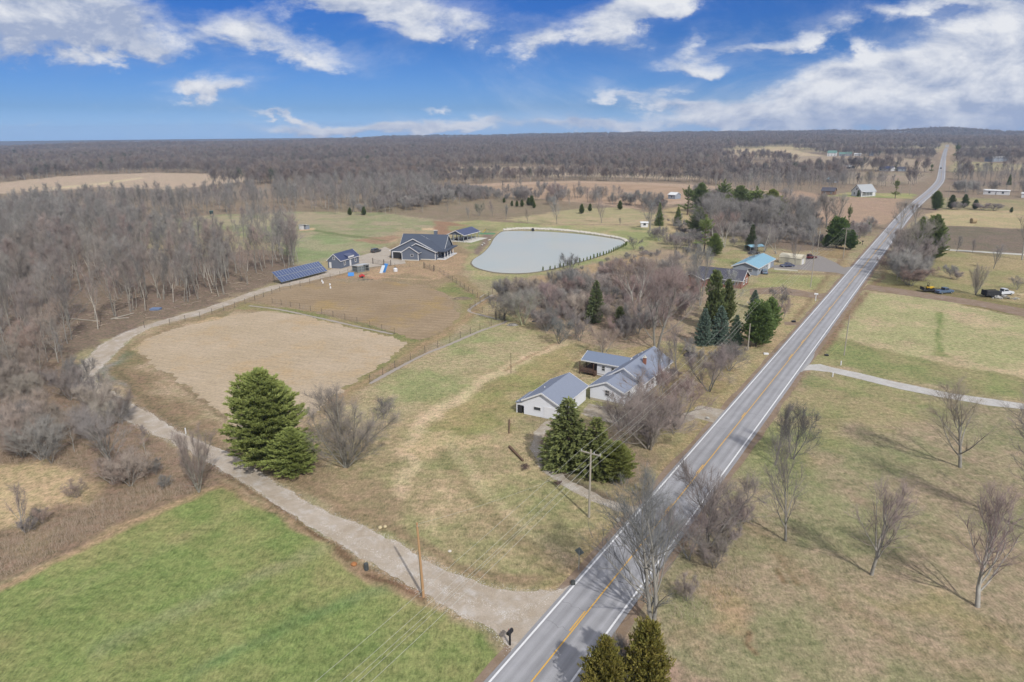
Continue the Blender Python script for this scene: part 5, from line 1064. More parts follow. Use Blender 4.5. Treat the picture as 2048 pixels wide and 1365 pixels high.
# far forest in world polar coordinates, minus the fields
NOFAR = [W2(p) for p in (
 [(-600, 376), (0, 367), (120, 354), (300, 346), (420, 348), (500, 348), (500, 362), (400, 374), (330, 382), (200, 374), (120, 384), (0, 392), (-600, 410)],
 [(862, 386), (870, 374), (1000, 366), (1150, 362), (1300, 364), (1400, 368), (1560, 384), (1600, 382), (1780, 378), (1600, 420), (860, 420)],
 [(860, 345), (930, 336), (1050, 335), (1200, 343), (1400, 352), (1400, 359), (1200, 354), (1000, 352), (860, 351)],
 [(1463, 299), (1560, 296), (1665, 313), (1600, 317), (1480, 313)], [(1560, 313), (1650, 312), (1800, 316), (1868, 322), (1855, 343), (1760, 341), (1600, 333)],
 [(1505, 328), (1660, 334), (1660, 345), (1510, 342)], [(1690, 344), (1880, 346), (1862, 362), (1790, 373), (1680, 368)], [(1530, 294), (1668, 293), (1668, 298), (1530, 300)],
 [(1880, 300), (1905, 290), (1915, 300), (1912, 330), (1885, 340)], [(1905, 321), (2048, 329), (2300, 338), (2300, 352), (2048, 341), (1900, 345)], [(1640, 380), (1860, 382), (1900, 440), (1900, 700), (-600, 700), (-600, 470), (900, 420), (1640, 420)])]
LROW = W2([(872, 374), (1000, 364), (1150, 360), (1300, 362), (1400, 366), (1560, 378), (1700, 372), (1780, 368), (1780, 365), (1560, 366), (1300, 356), (1150, 353), (950, 352), (860, 362)])
FX, FY = [], []
def far_band(r0, r1, per):
    n = int(.5 * (r1 ** 2 - r0 ** 2) * R_(84) / per); r = np.sqrt(rg.uniform(r0 ** 2, r1 ** 2, n)); a = rg.uniform(R_(-42), R_(42), n)
    x = r * np.sin(a); y = r * np.cos(a); z = terr(x, y); k = inview(x, y, z + 8, 20)
    u_, v_, d_ = proj(x, y, z)
    for p in NOFAR: k &= ~inpoly(x, y, p)
    k &= (v_ < 374 - 0 * u_) | inpoly(x, y, LROW)
    k &= ~((v_ > 372) & (u_ > 870))
    k &= pdist(x, y, [tuple(p) for p in RC[::12]], False) > 14
    k &= ~((v_ > 372) & (u_ < 700) & (v_ < 700))
    # opener farmland on the right below the ridge
    opn = (u_ > 1440) & (v_ > 300) & (fbm(x / 170, y / 90, 66, 3) < .54)
    opn |= (r > 1100) & (v_ < 350) & (fbm(x / 260, y / 150, 61, 3) < .34)
    opn |= (u_ > 1900) & (v_ > 325) & (fbm(x / 120, y / 60, 67, 3) < .56)
    k &= ~opn
    return x[k], y[k]
fars = []
for r0, r1, per in ((560, 1000, 75), (1000, 1700, 95), (1700, 2700, 150), (2700, 4300, 300)):
    x, y = far_band(r0, r1, per); fars.append((x, y, r0)); print('far', r0, len(x))
# keep houses, lane and road clear of scattered trees
def clear(e):
    k, x, y = e[0], e[1], e[2]
    return float(pdist(np.array([x]), np.array([y]), [tuple(p) for p in RC[::6]], False)[0]) > 7
ents = [e for e in ents if clear(e)]
ents.sort(key=lambda e: math.hypot(e[1], e[2]) / e[3])
LBL = {'wood': 'tall slender leafless tree in the dense wood left of the gravel lane', 'wood edge': 'slender leafless tree at the wood edge behind the solar panels',
       'back wood': 'leafless tree in the wood band behind the pasture', 'slope': 'thin leafless tree on the slope above the pasture',
       'hedgerow': 'leafless tree in the brushy row below the far tan field', 'scrub': 'tangled leafless growth in the scrub above the green lawn',
       'thicket': 'leafless brush in the thicket between pond and white house', 'roadside brush': 'low twiggy brush at the east edge of the near road',
       'north brush': 'leafless brush behind the blue roofed house', 'barnyard brush': 'low leafless brush right of the pond corner',
       'north belt': 'leafless tree in the belt around the pine grove', 'east road brush': 'leafless growth crowding the road under the big east side tree', 'house brush': 'leafless brush between the white house and the road',
       'field edge': 'leafless tree in the row along the far field edge', 'grove': 'leafless tree by the small grey pond patch', 'east row': 'leafless tree in the row east of the road bend', 'east far': 'leafless tree in the far row before the white trailers'}
ZT = {'wood': [(1.06, 1.02, .98), (1.12, 1.02, .96), (1.18, 1.0, .96), (.98, .98, .98), (.9, .88, .86)], 'scrub': [(1.28, 1.14, 1.02), (1.3, 1.1, .98), (1.05, 1.02, 1.0), (1.4, 1.3, 1.18)], 'thicket': [(1.25, 1.1, 1.08), (1.3, 1.15, 1.05), (1.05, 1.05, 1.05), (1.3, 1.05, 1.02)],
      'roadside brush': [(1.05, .92, .94), (1.1, 1, .95)], 'back wood': [(1, .97, .95), (1.1, .95, .92), (1.1, 1.1, 1.05)], 'house brush': [(1.4, 1.28, 1.22), (1.3, 1.16, 1.1)], 'north belt': [(1.2, 1.15, 1.1), (1, 1, 1), (1.2, 1.05, 1.0)],
      'north brush': [(1.1, 1, 1), (1.15, .97, .97)]}
NIND = {'tree': 0, 'shrub': 0}; rest = []
for e in ents:
    kd = 'shrub' if e[0] in ('shrub', 'thicket') else 'tree'
    lim = 150 if kd == 'shrub' else 175
    if NIND[kd] < lim and (kd == 'tree' or e[3] > 2):
        NIND[kd] += 1
        tree(e[0], (e[1], e[2], float(terr(e[1], e[2]))), e[3], LBL[e[5]].replace('growth', 'shrub growth' if kd == 'shrub' else 'small tree'), bark=((1.25, 1.22, 1.18) if e[0] == 'slender' else (1, 1, 1)), group=('bare shrubs: ' if kd == 'shrub' else 'bare trees: ') + e[5], sx=e[4], tint=trnd.choice(ZT.get(e[5], [(1, 1, 1), (1.08, .98, .96)])))
    else: rest.append(e)
print('ents', len(ents), 'rest', len(rest))
for k in ('far',): pass
def instancer(name, pts, kinds, label=None):
    """pts: x y z rot scale sx index ; kinds: list of (trunk_obj, crown_obj) of real trees in the scene whose meshes are repeated"""
    n = len(pts); A = np.array(pts, np.float32)
    me = bpy.data.meshes.new(name); me.vertices.add(n); me.vertices.foreach_set('co', A[:, :3].ravel())
    at_ = me.attributes.new('rot', 'FLOAT_VECTOR', 'POINT'); at_.data.foreach_set('vector', np.stack([A[:, 3] * 0, A[:, 3] * 0, A[:, 3]], 1).ravel())
    at_ = me.attributes.new('scl', 'FLOAT_VECTOR', 'POINT'); at_.data.foreach_set('vector', np.stack([A[:, 4] * A[:, 5], A[:, 4] * A[:, 5], A[:, 4]], 1).ravel())
    at_ = me.attributes.new('idx', 'INT', 'POINT'); at_.data.foreach_set('value', A[:, 6].astype(np.int32))
    o = bpy.data.objects.new(name, me); col.objects.link(o); tag(o, kind='stuff')
    if label: o['label'] = label
    g = bpy.data.node_groups.new(name, 'GeometryNodeTree'); g.interface.new_socket('Geometry', in_out='INPUT', socket_type='NodeSocketGeometry'); g.interface.new_socket('Geometry', in_out='OUTPUT', socket_type='NodeSocketGeometry')
    N = g.nodes; gi = N.new('NodeGroupInput'); go = N.new('NodeGroupOutput'); join = N.new('GeometryNodeJoinGeometry'); lk = g.links.new
    for tr_, cr_ in reversed(kinds):
        j2 = N.new('GeometryNodeJoinGeometry')
        for ob in (tr_, cr_):
            if ob is None: continue
            oi = N.new('GeometryNodeObjectInfo'); oi.transform_space = 'ORIGINAL'; oi.inputs['Object'].default_value = ob; oi.inputs['As Instance'].default_value = False
            lk(oi.outputs['Geometry'], j2.inputs[0])
        gti = N.new('GeometryNodeGeometryToInstance'); lk(j2.outputs[0], gti.inputs[0]); lk(gti.outputs[0], join.inputs[0])
    iop = N.new('GeometryNodeInstanceOnPoints'); lk(gi.outputs[0], iop.inputs['Points']); lk(join.outputs[0], iop.inputs['Instance'])
    iop.inputs['Pick Instance'].default_value = True
    def na_(nm, ty, sock):
        a = N.new('GeometryNodeInputNamedAttribute'); a.data_type = ty; a.inputs['Name'].default_value = nm
        lk([s for s in a.outputs if s.enabled and s.name == 'Attribute'][0], sock)
    na_('idx', 'INT', iop.inputs['Instance Index']); na_('rot', 'FLOAT_VECTOR', iop.inputs['Rotation']); na_('scl', 'FLOAT_VECTOR', iop.inputs['Scale'])
    lk(iop.outputs[0], go.inputs[0]); md = o.modifiers.new('instances', 'NODES'); md.node_group = g; return o
# one real example of every far-tree mesh must stand in the scene
for i in range(len(PROTO['far'])):
    x, y, _ = fars[0]; j = 37 * (i + 3)
    tree('far', (float(x[j]), float(y[j]), float(terr(x[j], y[j]))), 15, 'leafless tree in the wood beyond the pasture, seen far off', group='bare trees: far wood', var=i)
def ex(kind, i):
    if (kind, i) not in EX:
        e = rest.pop(0) if rest else None
        tree(kind, (e[1], e[2], float(terr(e[1], e[2]))), e[3], LBL[e[5]], group='bare trees: ' + e[5], var=i)
    return EX[(kind, i)]
keys = [(k, i) for k in ('slender', 'wood', 'thicket', 'shrub', 'crab', 'maple') for i in range(len(PROTO[k]))]
kidx = {k: n for n, k in enumerate(keys)}; kk = [ex(*k) for k in keys]; pts = []
for e in rest:
    i = rg.integers(len(PROTO[e[0]])); z = float(terr(e[1], e[2])); pts.append((e[1], e[2], z, rg.uniform(0, 6.28), e[3] / PROTO[e[0]][i][2], e[4], kidx[(e[0], int(i))]))
instancer('woodland', pts, kk)
kf = [ex('far', i) for i in range(len(PROTO['far']))]; pts = []
for x, y, r0 in fars:
    z = terr(x, y); n = len(x); big = 1.0 if r0 < 1700 else (1.2 if r0 < 2700 else 1.5)
    H = rg.uniform(10.5, 17.5, n) * (.8 + .4 * fbm(x / 60, y / 60, 88, 2)); inl = inpoly(x, y, LROW); H = np.where(inl, H * .72, H)
    for j in range(n): pts.append((x[j], y[j], z[j], rg.uniform(0, 6.28), H[j] / 16, rg.uniform(.9, 1.3) * big, rg.integers(5)))
instancer('far_woodland', pts, kf)
# tall dead weeds along the lawn and in the scrub, leaf litter sticks
wv, wf = [], []
def weeds(poly, per, h):
    x, y = scatter(poly, per); n = len(x)
    d = np.stack([rg.normal(0, .3, n), rg.normal(0, .3, n), np.ones(n)], 1); P = np.stack([x, y, np.full(n, -.02)], 1)
    return cones(P, P + d * rg.uniform(*h, n)[:, None], np.full(n, .016))
gw = [weeds([(0, 1165), (60, 1135), (130, 1098), (250, 1040), (330, 1000), (400, 985), (330, 960), (200, 1000), (90, 1060), (0, 1090), (-150, 1150), (-150, 1240)], .07, (.5, 1.5)),
      weeds([(180, 940), (330, 985), (400, 940), (330, 890), (200, 850), (0, 860), (0, 930)], .22, (.5, 1.4)),
      weeds([(0, 1060), (0, 1100), (90, 1060), (180, 1005), (160, 990)], .3, (.4, 1.1)),
      weeds([(1000, 600), (1100, 668), (1200, 680), (1180, 660), (1060, 640), (1010, 580)], .8, (.6, 1.6)),
      weeds([(1330, 1240), (1400, 1160), (1500, 1130), (1520, 1170), (1430, 1220), (1350, 1260)], .12, (.4, 1.2))]
sx_, sy_ = scatter([(60, 700), (205, 662), (330, 625), (470, 588), (545, 560), (520, 540), (400, 560), (200, 600), (0, 640)], 9); n_ = len(sx_); a_ = rg.uniform(0, 6.28, n_); l_ = rg.uniform(.8, 4.5, n_)
P0 = np.stack([sx_, sy_, np.full(n_, .08)], 1); Q0 = P0 + np.stack([np.cos(a_) * l_, np.sin(a_) * l_, rg.uniform(0, .5, n_)], 1)
me = build_segs('fallen_branches', [cones(P0, Q0, np.full(n_, .07), 4)], mat('dead_wood', C(196, 178, 156), var=.2, scale=.3)); o = bpy.data.objects.new('fallen_branches', me); col.objects.link(o); tag(o, kind='stuff')
me = build_segs('tall_weeds', gw, mat('dead_weeds', C(186, 168, 148), var=.2, scale=.3)); o = bpy.data.objects.new('tall_weeds', me); col.objects.link(o); tag(o, kind='stuff')
# ================================================================== BUILDINGS
def frame(A, B_, depth_sign=1):
    """origin at A, local x towards B_, local y away from the camera"""
    a, b = at(*A), at(*B_); ang = math.atan2(b.y - a.y, b.x - a.x); return a, ang, math.hypot(b.x - a.x, b.y - a.y)
def frame2(B_, Q_, width):
    """right front corner B_, local y along the side wall towards Q_"""
    b, q = at(*B_), at(*Q_); d = Vector((q.x - b.x, q.y - b.y, 0)); Lq = d.length; ang = math.atan2(d.y, d.x) - math.pi / 2
    return b - Vector((math.cos(ang), math.sin(ang), 0)) * width, ang, Lq
M_WHITE = mat('white_siding', C(246, 248, 255), var=.03, scale=.6, rough=.6)
M_TRIM = mat('white_trim', C(238, 238, 240), var=.02, rough=.5)
M_SHING = mat('grey_shingles', C(144, 152, 170), var=.06, scale=2, spec=.08, rough=.95)
M_SHING2 = mat('charcoal_shingles', C(88, 96, 112), var=.10, scale=3, spec=.1)
M_SHINGD = mat('dark_shingles', C(88, 88, 100), var=.12, scale=3, bump=.3)
M_DSIDE = mat('slate_siding', C(112, 120, 136), var=.05, scale=1, stretch=(.2, .2, 6))
M_GLASS = mat('window_glass', (.03, .035, .045), rough=.08, spec=.8, var=.3)
M_DARKIN = mat('dark_interior', (.02, .02, .022), var=.2)
M_WOODB = mat('brown_deck_wood', C(96, 74, 62), var=.2, scale=4)
M_CONCR = mat('pale_concrete', C(218, 214, 204), var=.08, scale=.7)
M_FOUND = mat('foundation_block', C(196, 186, 164), var=.1)
M_BRICK = mat('red_brick', C(158, 104, 84), var=.2, scale=6)
M_BLUEM = mat('light_blue_metal_roof', C(142, 186, 206), var=.05, scale=.5, rough=.45, spec=.5)
M_NAVYM = mat('navy_metal_roof', C(66, 76, 112), var=.06, scale=.5, rough=.4, spec=.5)
M_GREYSIDE = mat('grey_blue_siding', C(158, 166, 178), var=.04, scale=1)
M_METAL = mat('galvanised_metal', C(176, 184, 186), var=.1, scale=2, rough=.45, metal=.3)
M_STEEL = mat('dark_steel', C(80, 84, 84), var=.15)
def gable(root, x0, x1, y0, y1, h, rise, ax='y', mw=None, mr=None, ov=.35, z0=0, trim=True, walls=True, name='roof', apex=.5, th=.16, wall_name='wall'):
    """ax = direction of the ridge. apex = where the ridge sits across the gable"""
    if ax == 'y': a0, a1, b0, b1 = x0, x1, y0, y1
    else: a0, a1, b0, b1 = y0, y1, x0, x1
    am = a0 + (a1 - a0) * apex; prof = [(a0, z0), (a1, z0), (a1, h), (am, h + rise), (a0, h)]
    m_ = MB(); f = m_.prism if ax == 'y' else m_.prismx
    w = None
    if walls: f(prof, b0, b1); w = m_.build(wall_name, mw, root)
    r = MB(); f = r.prism if ax == 'y' else r.prismx
    s0 = rise / (am - a0); s1 = rise / (a1 - am); e = .012
    def slab(aa, sa): # from eave aa to ridge
        f([(aa, h - abs(sa) * ov + e), (am, h + rise + e), (am, h + rise + th + e), (aa, h - abs(sa) * ov + th + e)], b0 - ov, b1 + ov)
    slab(a0 - ov, s0); slab(a1 + ov, s1)
    ro = r.build(name, mr, root)
    if trim:
        t = MB(); f = t.prism if ax == 'y' else t.prismx
        for bb in (b0 - ov - .06, b1 + ov + .003):
            for aa, sa in ((a0 - ov, s0), (a1 + ov, s1)):
                f([(aa, h - abs(sa) * ov - .1), (am, h + rise - .1), (am, h + rise + th + .03), (aa, h - abs(sa) * ov + th + .03)], bb, bb + .057)
        for aa, sa in ((a0 - ov - .06, s0), (a1 + ov + .003, s1)):
            zz = h - abs(sa) * ov
            f([(aa, zz - .06), (aa + .057, zz - .06), (aa + .057, zz + th), (aa, zz + th)], b0 - ov + .002, b1 + ov - .002)
        t.build('trim', M_TRIM, ro)
    return w, ro
def win(root, x, y, z, w, h, side='front', mf=None, mg=None, mull=True, name='window', t=.09):
    """side: front (-y), right (+x), left (-x), back"""
    ang = {'front': 0, 'right': math.pi / 2, 'left': -math.pi / 2, 'back': math.pi}[side]
    f = MB().at(x, y, z, ang)
    for a, b, c, d in ((-w / 2 - t, -w / 2, 0, h), (w / 2, w / 2 + t, 0, h), (-w / 2 - t, w / 2 + t, -t, 0), (-w / 2 - t, w / 2 + t, h, h + t)): f.box(a, b, -.07, .02, c, d)
    if mull: f.box(-w / 2, w / 2, -.05, .02, h / 2 - .025, h / 2 + .025)
    fo = f.build(name, mf or M_TRIM, root)
    MB().at(x, y, z, ang).box(-w / 2, w / 2, -.03, .01, 0, h).build('pane', mg or M_GLASS, fo); return fo
def door(root, x, y, z, w, h, side='front', m_=None, name='door', panels=0):
    ang = {'front': 0, 'right': math.pi / 2, 'left': -math.pi / 2, 'back': math.pi}[side]
    d = MB().at(x, y, z, ang).box(-w / 2, w / 2, -.05, .01, 0, h)
    for k in range(panels): d.box(-w / 2 + .06, w / 2 - .06, -.065, -.05, h * k / panels + .05, h * (k + 1) / panels - .05)
    return d.build(name, m_ or M_TRIM, root)
# --- white detached garage
o, ang, L = frame((1048, 828), (1121, 843)); g = empty('detached_garage', o, ang)
tag(g, 'white detached garage with grey gable roof and small lean-to on its left', 'garage'); Wd, Dp = L, 10.8
gable(g, 0, Wd, 0, Dp, 2.65, 1.75, 'y', M_WHITE, M_SHING)
wall_l = MB().prism([(-1.55, 1.9), (-.0, 2.35), (-.0, 2.47), (-1.55, 2.02)], -.3, 5.2).build('lean_to_roof', M_SHING, g)
MB().box(-1.45, -1.3, -.05, .1, 0, 1.95).box(-1.45, -1.38, .1, 5.0, .0, 1.9).box(-1.3, -.0, -.02, .05, 1.5, 2.2).build('lean_to_wall', M_WHITE, g)
MB().box(-1.25, -.35, .0, .03, 0, 1.5).build('opening', M_DARKIN, g)
win(g, Wd * .37, 0, 1.15, 1.25, .55, mull=False); door(g, Wd * .74, 0, 0, 2.6, 2.1, name='garage_door', panels=4, m_=mat('garage_door_white', C(244, 244, 248), var=.02))
win(g, Wd, 5.5, 1.15, .8, .9, 'right'); MB().tube((Wd * .3, 3.8, 3.4), (Wd * .3, 3.8, 4.1), .09).box(Wd * .3 - .3, Wd * .3 + .3, 3.5, 4.1, 3.55, 3.72).build('roof_vent', M_TRIM, g)
# --- white house
o, ang, L = frame((1180, 799), (1246, 813)); h = empty('white_house', o, ang)
tag(h, 'long white ranch house with blue-grey shingle roof and brick chimney', 'house')
gable(h, 0, L, 0, 8.0, 2.55, 1.35, 'y', M_WHITE, M_SHING, wall_name='wing_wall', name='wing_roof')
gable(h, .7, L + 1.25, 5.6, 20.0, 2.85, 2.2, 'y', M_WHITE, M_SHING, ov=.45, apex=.48)
MB().box(.02, L - .02, -.03, .0, 0, .42).build('foundation', M_FOUND, h)
win(h, L * .52, 0, 1.35, .75, 1.0); win(h, L, 2.2, 1.0, .9, 1.2, 'right'); door(h, L, 5.0, .1, .9, 2.0, 'right')
for k, yy in enumerate((8.0, 10.5, 13.0, 15.5, 18.0)): win(h, L + 1.25, yy, 1.1, 1.3 if k % 2 else 1.0, 1.15, 'right')
MB().box(5.2, 5.75, 11.6, 12.1, 3.8, 5.5).build('chimney', M_BRICK, h)
MB().box(5.12, 5.83, 11.52, 12.18, 5.5, 5.6).tube((5.48, 11.85, 5.6), (5.48, 11.85, 5.95), .12).build('chimney_cap', M_CONCR, h)
v = MB()
for xx, yy, zz in ((2.6, 16.0, 4.1), (2.2, 18.8, 3.9), (6.9, 17.0, 4.0)): v.tube((xx, yy, zz - .5), (xx, yy, zz + .35), .07)
v.build('vent_pipe', M_TRIM, h)
# left rear wing with covered deck
gable(h, -7.6, 1.2, 12.5, 17.6, 2.7, 1.0, 'x', M_WHITE, mat('blue_grey_shingles', C(130, 142, 164), var=.08, scale=3, spec=.1), wall_name='rear_wing_wall', name='rear_wing_roof', walls=False)
MB().prismx([(12.5, 0), (17.6, 0), (17.6, 2.7), (15.05, 3.7), (12.5, 2.7)], -4.6, 1.0).build('rear_wing_wall', M_WHITE, h)
for xx in (-3.2, -1.2): win(h, xx, 12.5, 1.1, .6, .95)
dk = MB().box(-7.9, -4.6, 11.2, 17.4, .55, .7)
for xx, yy in ((-7.8, 11.3), (-7.8, 14.2), (-7.8, 17.2), (-4.8, 11.3)): dk.box(xx - .07, xx + .07, yy - .07, yy + .07, 0, 2.65)
dk.build('deck', M_WOODB, h)
rl = MB()
for zz in (.95, 1.2, 1.45): rl.box(-7.86, -7.8, 11.3, 17.2, zz, zz + .07); rl.box(-7.8, -4.8, 11.24, 11.3, zz, zz + .07)
for k in range(9): rl.box(-7.88, -7.82, 11.4 + k * .7, 11.46 + k * .7, .7, 1.55)
rl.at(-4.6, 11.2, 0).box(0, 3.4, 0, .06, .75, .82).box(0, 3.4, 0, .06, .35, .42).box(0, .08, 0, 1.2, 0, 1.0).box(3.3, 3.4, 0, .1, 0, .95).build('railing', M_WOODB, h)
MB().box(-4.6, -4.55, 13.2, 16.8, .7, 2.6).build('porch_opening', M_DARKIN, h)
# --- dark slate house beyond the fields
o, ang, L = frame((780, 518), (871, 521)); d = empty('slate_house', o, ang)
tag(d, 'dark slate-blue gabled house with white trim and open garage, near the pond', 'house')
S = L / 17.3
gable(d, 0, 17.2 * S, 1.5, 10, 3.2, 4.5, 'y', M_DSIDE, M_SHING2, apex=.51, wall_name='garage_wall', name='garage_roof', ov=.5)
gable(d, 5.4 * S, 11.7 * S, -2.2, 3, 3.1, 2.1, 'y', M_DSIDE, M_SHING2, wall_name='front_wall', name='front_roof', ov=.4)
gable(d, 5.2 * S, 17.3 * S, .2, 9, 3.2, 3.0, 'y', M_DSIDE, M_SHING2, apex=.42, wall_name='middle_wall', name='middle_roof', ov=.5)
gable(d, 1.5, 18.2 * S, 7.5, 17.5, 3.3, 4.6, 'x', M_DSIDE, M_SHING2, wall_name='rear_wall', name='main_roof', ov=.5)
MB().box(.75, 5.2 * S, 1.42, 1.6, .0, 2.45).build('garage_opening', M_DARKIN, d)
MB().box(.45, .75, 1.36, 1.5, 0, 2.75).box(.75, 5.2 * S, 1.36, 1.5, 2.45, 2.75).box(5.2 * S, 5.38 * S, 1.36, 1.5, 0, 2.75).box(5.42 * S, 5.62 * S, -2.27, -2.18, 0, 3.0).box(11.5 * S, 11.72 * S, -2.27, -2.18, 0, 3.0).box(17.1 * S, 17.32 * S, .12, .22, 0, 3.0).build('corner_trim', M_TRIM, d)
MB().box(5.4 * S, 11.7 * S, -2.26, -2.2, 0, .35).box(11.7 * S, 17.3 * S, .13, .2, 0, .35).build('foundation', M_CONCR, d)
win(d, 9.3 * S, -2.2, 1.6, .9, .8, mull=False)
for yy in (3, 6.5): win(d, 17.3 * S, yy, 1.0, .9, 1.4, 'right')
MB().box(12.9 * S, 14.0 * S, 12.8, 13.9, 6.0, 9.4).build('chimney', M_DSIDE, d); MB().box(12.8 * S, 14.1 * S, 12.7, 14.0, 9.4, 9.6).build('chimney_cap', M_CONCR, d)
pr = MB().box(17.32 * S, 20.6 * S, 1.5, 16.5, .0, .25)
for yy in (1.7, 5.2, 8.7, 12.2): pr.box(20.2 * S, 20.4 * S, yy, yy + .2, .25, 3.0)
pr.build('side_porch', M_TRIM, d); MB().box(17.8 * S, 20.8 * S, 1.2, 16.8, 3.0, 3.25).build('porch_roof', M_SHING2, d)
# --- dark outbuilding and its lean-to
o, ang, L = frame((682, 538), (718.5, 526.5)); s = empty('barn_workshop', o, ang)
tag(s, 'dark blue-grey workshop with dormer beside the lane and solar panels', 'workshop')
gable(s, 0, L, 0, 5.4, 2.9, 2.2, 'x', M_DSIDE, M_NAVYM, ov=.3)
MB().prismx([(-.25, 3.0), (2.0, 4.35), (2.0, 4.55), (-.25, 3.85)], 4.4, 8.6).build('dormer', M_NAVYM, s)
MB().box(4.6, 8.4, -.34, -.26, 3.15, 3.75).build('dormer_window', M_TRIM, s)
for xx in (2.6, 9.6): win(s, xx, 0, 1.0, .8, 1.3, t=.14)
door(s, 6.2, 0, .05, 1.0, 2.2); win(s, 0, 2.7, 3.2, .7, .8, 'left', t=.12); door(s, 0, 4.4, .05, .9, 2.1, 'left')
MB().prismx([(5.4, 0), (8.0, 0), (8.0, 2.1), (5.4, 2.5)], .2, 4.6).build('lean_to', mat('tan_plywood', C(198, 184, 148), var=.06), s)
# --- pavilion
o, ang, L = frame((897.5, 482.5), (927.5, 484.5)); p = empty('pavilion', o, ang); b_ = at(949, 475.5); Dp = math.hypot(b_.x - at(927.5, 484.5).x, b_.y - at(927.5, 484.5).y)
tag(p, 'open pole pavilion with navy metal roof on a white slab by the pond', 'pavilion')
gable(p, 0, L, 0, Dp, 3.1, 1.7, 'y', None, M_NAVYM, ov=.6, walls=False)
MB().prism([(0, 3.0), (L, 3.0), (L / 2, 4.6)], .0, .06).build('gable_panel', M_DSIDE, p)
for yy in [k * Dp / 4 for k in range(5)]:
    for xx in (0, L): MB().box(xx - .12, xx + .12, yy - .12, yy + .12, 0, 3.1).build('post', M_METAL, p)
for xx in (L * .33, L * .67): MB().box(xx - .1, xx + .1, -.1, .1, 0, 3.1).build('post', M_METAL, p)
MB().box(-.6, L + 4.2, -.8, Dp + .5, 0, .12).build('slab', M_CONCR, p)
for (xx, yy, lab) in ((L * .35, 3.0, 'dark picnic table under the pavilion roof, front one'), (L * .6, 8.0, 'dark picnic table under the pavilion roof, rear one')):
    P = p.matrix_basis @ Vector((xx, yy, .12)); tb = empty('picnic_table', P, ang); tag(tb, lab, 'table')
    MB().box(-.9, .9, -.4, .4, .72, .78).build('tabletop', M_WOODB, tb)
    for sgn in (-1, 1): MB().box(-.9, .9, sgn * .75 - .13, sgn * .75 + .13, .42, .46).build('bench', M_WOODB, tb)
    MB().box(-.7, -.6, -.8, .8, 0, .42).box(.6, .7, -.8, .8, 0, .42).box(-.68, -.62, -.1, .1, .42, .72).box(.62, .68, -.1, .1, .42, .72).build('leg_frame', M_WOODB, tb)
# --- greenhouse-like coop
o, ang, L = frame((716, 546), (736.5, 543)); c = empty('chicken_coop', o, ang + .1); tag(c, 'grey framed coop with sloping metal roof and mesh walls on the dirt', 'coop')
f = MB()
for xx in (0, 1.6, 3.2, 4.7):
    for yy in (0, 3.4): f.box(xx - .06, xx + .06, yy - .06, yy + .06, 0, 2.5 - (.4 if yy else 0))
for zz in (.05, 1.2, 2.05): f.box(0, 4.7, -.05, .05, zz, zz + .1); f.box(0, 4.7, 3.35, 3.45, zz, zz + .1); f.box(-.05, .05, 0, 3.4, zz, zz + .1); f.box(4.65, 4.75, 0, 3.4, zz, zz + .1)
f.build('frame', M_METAL, c); MB().prismx([(-.4, 2.5), (3.8, 2.05), (3.8, 2.15), (-.4, 2.6)], -.3, 5.0).build('roof', mat('pale_tin', C(206, 212, 214), rough=.4, var=.06), c)
M_NET = mat('grey_netting', C(120, 128, 130), var=.2, scale=20)
for q_ in ((.06, 2.9, .06, .1), (.02, .05, .1, 3.3), (4.6, 4.63, .1, 3.3)): MB().box(*q_, .1, 2.0).build('mesh_panel', M_NET, c)
# --- white shelter in the pasture
o, ang, L = frame((598, 459), (606, 459.5)); c = empty('pasture_shelter', o, ang); tag(c, 'small white three-sided livestock shelter alone in the pasture', 'shelter')
MB().box(0, 3.3, 0, .08, 0, 2.3).box(0, .08, .08, 3, 0, 2.1).box(0, 3.3, 2.95, 3.0, 0, 1.9).build('wall', M_TRIM, c)
MB().box(3.3, 4.4, .5, 3, 0, 1.9).build('opening', M_GREYSIDE, c); MB().prismx([(-.4, 2.5), (3.4, 1.95), (3.4, 2.05), (-.4, 2.6)], -.3, 4.7).build('roof', M_TRIM, c)
# --- blue roofed house
L = 8.2; o, ang, Dp = frame2((1514, 552), (1547, 532.5), L); bh = empty('blue_roof_house', o, ang)
tag(bh, 'grey sided ranch house with light blue metal roof', 'house')
gable(bh, 0, L, 0, Dp, 2.6, 1.5, 'y', M_GREYSIDE, M_BLUEM, ov=.5)
win(bh, L * .7, 0, 1.1, 1.3, 1.0)
for yy in (2.5, 6.0, 11.0): win(bh, L, yy, 1.0, 1.1, 1.1, 'right', t=.14)
door(bh, L, 14.5, .0, 2.8, 2.2, 'right', panels=3, name='garage_door'); win(bh, L, 8.6, .2, .8, 2.0, 'right', t=.12)
# --- brick house
L = 14.0; o, ang, _q = frame2((1482, 578), (1504, 562), L); k_ = empty('brick_house', o, ang); tag(k_, 'brick house with dark shingle roof half hidden by evergreens', 'house')
gable(k_, 0, L, 0, 8.5, 2.6, 2.3, 'x', M_BRICK, M_SHINGD, ov=.5)
gable(k_, -4, 3.4, -4.0, 4.0, 2.5, 1.5, 'y', M_BRICK, M_SHINGD, ov=.4, wall_name='wing_wall', name='wing_roof')
win(k_, L, 3.0, .9, 1.6, 1.4, 'right', t=.2); win(k_, L, 6.2, .9, 1.0, 1.2, 'right', t=.2)
for xx in (5.5, 8.5, 11.5): win(k_, xx, 0, 1.0, 1.1, 1.1)
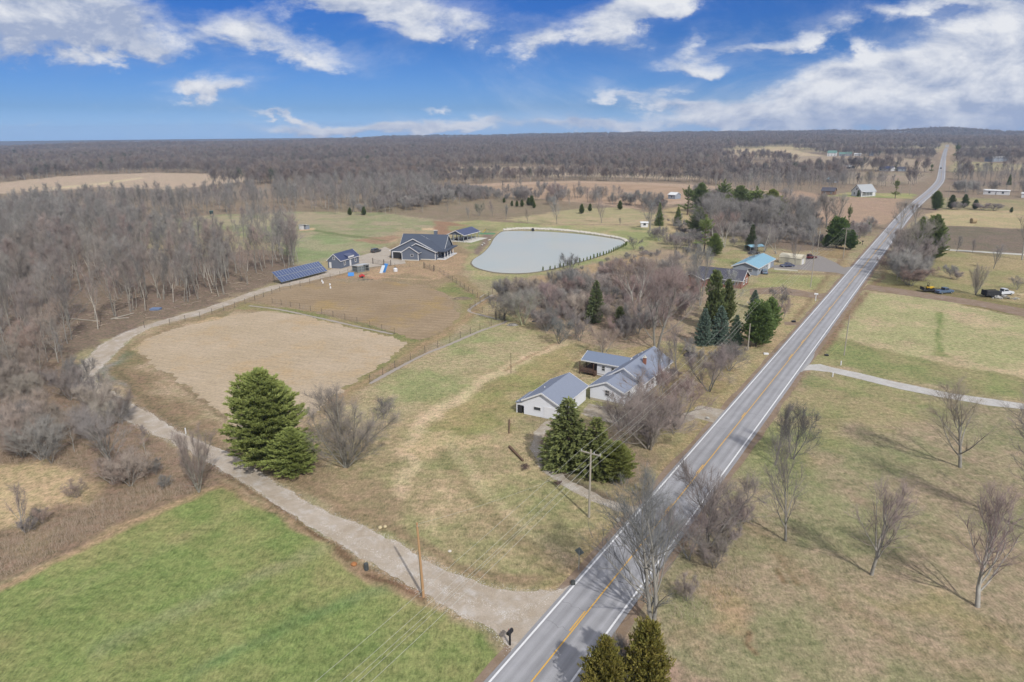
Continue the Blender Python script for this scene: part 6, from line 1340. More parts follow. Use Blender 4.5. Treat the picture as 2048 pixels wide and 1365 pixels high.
# --- cream shed with rounded roof
o, ang, L = frame((1558, 526), (1602, 531)); c = empty('cream_shed', o, ang); tag(c, 'cream metal shed with rounded pale roof behind the navy car', 'shed')
M_CREAM = mat('cream_metal', C(214, 208, 186), var=.05, scale=2); prof = [(0, 0), (4.6, 0), (4.6, 2.1), (4.3, 2.7), (3.6, 3.05), (2.3, 3.2), (1.0, 3.05), (.3, 2.7), (0, 2.1)]
MB().prismx(prof, 0, L * .98).build('wall', M_CREAM, c)
MB().prismx([(a - .02 if a < 2 else a + .02 if a > 3 else a, b + .02) for a, b in prof[2:]][::-1] + [(a, b + .14) for a, b in [(-.12, 2.1), (.2, 2.78), (.95, 3.15), (2.3, 3.3), (3.65, 3.15), (4.4, 2.78), (4.72, 2.1)]][::-1][::-1], -.15, L).build('roof', mat('pale_roof_metal', C(226, 218, 196), var=.05), c)
door(c, L * .98, 2.0, 0, 2.0, 2.1, 'right', name='door')
# small light blue carport
o = at(1508, 503); c = empty('blue_carport', o, .3); tag(c, 'open carport with light blue metal roof behind the blue roofed house', 'carport')
MB().prismx([(-2.2, 2.1), (0, 2.7), (2.2, 2.1), (2.2, 2.2), (0, 2.8), (-2.2, 2.2)], -3.4, 3.4).build('roof', M_BLUEM, c)
for xx in (-3.2, 3.2):
    for yy in (-2, 2): MB().box(xx - .06, xx + .06, yy - .06, yy + .06, 0, 2.15).build('post', M_METAL, c)
# --- far farmhouse with porch
o, ang, L = frame((1702, 392), (1722, 394)); c = empty('farmhouse', o, ang); tag(c, 'white gabled farmhouse with side porch beyond the tilled field', 'house')
gable(c, 0, L, 0, 13, 4.0, 4.2, 'y', M_TRIM, mat('light_grey_shingles', C(176, 180, 184), var=.08), ov=.5); 
for xx in (L * .3, L * .7): win(c, xx, 0, 1.2, 1.1, 1.5)
win(c, L * .5, 0, 4.6, 1.0, 1.3)
MB().box(L, L + 3, 1, 11, 3.2, 3.5).build('porch_roof', M_GREYSIDE, c)
for yy in (1.3, 4.3, 7.3, 10.3): MB().box(L + 2.7, L + 2.9, yy, yy + .2, 0, 3.2).build('porch_post', M_TRIM, c)
TR('darkcedar', 1716, 394, 381, 'dark green shrub in front of the far farmhouse wall', sx=1.0, tint=(.8, .85, .8))
# --- generic distant buildings: (px left, py, px right, py, depth, wall h, rise, axis, wall, roof, label, cat)
M_GREENR = mat('green_metal_roof', C(110, 146, 138), var=.05); M_WROOF = mat('white_metal_roof', C(232, 234, 236), var=.03)
FARB = [
 (1654, 313, 1672, 313, 16, 6, 4, 'x', M_TRIM, M_GREENR, 'big white barn with green roof on the distant farmstead', 'barn'),
 (1678, 313, 1690, 313, 10, 4, 3, 'x', M_GREYSIDE, M_GREENR, 'low green roofed barn right of the big distant barn', 'barn'),
 (1692, 312, 1703, 312, 10, 4, 3, 'x', M_GREYSIDE, M_GREENR, 'second low green roofed building of the distant farmstead', 'barn'),
 (1708, 312, 1722, 312, 8, 3, 1.5, 'x', M_TRIM, M_WROOF, 'long pale shed at the right end of the distant farmstead', 'shed'),
 (1739, 312, 1747, 312, 10, 5, 4, 'y', M_GREYSIDE, M_NAVYM, 'narrow blue house most distant on the left of the road', 'house'),
 (1657, 337, 1678, 337, 12, 3, 3, 'y', M_DSIDE, M_WROOF, 'open dark barn with white roof edge in the far fields', 'barn'),
 (1679, 337, 1701, 338, 9, 2.5, 1.8, 'x', M_DARKIN, M_WROOF, 'long low shed with bright white roof in the far fields', 'shed'),
 (1757, 342, 1782, 343, 9, 3, 2.6, 'x', M_TRIM, M_NAVYM, 'white ranch house with dark blue roof left of the distant road', 'house'),
 (1796, 343, 1812, 343, 8, 3, 2, 'x', M_GREYSIDE, M_SHINGD, 'grey house half behind trees right of the white ranch house', 'house'),
 (1984, 324, 2016, 323, 12, 6, 1.2, 'x', M_GREYSIDE, M_WROOF, 'flat two-storey grey house on the right ridge', 'house'),
 (2036, 309, 2056, 309, 10, 5, 2, 'x', M_TRIM, M_GREENR, 'pale house at the right edge near the horizon', 'house'),
 (1966, 389, 1990, 390, 5, 2.9, .6, 'x', M_TRIM, M_WROOF, 'white mobile trailer in the row east of the bend, left one', 'trailer'),
 (1992, 390, 2018, 391, 5, 2.9, .5, 'x', M_TRIM, M_WROOF, 'white mobile trailer in the row east of the bend, middle one', 'trailer'),
 (2042, 396, 2066, 397, 5, 2.9, .6, 'x', M_TRIM, M_WROOF, 'white mobile trailer cut by the right edge', 'trailer'),
 (1300, 412, 1318, 413, 8, 3, 2, 'x', mat('barn_red', C(132, 74, 70)), M_SHINGD, 'dull red barn between bare trees beyond the pond', 'barn'),
 (1282, 455, 1296, 455, 3, 2.2, .4, 'x', M_TRIM, M_WROOF, 'small white camper by the barnyard trees', 'camper'),
 (1336, 398, 1350, 399, 7, 3, 1.5, 'x', M_GREYSIDE, M_WROOF, 'pale shed behind the narrow green spruce', 'shed'),
 (1642, 390, 1668, 391, 8, 3, 2.2, 'x', mat('brown_siding', C(140, 112, 96)), M_SHINGD, 'brown cabin left of the far farmhouse among trees', 'cabin'),
 (1652, 365, 1668, 366, 6, 3, 1.5, 'x', M_GREYSIDE, M_BLUEM, 'pale blue roofed shed in the hedgerow beyond the fields', 'shed'),
 (1010, 303, 1022, 303, 10, 5, 3, 'x', M_TRIM, M_WROOF, 'tiny white house in the forest left of the horizon middle', 'house'),
 (1824, 285, 1836, 285, 12, 5, 2.5, 'x', M_TRIM, M_WROOF, 'tiny white house on the wooded ridge left of the road', 'house'),
 (1930, 287, 1942, 287, 12, 5, 3, 'x', M_GREYSIDE, M_WROOF, 'tiny grey house on the wooded ridge right of the road', 'house')]
for (xa, ya, xb, yb, dp, hh, ri, ax, mw, mr_, lb, ct) in FARB:
    o, ang, L = frame((xa, ya), (xb, yb)); c = empty({'trailer': 'mobile_trailer', 'camper': 'camper'}.get(ct, 'far_' + ct), o, ang); tag(c, lb, ct)
    gable(c, 0, L, 0, dp, hh, ri, ax, mw, mr_, ov=.4, trim=False)
    nw = max(1, int(L / 4.5))
    for k in range(nw):
        for zz in ([1.0] if hh < 5.5 else [1.0, 3.6]): win(c, L * (k + .5) / nw, 0, zz, 1.2, 1.2, mull=False, mf=M_METAL if mw is M_TRIM else M_TRIM)
# ================================================================== SOLAR ARRAY
a, b = at(567, 569), at(655.5, 546.5); ang = math.atan2(b.y - a.y, b.x - a.x); L = math.hypot(b.x - a.x, b.y - a.y)
s = empty('solar_array', a, ang); tag(s, 'tilted ground-mounted blue solar array beside the gravel lane', 'solar panels')
tl = R_(38); hp_ = 2.45; nP = 18; pw = (L + .8) / nP
m_ = bpy.data.materials.new('solar_cells'); m_.use_nodes = True; N = NT(m_.node_tree); b0 = m_.node_tree.nodes['Principled BSDF']
N.set(b0.inputs['Base Color'], (.035, .055, .13)); N.set(b0.inputs['Roughness'], .12); N.set(b0.inputs['Specular IOR Level'], .7); M_SOL = m_
for row in range(2):
    for k in range(nP):
        y0 = row * (hp_ + .06); x0 = k * pw - .8
        def T(x, y, z): return (x, y * math.cos(tl) - z * math.sin(tl), .75 + y * math.sin(tl) + z * math.cos(tl))
        f = MB(); 
        for aa, bb, cc, dd in ((x0 + .01, x0 + .06, y0, y0 + hp_), (x0 + pw - .06, x0 + pw - .01, y0, y0 + hp_), (x0 + .06, x0 + pw - .06, y0, y0 + .05), (x0 + .06, x0 + pw - .06, y0 + hp_ - .05, y0 + hp_)):
            vs = [T(x, y, z) for z in (0, .06) for y in (cc, dd) for x in (aa, bb)]
            f.add(vs, [(0, 2, 3, 1), (4, 5, 7, 6), (0, 1, 5, 4), (2, 6, 7, 3), (0, 4, 6, 2), (1, 3, 7, 5)])
        fo = f.build('solar_panel', M_METAL, s)
        vs = [T(x, y, z) for z in (.01, .05) for y in (y0 + .05, y0 + hp_ - .05) for x in (x0 + .06, x0 + pw - .06)]
        MB().add(vs, [(0, 2, 3, 1), (4, 5, 7, 6), (0, 1, 5, 4), (2, 6, 7, 3), (0, 4, 6, 2), (1, 3, 7, 5)]).build('cell_sheet', M_SOL, fo)
fr = MB()
for k in range(7):
    x = k * L / 6.3 - .4; fr.tube((x, .3, 0), (x, .3, .95), .06); fr.tube((x, 3.6, 0), (x, 3.6, 3.45), .06); fr.tube((x, .1, .8), (x, 3.8, 3.7), .05)
fr.build('mount_frame', M_STEEL, s)
# ================================================================== VEHICLES
def car(P, rz, label, c, kind='suv', L=4.7, Wd=1.85, H=1.7, glass=True, name='parked_car', cat='car', sc=1.0):
    r = empty(name, P, rz); tag(r, label, cat); r.scale = (sc,) * 3
    m_ = mat('car_paint_%d_%d_%d' % tuple(int(x * 99) for x in c), c, rough=.3, spec=.6, var=.02)
    h2 = H * .55
    if kind == 'pickup': low = [(-L / 2, .35), (L / 2 - .1, .35), (L / 2, .6), (L / 2 - .05, h2 * .95), (L * .18, h2 * 1.04), (-L / 2, h2 * 1.04)]; cab = [(-L * .12, h2 * 1.03), (L * .2, h2 * 1.03), (L * .1, H), (-L * .1, H)]
    elif kind == 'sedan': low = [(-L / 2, .3), (L / 2 - .1, .3), (L / 2, .5), (L / 2 - .1, h2 * .92), (L * .2, h2 * 1.05), (-L * .3, h2 * 1.08), (-L / 2, h2)]; cab = [(-L * .36, h2 * 1.04), (L * .22, h2 * 1.03), (L * .08, H), (-L * .22, H)]
    else: low = [(-L / 2, .35), (L / 2 - .1, .35), (L / 2, .6), (L / 2 - .1, h2), (L * .24, h2 * 1.12), (-L / 2, h2 * 1.15)]; cab = [(-L * .48, h2 * 1.12), (L * .24, h2 * 1.1), (L * .1, H), (-L * .42, H)]
    MB().prismx([(0, 0)] * 0 or [(0, 0)], 0, 0) if False else None
    def ext(pf, w):  # profile in x,z, extruded in y
        return MB().prism(pf, -w / 2, w / 2)
    ext(low, Wd).build('body', m_, r, bevel=.08); ext(cab, Wd * .86).build('cabin', m_, r, bevel=.06)
    cx = sum(p[0] for p in cab) / 4; cz = sum(p[1] for p in cab) / 4
    gl = [(cx + (x - cx) * .86, cz + (z - cz) * .62) for x, z in cab]
    g_ = ext(gl, Wd * .875)
    fx = [(cab[1][0] - .03, cab[1][1] + .1), (cab[2][0] + .02, cab[2][1] - .1)]
    g_.add([(fx[0][0] + .05, -Wd * .36, fx[0][1]), (fx[0][0] + .05, Wd * .36, fx[0][1]), (fx[1][0] + .05, Wd * .33, fx[1][1]), (fx[1][0] + .05, -Wd * .33, fx[1][1])], [(0, 1, 2, 3)])
    bx = [(cab[0][0] + .03, cab[0][1] + .1), (cab[3][0] - .02, cab[3][1] - .1)]
    g_.add([(bx[0][0] - .05, -Wd * .36, bx[0][1]), (bx[0][0] - .05, Wd * .36, bx[0][1]), (bx[1][0] - .05, Wd * .33, bx[1][1]), (bx[1][0] - .05, -Wd * .33, bx[1][1])], [(3, 2, 1, 0)])
    g_.build('window', M_GLASS, r)
    for sx_ in (-1, 1):
        for sy_ in (-1, 1):
            w = MB().tube((sx_ * L * .31, sy_ * (Wd / 2 - .2), .33), (sx_ * L * .31, sy_ * (Wd / 2 + .02), .33), .33, n=16).build('wheel', mat('tyre', (.02, .02, .02)), r)
            MB().tube((sx_ * L * .31, sy_ * (Wd / 2 + .0), .33), (sx_ * L * .31, sy_ * (Wd / 2 + .035), .33), .19, n=12).build('rim', M_METAL, w)
    for sy_ in (-1, 1):
        MB().box(L / 2 - .08, L / 2 + .01, sy_ * Wd * .36 - .15, sy_ * Wd * .36 + .15, .6, .74).build('headlight', M_TRIM, r)
        MB().box(-L / 2 - .01, -L / 2 + .06, sy_ * Wd * .4 - .1, sy_ * Wd * .4 + .1, .65, .82).build('tail_light', mat('red_lens', (.25, .01, .01)), r)
    return r
rdir = math.atan2(tg[60][1], tg[60][0])
car(at(752, 505), R_(60), 'dark grey suv parked on the drive left of the slate house', (.05, .05, .055), L=4.8, name='parked_suv')
dm = d.matrix_basis
car(dm @ Vector((1.9, 4.2, .06)), ang * 0 + d.rotation_euler.z - math.pi / 2, 'white car standing inside the open garage of the slate house', (.7, .7, .7), 'sedan', H=1.45)
car(dm @ Vector((4.1, 4.4, .06)), d.rotation_euler.z - math.pi / 2, 'dark car inside the open garage, right of the white one', (.04, .04, .045), 'sedan', H=1.5)
car(at(1574, 534), math.pi, 'navy blue car parked in front of the cream shed', C(40, 52, 96), 'sedan', H=1.45, L=4.8)
car(at(1618, 518), R_(8), 'dark red pickup at the end of the asphalt drive', C(92, 30, 36), 'pickup', L=5.4, H=1.8, name='parked_pickup', cat='pickup')
car(at(1529, 547), R_(75), 'pale blue-grey car beside the blue roofed house wall', C(120, 140, 160), 'sedan', H=1.4)
car(at(1888, 587), R_(14), 'blue-grey pickup on the dirt drive hitched to the black trailer', C(96, 116, 140), 'pickup', L=5.4, H=1.8, name='parked_pickup', cat='pickup')
car(at(2006, 590), R_(10), 'white pickup behind the junk heap near the right edge', C(226, 230, 236), 'pickup', L=5.6, H=1.9, name='parked_pickup', cat='pickup')
car(at(1508, 508.5), R_(15), 'dark car parked under the light blue carport', (.03, .03, .035), 'sedan', H=1.4)
car(at(1881.5, 338), math.atan2(*(lambda t: (t[1], t[0]))(tg[int(np.argmin(np.hypot(*(RC - np.array(at(1881.5, 338)[:2])).T)))])), 'small dark car driving on the distant straight stretch of road', (.03, .03, .035), 'sedan')
# trailer with machine
P = at(1867, 584); t_ = empty('flatbed_trailer', P, R_(-4)); tag(t_, 'black flatbed trailer carrying yellow equipment by the dirt drive', 'trailer')
M_BLK = mat('black_steel', (.02, .02, .022)); M_YEL = mat('machine_yellow', C(222, 182, 52))
MB().box(-3.4, 3.0, -1.1, 1.1, .55, .72).box(3.0, 4.6, -.12, .12, .5, .62).box(-3.5, -3.3, -1.1, 1.1, .72, 1.5).build('bed', M_BLK, t_)
for xx in (1.4, 2.3):
    for yy in (-1.15, 1.15): MB().tube((xx, yy - .12, .38), (xx, yy + .12, .38), .38, n=14).build('wheel', mat('tyre', (.02, .02, .02)), t_)
P2 = t_.matrix_basis @ Vector((-1.2, 0, .74)); y_ = empty('riding_mower', P2, R_(-4)); tag(y_, 'yellow and black riding machine strapped on the flatbed trailer', 'machine')
MB().box(-1.0, 1.0, -.5, .5, .35, .85).build('body', M_YEL, y_, bevel=.08); MB().box(-.7, -.1, -.3, .3, .85, .95).box(-.75, -.65, -.3, .3, .95, 1.4).build('seat', M_BLK, y_, bevel=.03)
MB().tube((-.6, -.45, .8), (-.6, -.45, 2.0), .05).tube((-.6, .45, .8), (-.6, .45, 2.0), .05).tube((-.6, -.45, 2.0), (-.6, .45, 2.0), .05).build('roll_bar', M_BLK, y_)
for xx in (-.6, .7):
    for yy in (-.55, .55): MB().tube((xx, yy - .12, .32), (xx, yy + .12, .32), .32, n=12).build('wheel', mat('tyre', (.02, .02, .02)), y_)
P = at(1981, 594); t_ = empty('dump_trailer', P, R_(5)); tag(t_, 'black high-sided dump trailer beside the dirt drive', 'trailer')
tb = MB()
for z0, z1 in ((.6, .75),): tb.box(-2.2, 2.2, -1.1, 1.1, z0, z1)
tb.box(-2.2, 2.2, -1.15, -1.05, .75, 1.9).box(-2.2, 2.2, 1.05, 1.15, .75, 1.9).box(-2.25, -2.15, -1.1, 1.1, .75, 2.1).box(2.15, 2.25, -1.1, 1.1, .75, 1.7); tb.build('bed', M_BLK, t_)
MB().box(-2.0, 2.0, -1.0, 1.0, 1.4, 1.75).build('load', mat('brush_load', C(70, 66, 60), var=.5, scale=6), t_); MB().box(-3.6, -2.2, -.1, .1, .5, .62).build('hitch', M_BLK, t_)
for xx in (-.5, .5):
    for yy in (-1.2, 1.2): MB().tube((xx, yy - .12, .38), (xx, yy + .12, .38), .38, n=14).build('wheel', mat('tyre', (.02, .02, .02)), t_)
rnd = random.Random(9); jk = MB()
for k in range(46):
    x, y = rnd.gauss(0, 1.7), rnd.gauss(0, .7); z = rnd.uniform(0, .9) * math.exp(-(x * x / 6 + y * y)); jk.at(x, y, max(0, z), rnd.uniform(0, 6), rnd.uniform(-.6, .6), rnd.uniform(-.4, .4)).box(-.35, .35, -.2, .2, 0, rnd.uniform(.05, .35))
o = jk.build('scrap_heap', mat('mixed_scrap', C(226, 224, 220), c2=C(120, 112, 100), scale=.9)); o.location = at(2003, 597); tag(o, 'pale scrap and boards heaped beside the dump trailer', 'scrap heap')
jk = MB(); 
for k in range(20): jk.at(rnd.gauss(0, 1.3), rnd.gauss(0, .5), .05 * (k % 4), rnd.uniform(0, 6), rnd.uniform(-.3, .3)).box(-.8, .8, -.12, .12, 0, .12)
o = jk.build('lumber_pile', mat('tan_lumber', C(214, 196, 160), var=.15)); o.location = at(2040, 590); tag(o, 'tan boards lying on the ground at the right edge', 'lumber')
# junk around the coop
def panel_lean(px, py, rz, w, h, m_, label, tilt=55, name='leaning_panel', cat='panel'):
    o = MB().at(0, 0, 0, 0, R_(tilt)).box(-w / 2, w / 2, 0, h, 0, .08).build(name, m_); o.location = at(px, py, .02); o.rotation_euler = (0, 0, rz); return tag(o, label, cat)
M_BLUET = mat('blue_tarp', C(70, 140, 212), var=.1, rough=.5)
panel_lean(762, 547, R_(-28), 1.3, 3.0, mat('white_board', C(222, 228, 234)), 'white board leaning beside the blue tarp, right of the coop')
panel_lean(767, 545.5, R_(-28), 1.5, 3.4, M_BLUET, 'bright blue tarp-covered board leaning on the dirt mound')
panel_lean(702, 553, R_(10), 2.0, 1.6, M_BLUET, 'blue and white tarp bundle left of the coop', 40)
q = empty('red_tiller', at(724, 556), .4); tag(q, 'red two-wheel garden tiller in front of the coop', 'tiller')
M_RED = mat('red_paint', C(200, 40, 48), rough=.4)
MB().box(-.9, .9, -.45, .45, .35, .95).box(-.4, .5, -.3, .3, .95, 1.25).build('body', M_RED, q, bevel=.1); MB().tube((.8, -.3, .8), (1.8, -.35, 1.2), .04).tube((.8, .3, .8), (1.8, .35, 1.2), .04).build('handle', M_BLK, q)
for yy in (-.5, .5): MB().tube((0, yy - .1, .35), (0, yy + .1, .35), .35, n=12).build('wheel', mat('tyre', (.02, .02, .02)), q)
q = MB(); 
for k in range(16): q.at(rnd.gauss(0, 1.2), rnd.gauss(0, .5), 0, rnd.uniform(0, 6), rnd.uniform(-.2, .2)).box(-.7, .7, -.04, .04, .02, .1)
o = q.build('scrap_heap', mat('mixed_debris', C(90, 100, 84), c2=C(160, 150, 140), scale=1.2)); o.location = at(731, 560); tag(o, 'dark strips and poles heaped beside the red tiller', 'scrap heap')
q = empty('water_tank', at(791, 543.5), 0); tag(q, 'white plastic water tank on the soil right of the tarp', 'tank')
MB().tube((0, 0, .02), (0, 0, 1.05), .75, n=20).tube((0, 0, 1.05), (0, 0, 1.3), .74, .25, n=20).build('tank_body', M_TRIM, q, smooth=False); MB().tube((0, 0, 1.3), (0, 0, 1.42), .18, n=12).build('lid', M_BLUET, q)
for (x_, y_, lb) in [(644, 563.5, 'cream'), (646, 567, 'pale'), (660, 571, 'white'), (661, 577, 'white')]:
    o = MB().tube((0, 0, 0), (0, 0, .5), .28, .22, n=12).tube((0, 0, .5), (0, 0, .54), .24, n=12).build('bucket', M_TRIM); o.location = at(x_, y_, .02); tag(o, 'small white bucket standing on the tilled soil by the lane', 'bucket', 'white buckets on the tilled soil')
# playground mat by the pond
q = empty('play_set', at(975, 468), R_(-8)); tag(q, 'green framed play mat with yellow slide beside the pavilion', 'play set')
MB().box(-3.6, 3.6, -2.2, 2.2, .05, .2).build('mat', mat('green_mat', C(90, 140, 104), var=.2, scale=3), q); MB().box(-3.8, 3.8, -2.4, -2.2, 0, .35).box(-3.8, -3.6, -2.2, 2.2, 0, .35).build('border', mat('light_green_edge', C(130, 170, 130)), q)
MB().tube((-2.6, 1.4, .2), (-1.0, 1.6, 2.0), .14).build('slide', M_YEL, q); MB().tube((-1, 1.2, .2), (-1, 1.2, 2.2), .06).tube((.6, 1.2, .2), (.6, 1.2, 2.0), .06).tube((-1, 1.2, 2.1), (.6, 1.2, 1.95), .05).build('climbing_frame', M_STEEL, q)
def kayak(px, py, rz, lb):
    q = MB(); n = 9; ring = 8; vs = []
    for i in range(n):
        t = i / (n - 1); w = .38 * math.sin(math.pi * min(.98, max(.02, t))) ** .6
        for k in range(ring): a_ = 6.283 * k / ring; vs.append(((t - .5) * 3.4, math.cos(a_) * w, .22 + math.sin(a_) * w * .5))
    q.add(vs, [(i * ring + k, i * ring + (k + 1) % ring, (i + 1) * ring + (k + 1) % ring, (i + 1) * ring + k) for i in range(n - 1) for k in range(ring)])
    o = q.build('kayak', mat('pale_hull', C(226, 222, 214), var=.05), smooth=True); o.location = at(px, py, .02); o.rotation_euler.z = rz; return tag(o, lb, 'kayak')
kayak(979, 481, R_(70), 'pale upturned boat at the pond shore, nearest the water'); kayak(968, 488, R_(110), 'slim pale kayak lying on the bank left of the other boat'); kayak(964.5, 491, R_(95), 'second slim pale kayak at the left on the pond bank')
# ================================================================== ROCKS
def rock_mesh(rg_, s):
    bm_ = bmesh.new(); bmesh.ops.create_icosphere(bm_, subdivisions=1, radius=1)
    for v in bm_.verts: v.co = Vector((v.co.x * s * rg_.uniform(.7, 1.3), v.co.y * s * rg_.uniform(.7, 1.2), v.co.z * s * rg_.uniform(.45, .8)))
    me = bpy.data.meshes.new('t'); bm_.to_mesh(me); bm_.free(); V = np.array([v.co[:] for v in me.vertices]); F = np.array([p.vertices[:] for p in me.polygons]); bpy.data.meshes.remove(me); return V, F
rnd = random.Random(3); protos = [rock_mesh(rnd, 1) for _ in range(8)]
rl_ = catmull([np.array(at(x, y)[:2]) for x, y in [(1009, 460.5), (1040, 458), (1066, 458.5), (1110, 460), (1160, 465), (1210, 472), (1245, 479), (1253, 484)]], .5)
GRK = []
for k in range(1500):
    i = rnd.randrange(len(rl_)); f = i / len(rl_); wdt = 3.4 * (1 - .6 * f); p = rl_[i] + np.array([rnd.uniform(-.6, .6), rnd.uniform(-wdt, wdt * .5) + rnd.gauss(0, .4)]); V, F = rnd.choice(protos); s_ = rnd.uniform(.3, .85)
    a_ = rnd.uniform(0, 6.28); R2 = np.array([[math.cos(a_), -math.sin(a_), 0], [math.sin(a_), math.cos(a_), 0], [0, 0, 1]]); GRK.append(((V * s_) @ R2.T + np.array([p[0], p[1], .25]), F))
me = build_segs('riprap', GRK, mat('limestone', C(210, 204, 192), var=.3, scale=.8)); o = bpy.data.objects.new('riprap', me); col.objects.link(o); tag(o, 'pale riprap stones banked along the far pond shore', None, None, 'stuff')
o = MB().tube((0, 0, .5), (0, 2.5, .5), .7, n=16).build('drain_pipe', M_DARKIN); o.location = at(1066, 463, .1); tag(o, 'black overflow pipe sticking out of the white pond stones', 'pipe')
M_CREAMR = mat('cream_rock', C(206, 190, 152), var=.15)
def boulder(px, py, s, label, m_=None, sz=1):
    V, F = rnd.choice(protos); o = mesh_obj('boulder', [tuple(v) for v in V * s], [tuple(int(t) for t in f) for f in F], m_ or mat('limestone', C(1, 1, 1))); o.location = at(px, py, s * .3); o.scale.z = sz
    m2 = o.modifiers.new('s', 'SUBSURF'); m2.levels = 1; m2.render_levels = 1; return tag(o, label, 'rock')
boulder(760, 1057, .38, 'cream boulder beside the lane, left one of the pair', M_CREAMR); boulder(770, 1055, .34, 'cream boulder beside the lane, right one of the pair', M_CREAMR)
boulder(1236, 1042, .45, 'white round stone at the mouth of the curved drive'); boulder(708, 1131, .5, 'orange-brown rock by the utility box', mat('orange_rock', C(176, 120, 76)))
boulder(900, 1104, .3, 'small pale stone on the brown bank north of the lane'); boulder(1415, 838, .5, 'grey rock beside the house driveway entrance', mat('grey_rock', C(180, 178, 172)))
# round hay bale
o = MB().tube((-.7, 0, .8), (.7, 0, .8), .85, n=18).build('hay_bale', mat('old_hay', C(176, 156, 120), var=.15, scale=5)); o.location = at(1946, 447, 0); o.scale = (1.6, 1.6, 1.6); tag(o, 'round weathered hay bale alone in the far pale field', 'hay bale')
# ================================================================== POLES, WIRES, SIGNS
M_POLE = mat('weathered_pole', C(178, 170, 156), var=.12, scale=2, stretch=(1, 1, .2)); M_POLE2 = mat('new_pole_wood', C(194, 156, 116), var=.15, scale=2, stretch=(1, 1, .2))
M_PORC = mat('grey_porcelain', C(210, 210, 210))
POLES = {}
def pole(key, px, py, topy, label, m_=None, arm=True, H=None, rz=None, lean=0.0, r=.15, xf=False):
    P = at(px, py); H = H or height(px, py, topy); az = rdir if rz is None else rz
    e = empty('utility_pole', P, az); tag(e, label, 'utility pole'); e.rotation_euler = (0, lean, az)
    MB().tube((0, 0, -.1), (0, 0, H), r, r * .7, n=10).build('shaft', m_ or M_POLE, e)
    pts = []
    if arm:
        MB().box(-.07, .07, -1.35, 1.35, H - .55, H - .42).build('crossarm', m_ or M_POLE, e)
        ins = [(0, -1.25), (0, -.45), (0, 1.25)]
        for (x, y) in ins: MB().tube((x, y, H - .42), (x, y, H - .2), .05, n=6).build('insulator', M_PORC, e)
        pts = [Vector((0, y, H - .2)) for _, y in ins] + [Vector((0, .1, H - 1.9)), Vector((0, .1, H - 2.8))]
    if xf: MB().tube((.3, 0, H - 1.9), (.3, 0, H - 1.1), .24, n=12).build('transformer', M_METAL, e)
    bpy.context.view_layer.update(); POLES[key] = [e.matrix_world @ q for q in pts]; POLES[key + '_o'] = e; return e
pole('a', 1178, 1035, 900, 'grey utility pole with crossarm on the meadow beside the road')
pole('n', 847, 1194, 1046, 'orange-brown leaning pole between the green lawn and the lane', M_POLE2, arm=False, lean=-.03, rz=0)
MB().box(-.12, .12, -.06, .06, 8.3, 8.5).tube((-.18, .1, 0), (-.13, .05, 5.5), .035).build('bracket', M_METAL, POLES['n_o'])
pole('b', 1499, 692, 603, 'tan utility pole in front of the bright evergreens'); pole('b2', 1495.5, 700, 660, 'short stub pole beside the tan one at the evergreens', arm=False, H=6)
pole('c', 1621, 575, 503, 'utility pole on the lawn before the blue roofed house'); pole('d', 1686, 517, 456, 'utility pole at the roadside left of the dark evergreens')
pole('d2', 1634, 510, 458, 'pole with transformer behind the dark red pickup', arm=False, xf=True)
pole('e', 1733, 471, 432, 'utility pole beside the small cone-shaped evergreen'); pole('f', 1801, 391, 375, 'far utility pole on grass left of the bend'); pole('f2', 1818, 391, 367, 'far utility pole closest to the road bend', arm=False)
pole('f3', 1744, 389, 366, 'far utility pole right of the farmhouse', arm=False); pole('g', 1688, 711, 632, 'grey pole on the green lawn east of the road', arm=False, r=.13); pole('h', 1793.5, 560, 513, 'slim pole before the big roadside tree east of the road', arm=False, r=.12)
pole('i', 1892, 418, 372, 'tall pole in front of the far cedars', arm=False); pole('j', 1022, 747, 706, 'thin dark post standing alone in the meadow', mat('dark_post', C(84, 70, 60)), arm=False, r=.06)
M_WIRE = mat('aluminium_wire', C(196, 196, 186), rough=.5, var=.02)
def wire(p, q, sag, label, r=.009, name='power_line'):
    n = 14; pts = [p.lerp(q, k / n) - Vector((0, 0, sag * 4 * (k / n) * (1 - k / n))) for k in range(n + 1)]; m_ = MB()
    for a_, b_ in zip(pts[:-1], pts[1:]): m_.tube(a_, b_, r, n=5)
    return pts, m_
prev = [v_ - Vector((ROADV[0], ROADV[1], 0)) * 90 for v_ in POLES['a']]
NAMES = ['outermost wire on the meadow side', 'inner crossarm wire', 'wire on the road side', 'upper neutral wire below the crossarm', 'lowest cable under the crossarm wires']
for k in range(5):
    m_ = MB(); seq = [prev] + [POLES[t] for t in ('a', 'b', 'c', 'd', 'e')]
    for A_, B_ in zip(seq[:-1], seq[1:]):
        _, mm = wire(A_[k], B_[k], 1.0 + .15 * k, '', .012 if k < 4 else .015); m_.v += []; bse = len(m_.v); m_.v += mm.v; m_.f += [tuple(bse + i for i in f) for f in mm.f]
    tag(m_.build('power_line', M_WIRE), NAMES[k] + ' strung along the roadside poles', 'power line')
top = POLES['n_o'].matrix_world @ Vector((0, 0, 8.6)); _, mm = wire(POLES['a'][3], top, .5, ''); tag(mm.build('service_wire', M_WIRE), 'service wire from the meadow pole to the orange-brown pole', 'wire')
_, mm = wire(POLES['c'][3], POLES['h_o'].matrix_world @ Vector((0, 0, 6.5)), .4, ''); tag(mm.build('service_wire', M_WIRE), 'wire crossing the road to the slim east pole', 'wire')
_, mm = wire(POLES['b'][3], POLES['g_o'].matrix_world @ Vector((0, 0, 7)), .5, ''); tag(mm.build('service_wire', M_WIRE), 'wire crossing the road to the grey pole on the green lawn', 'wire')
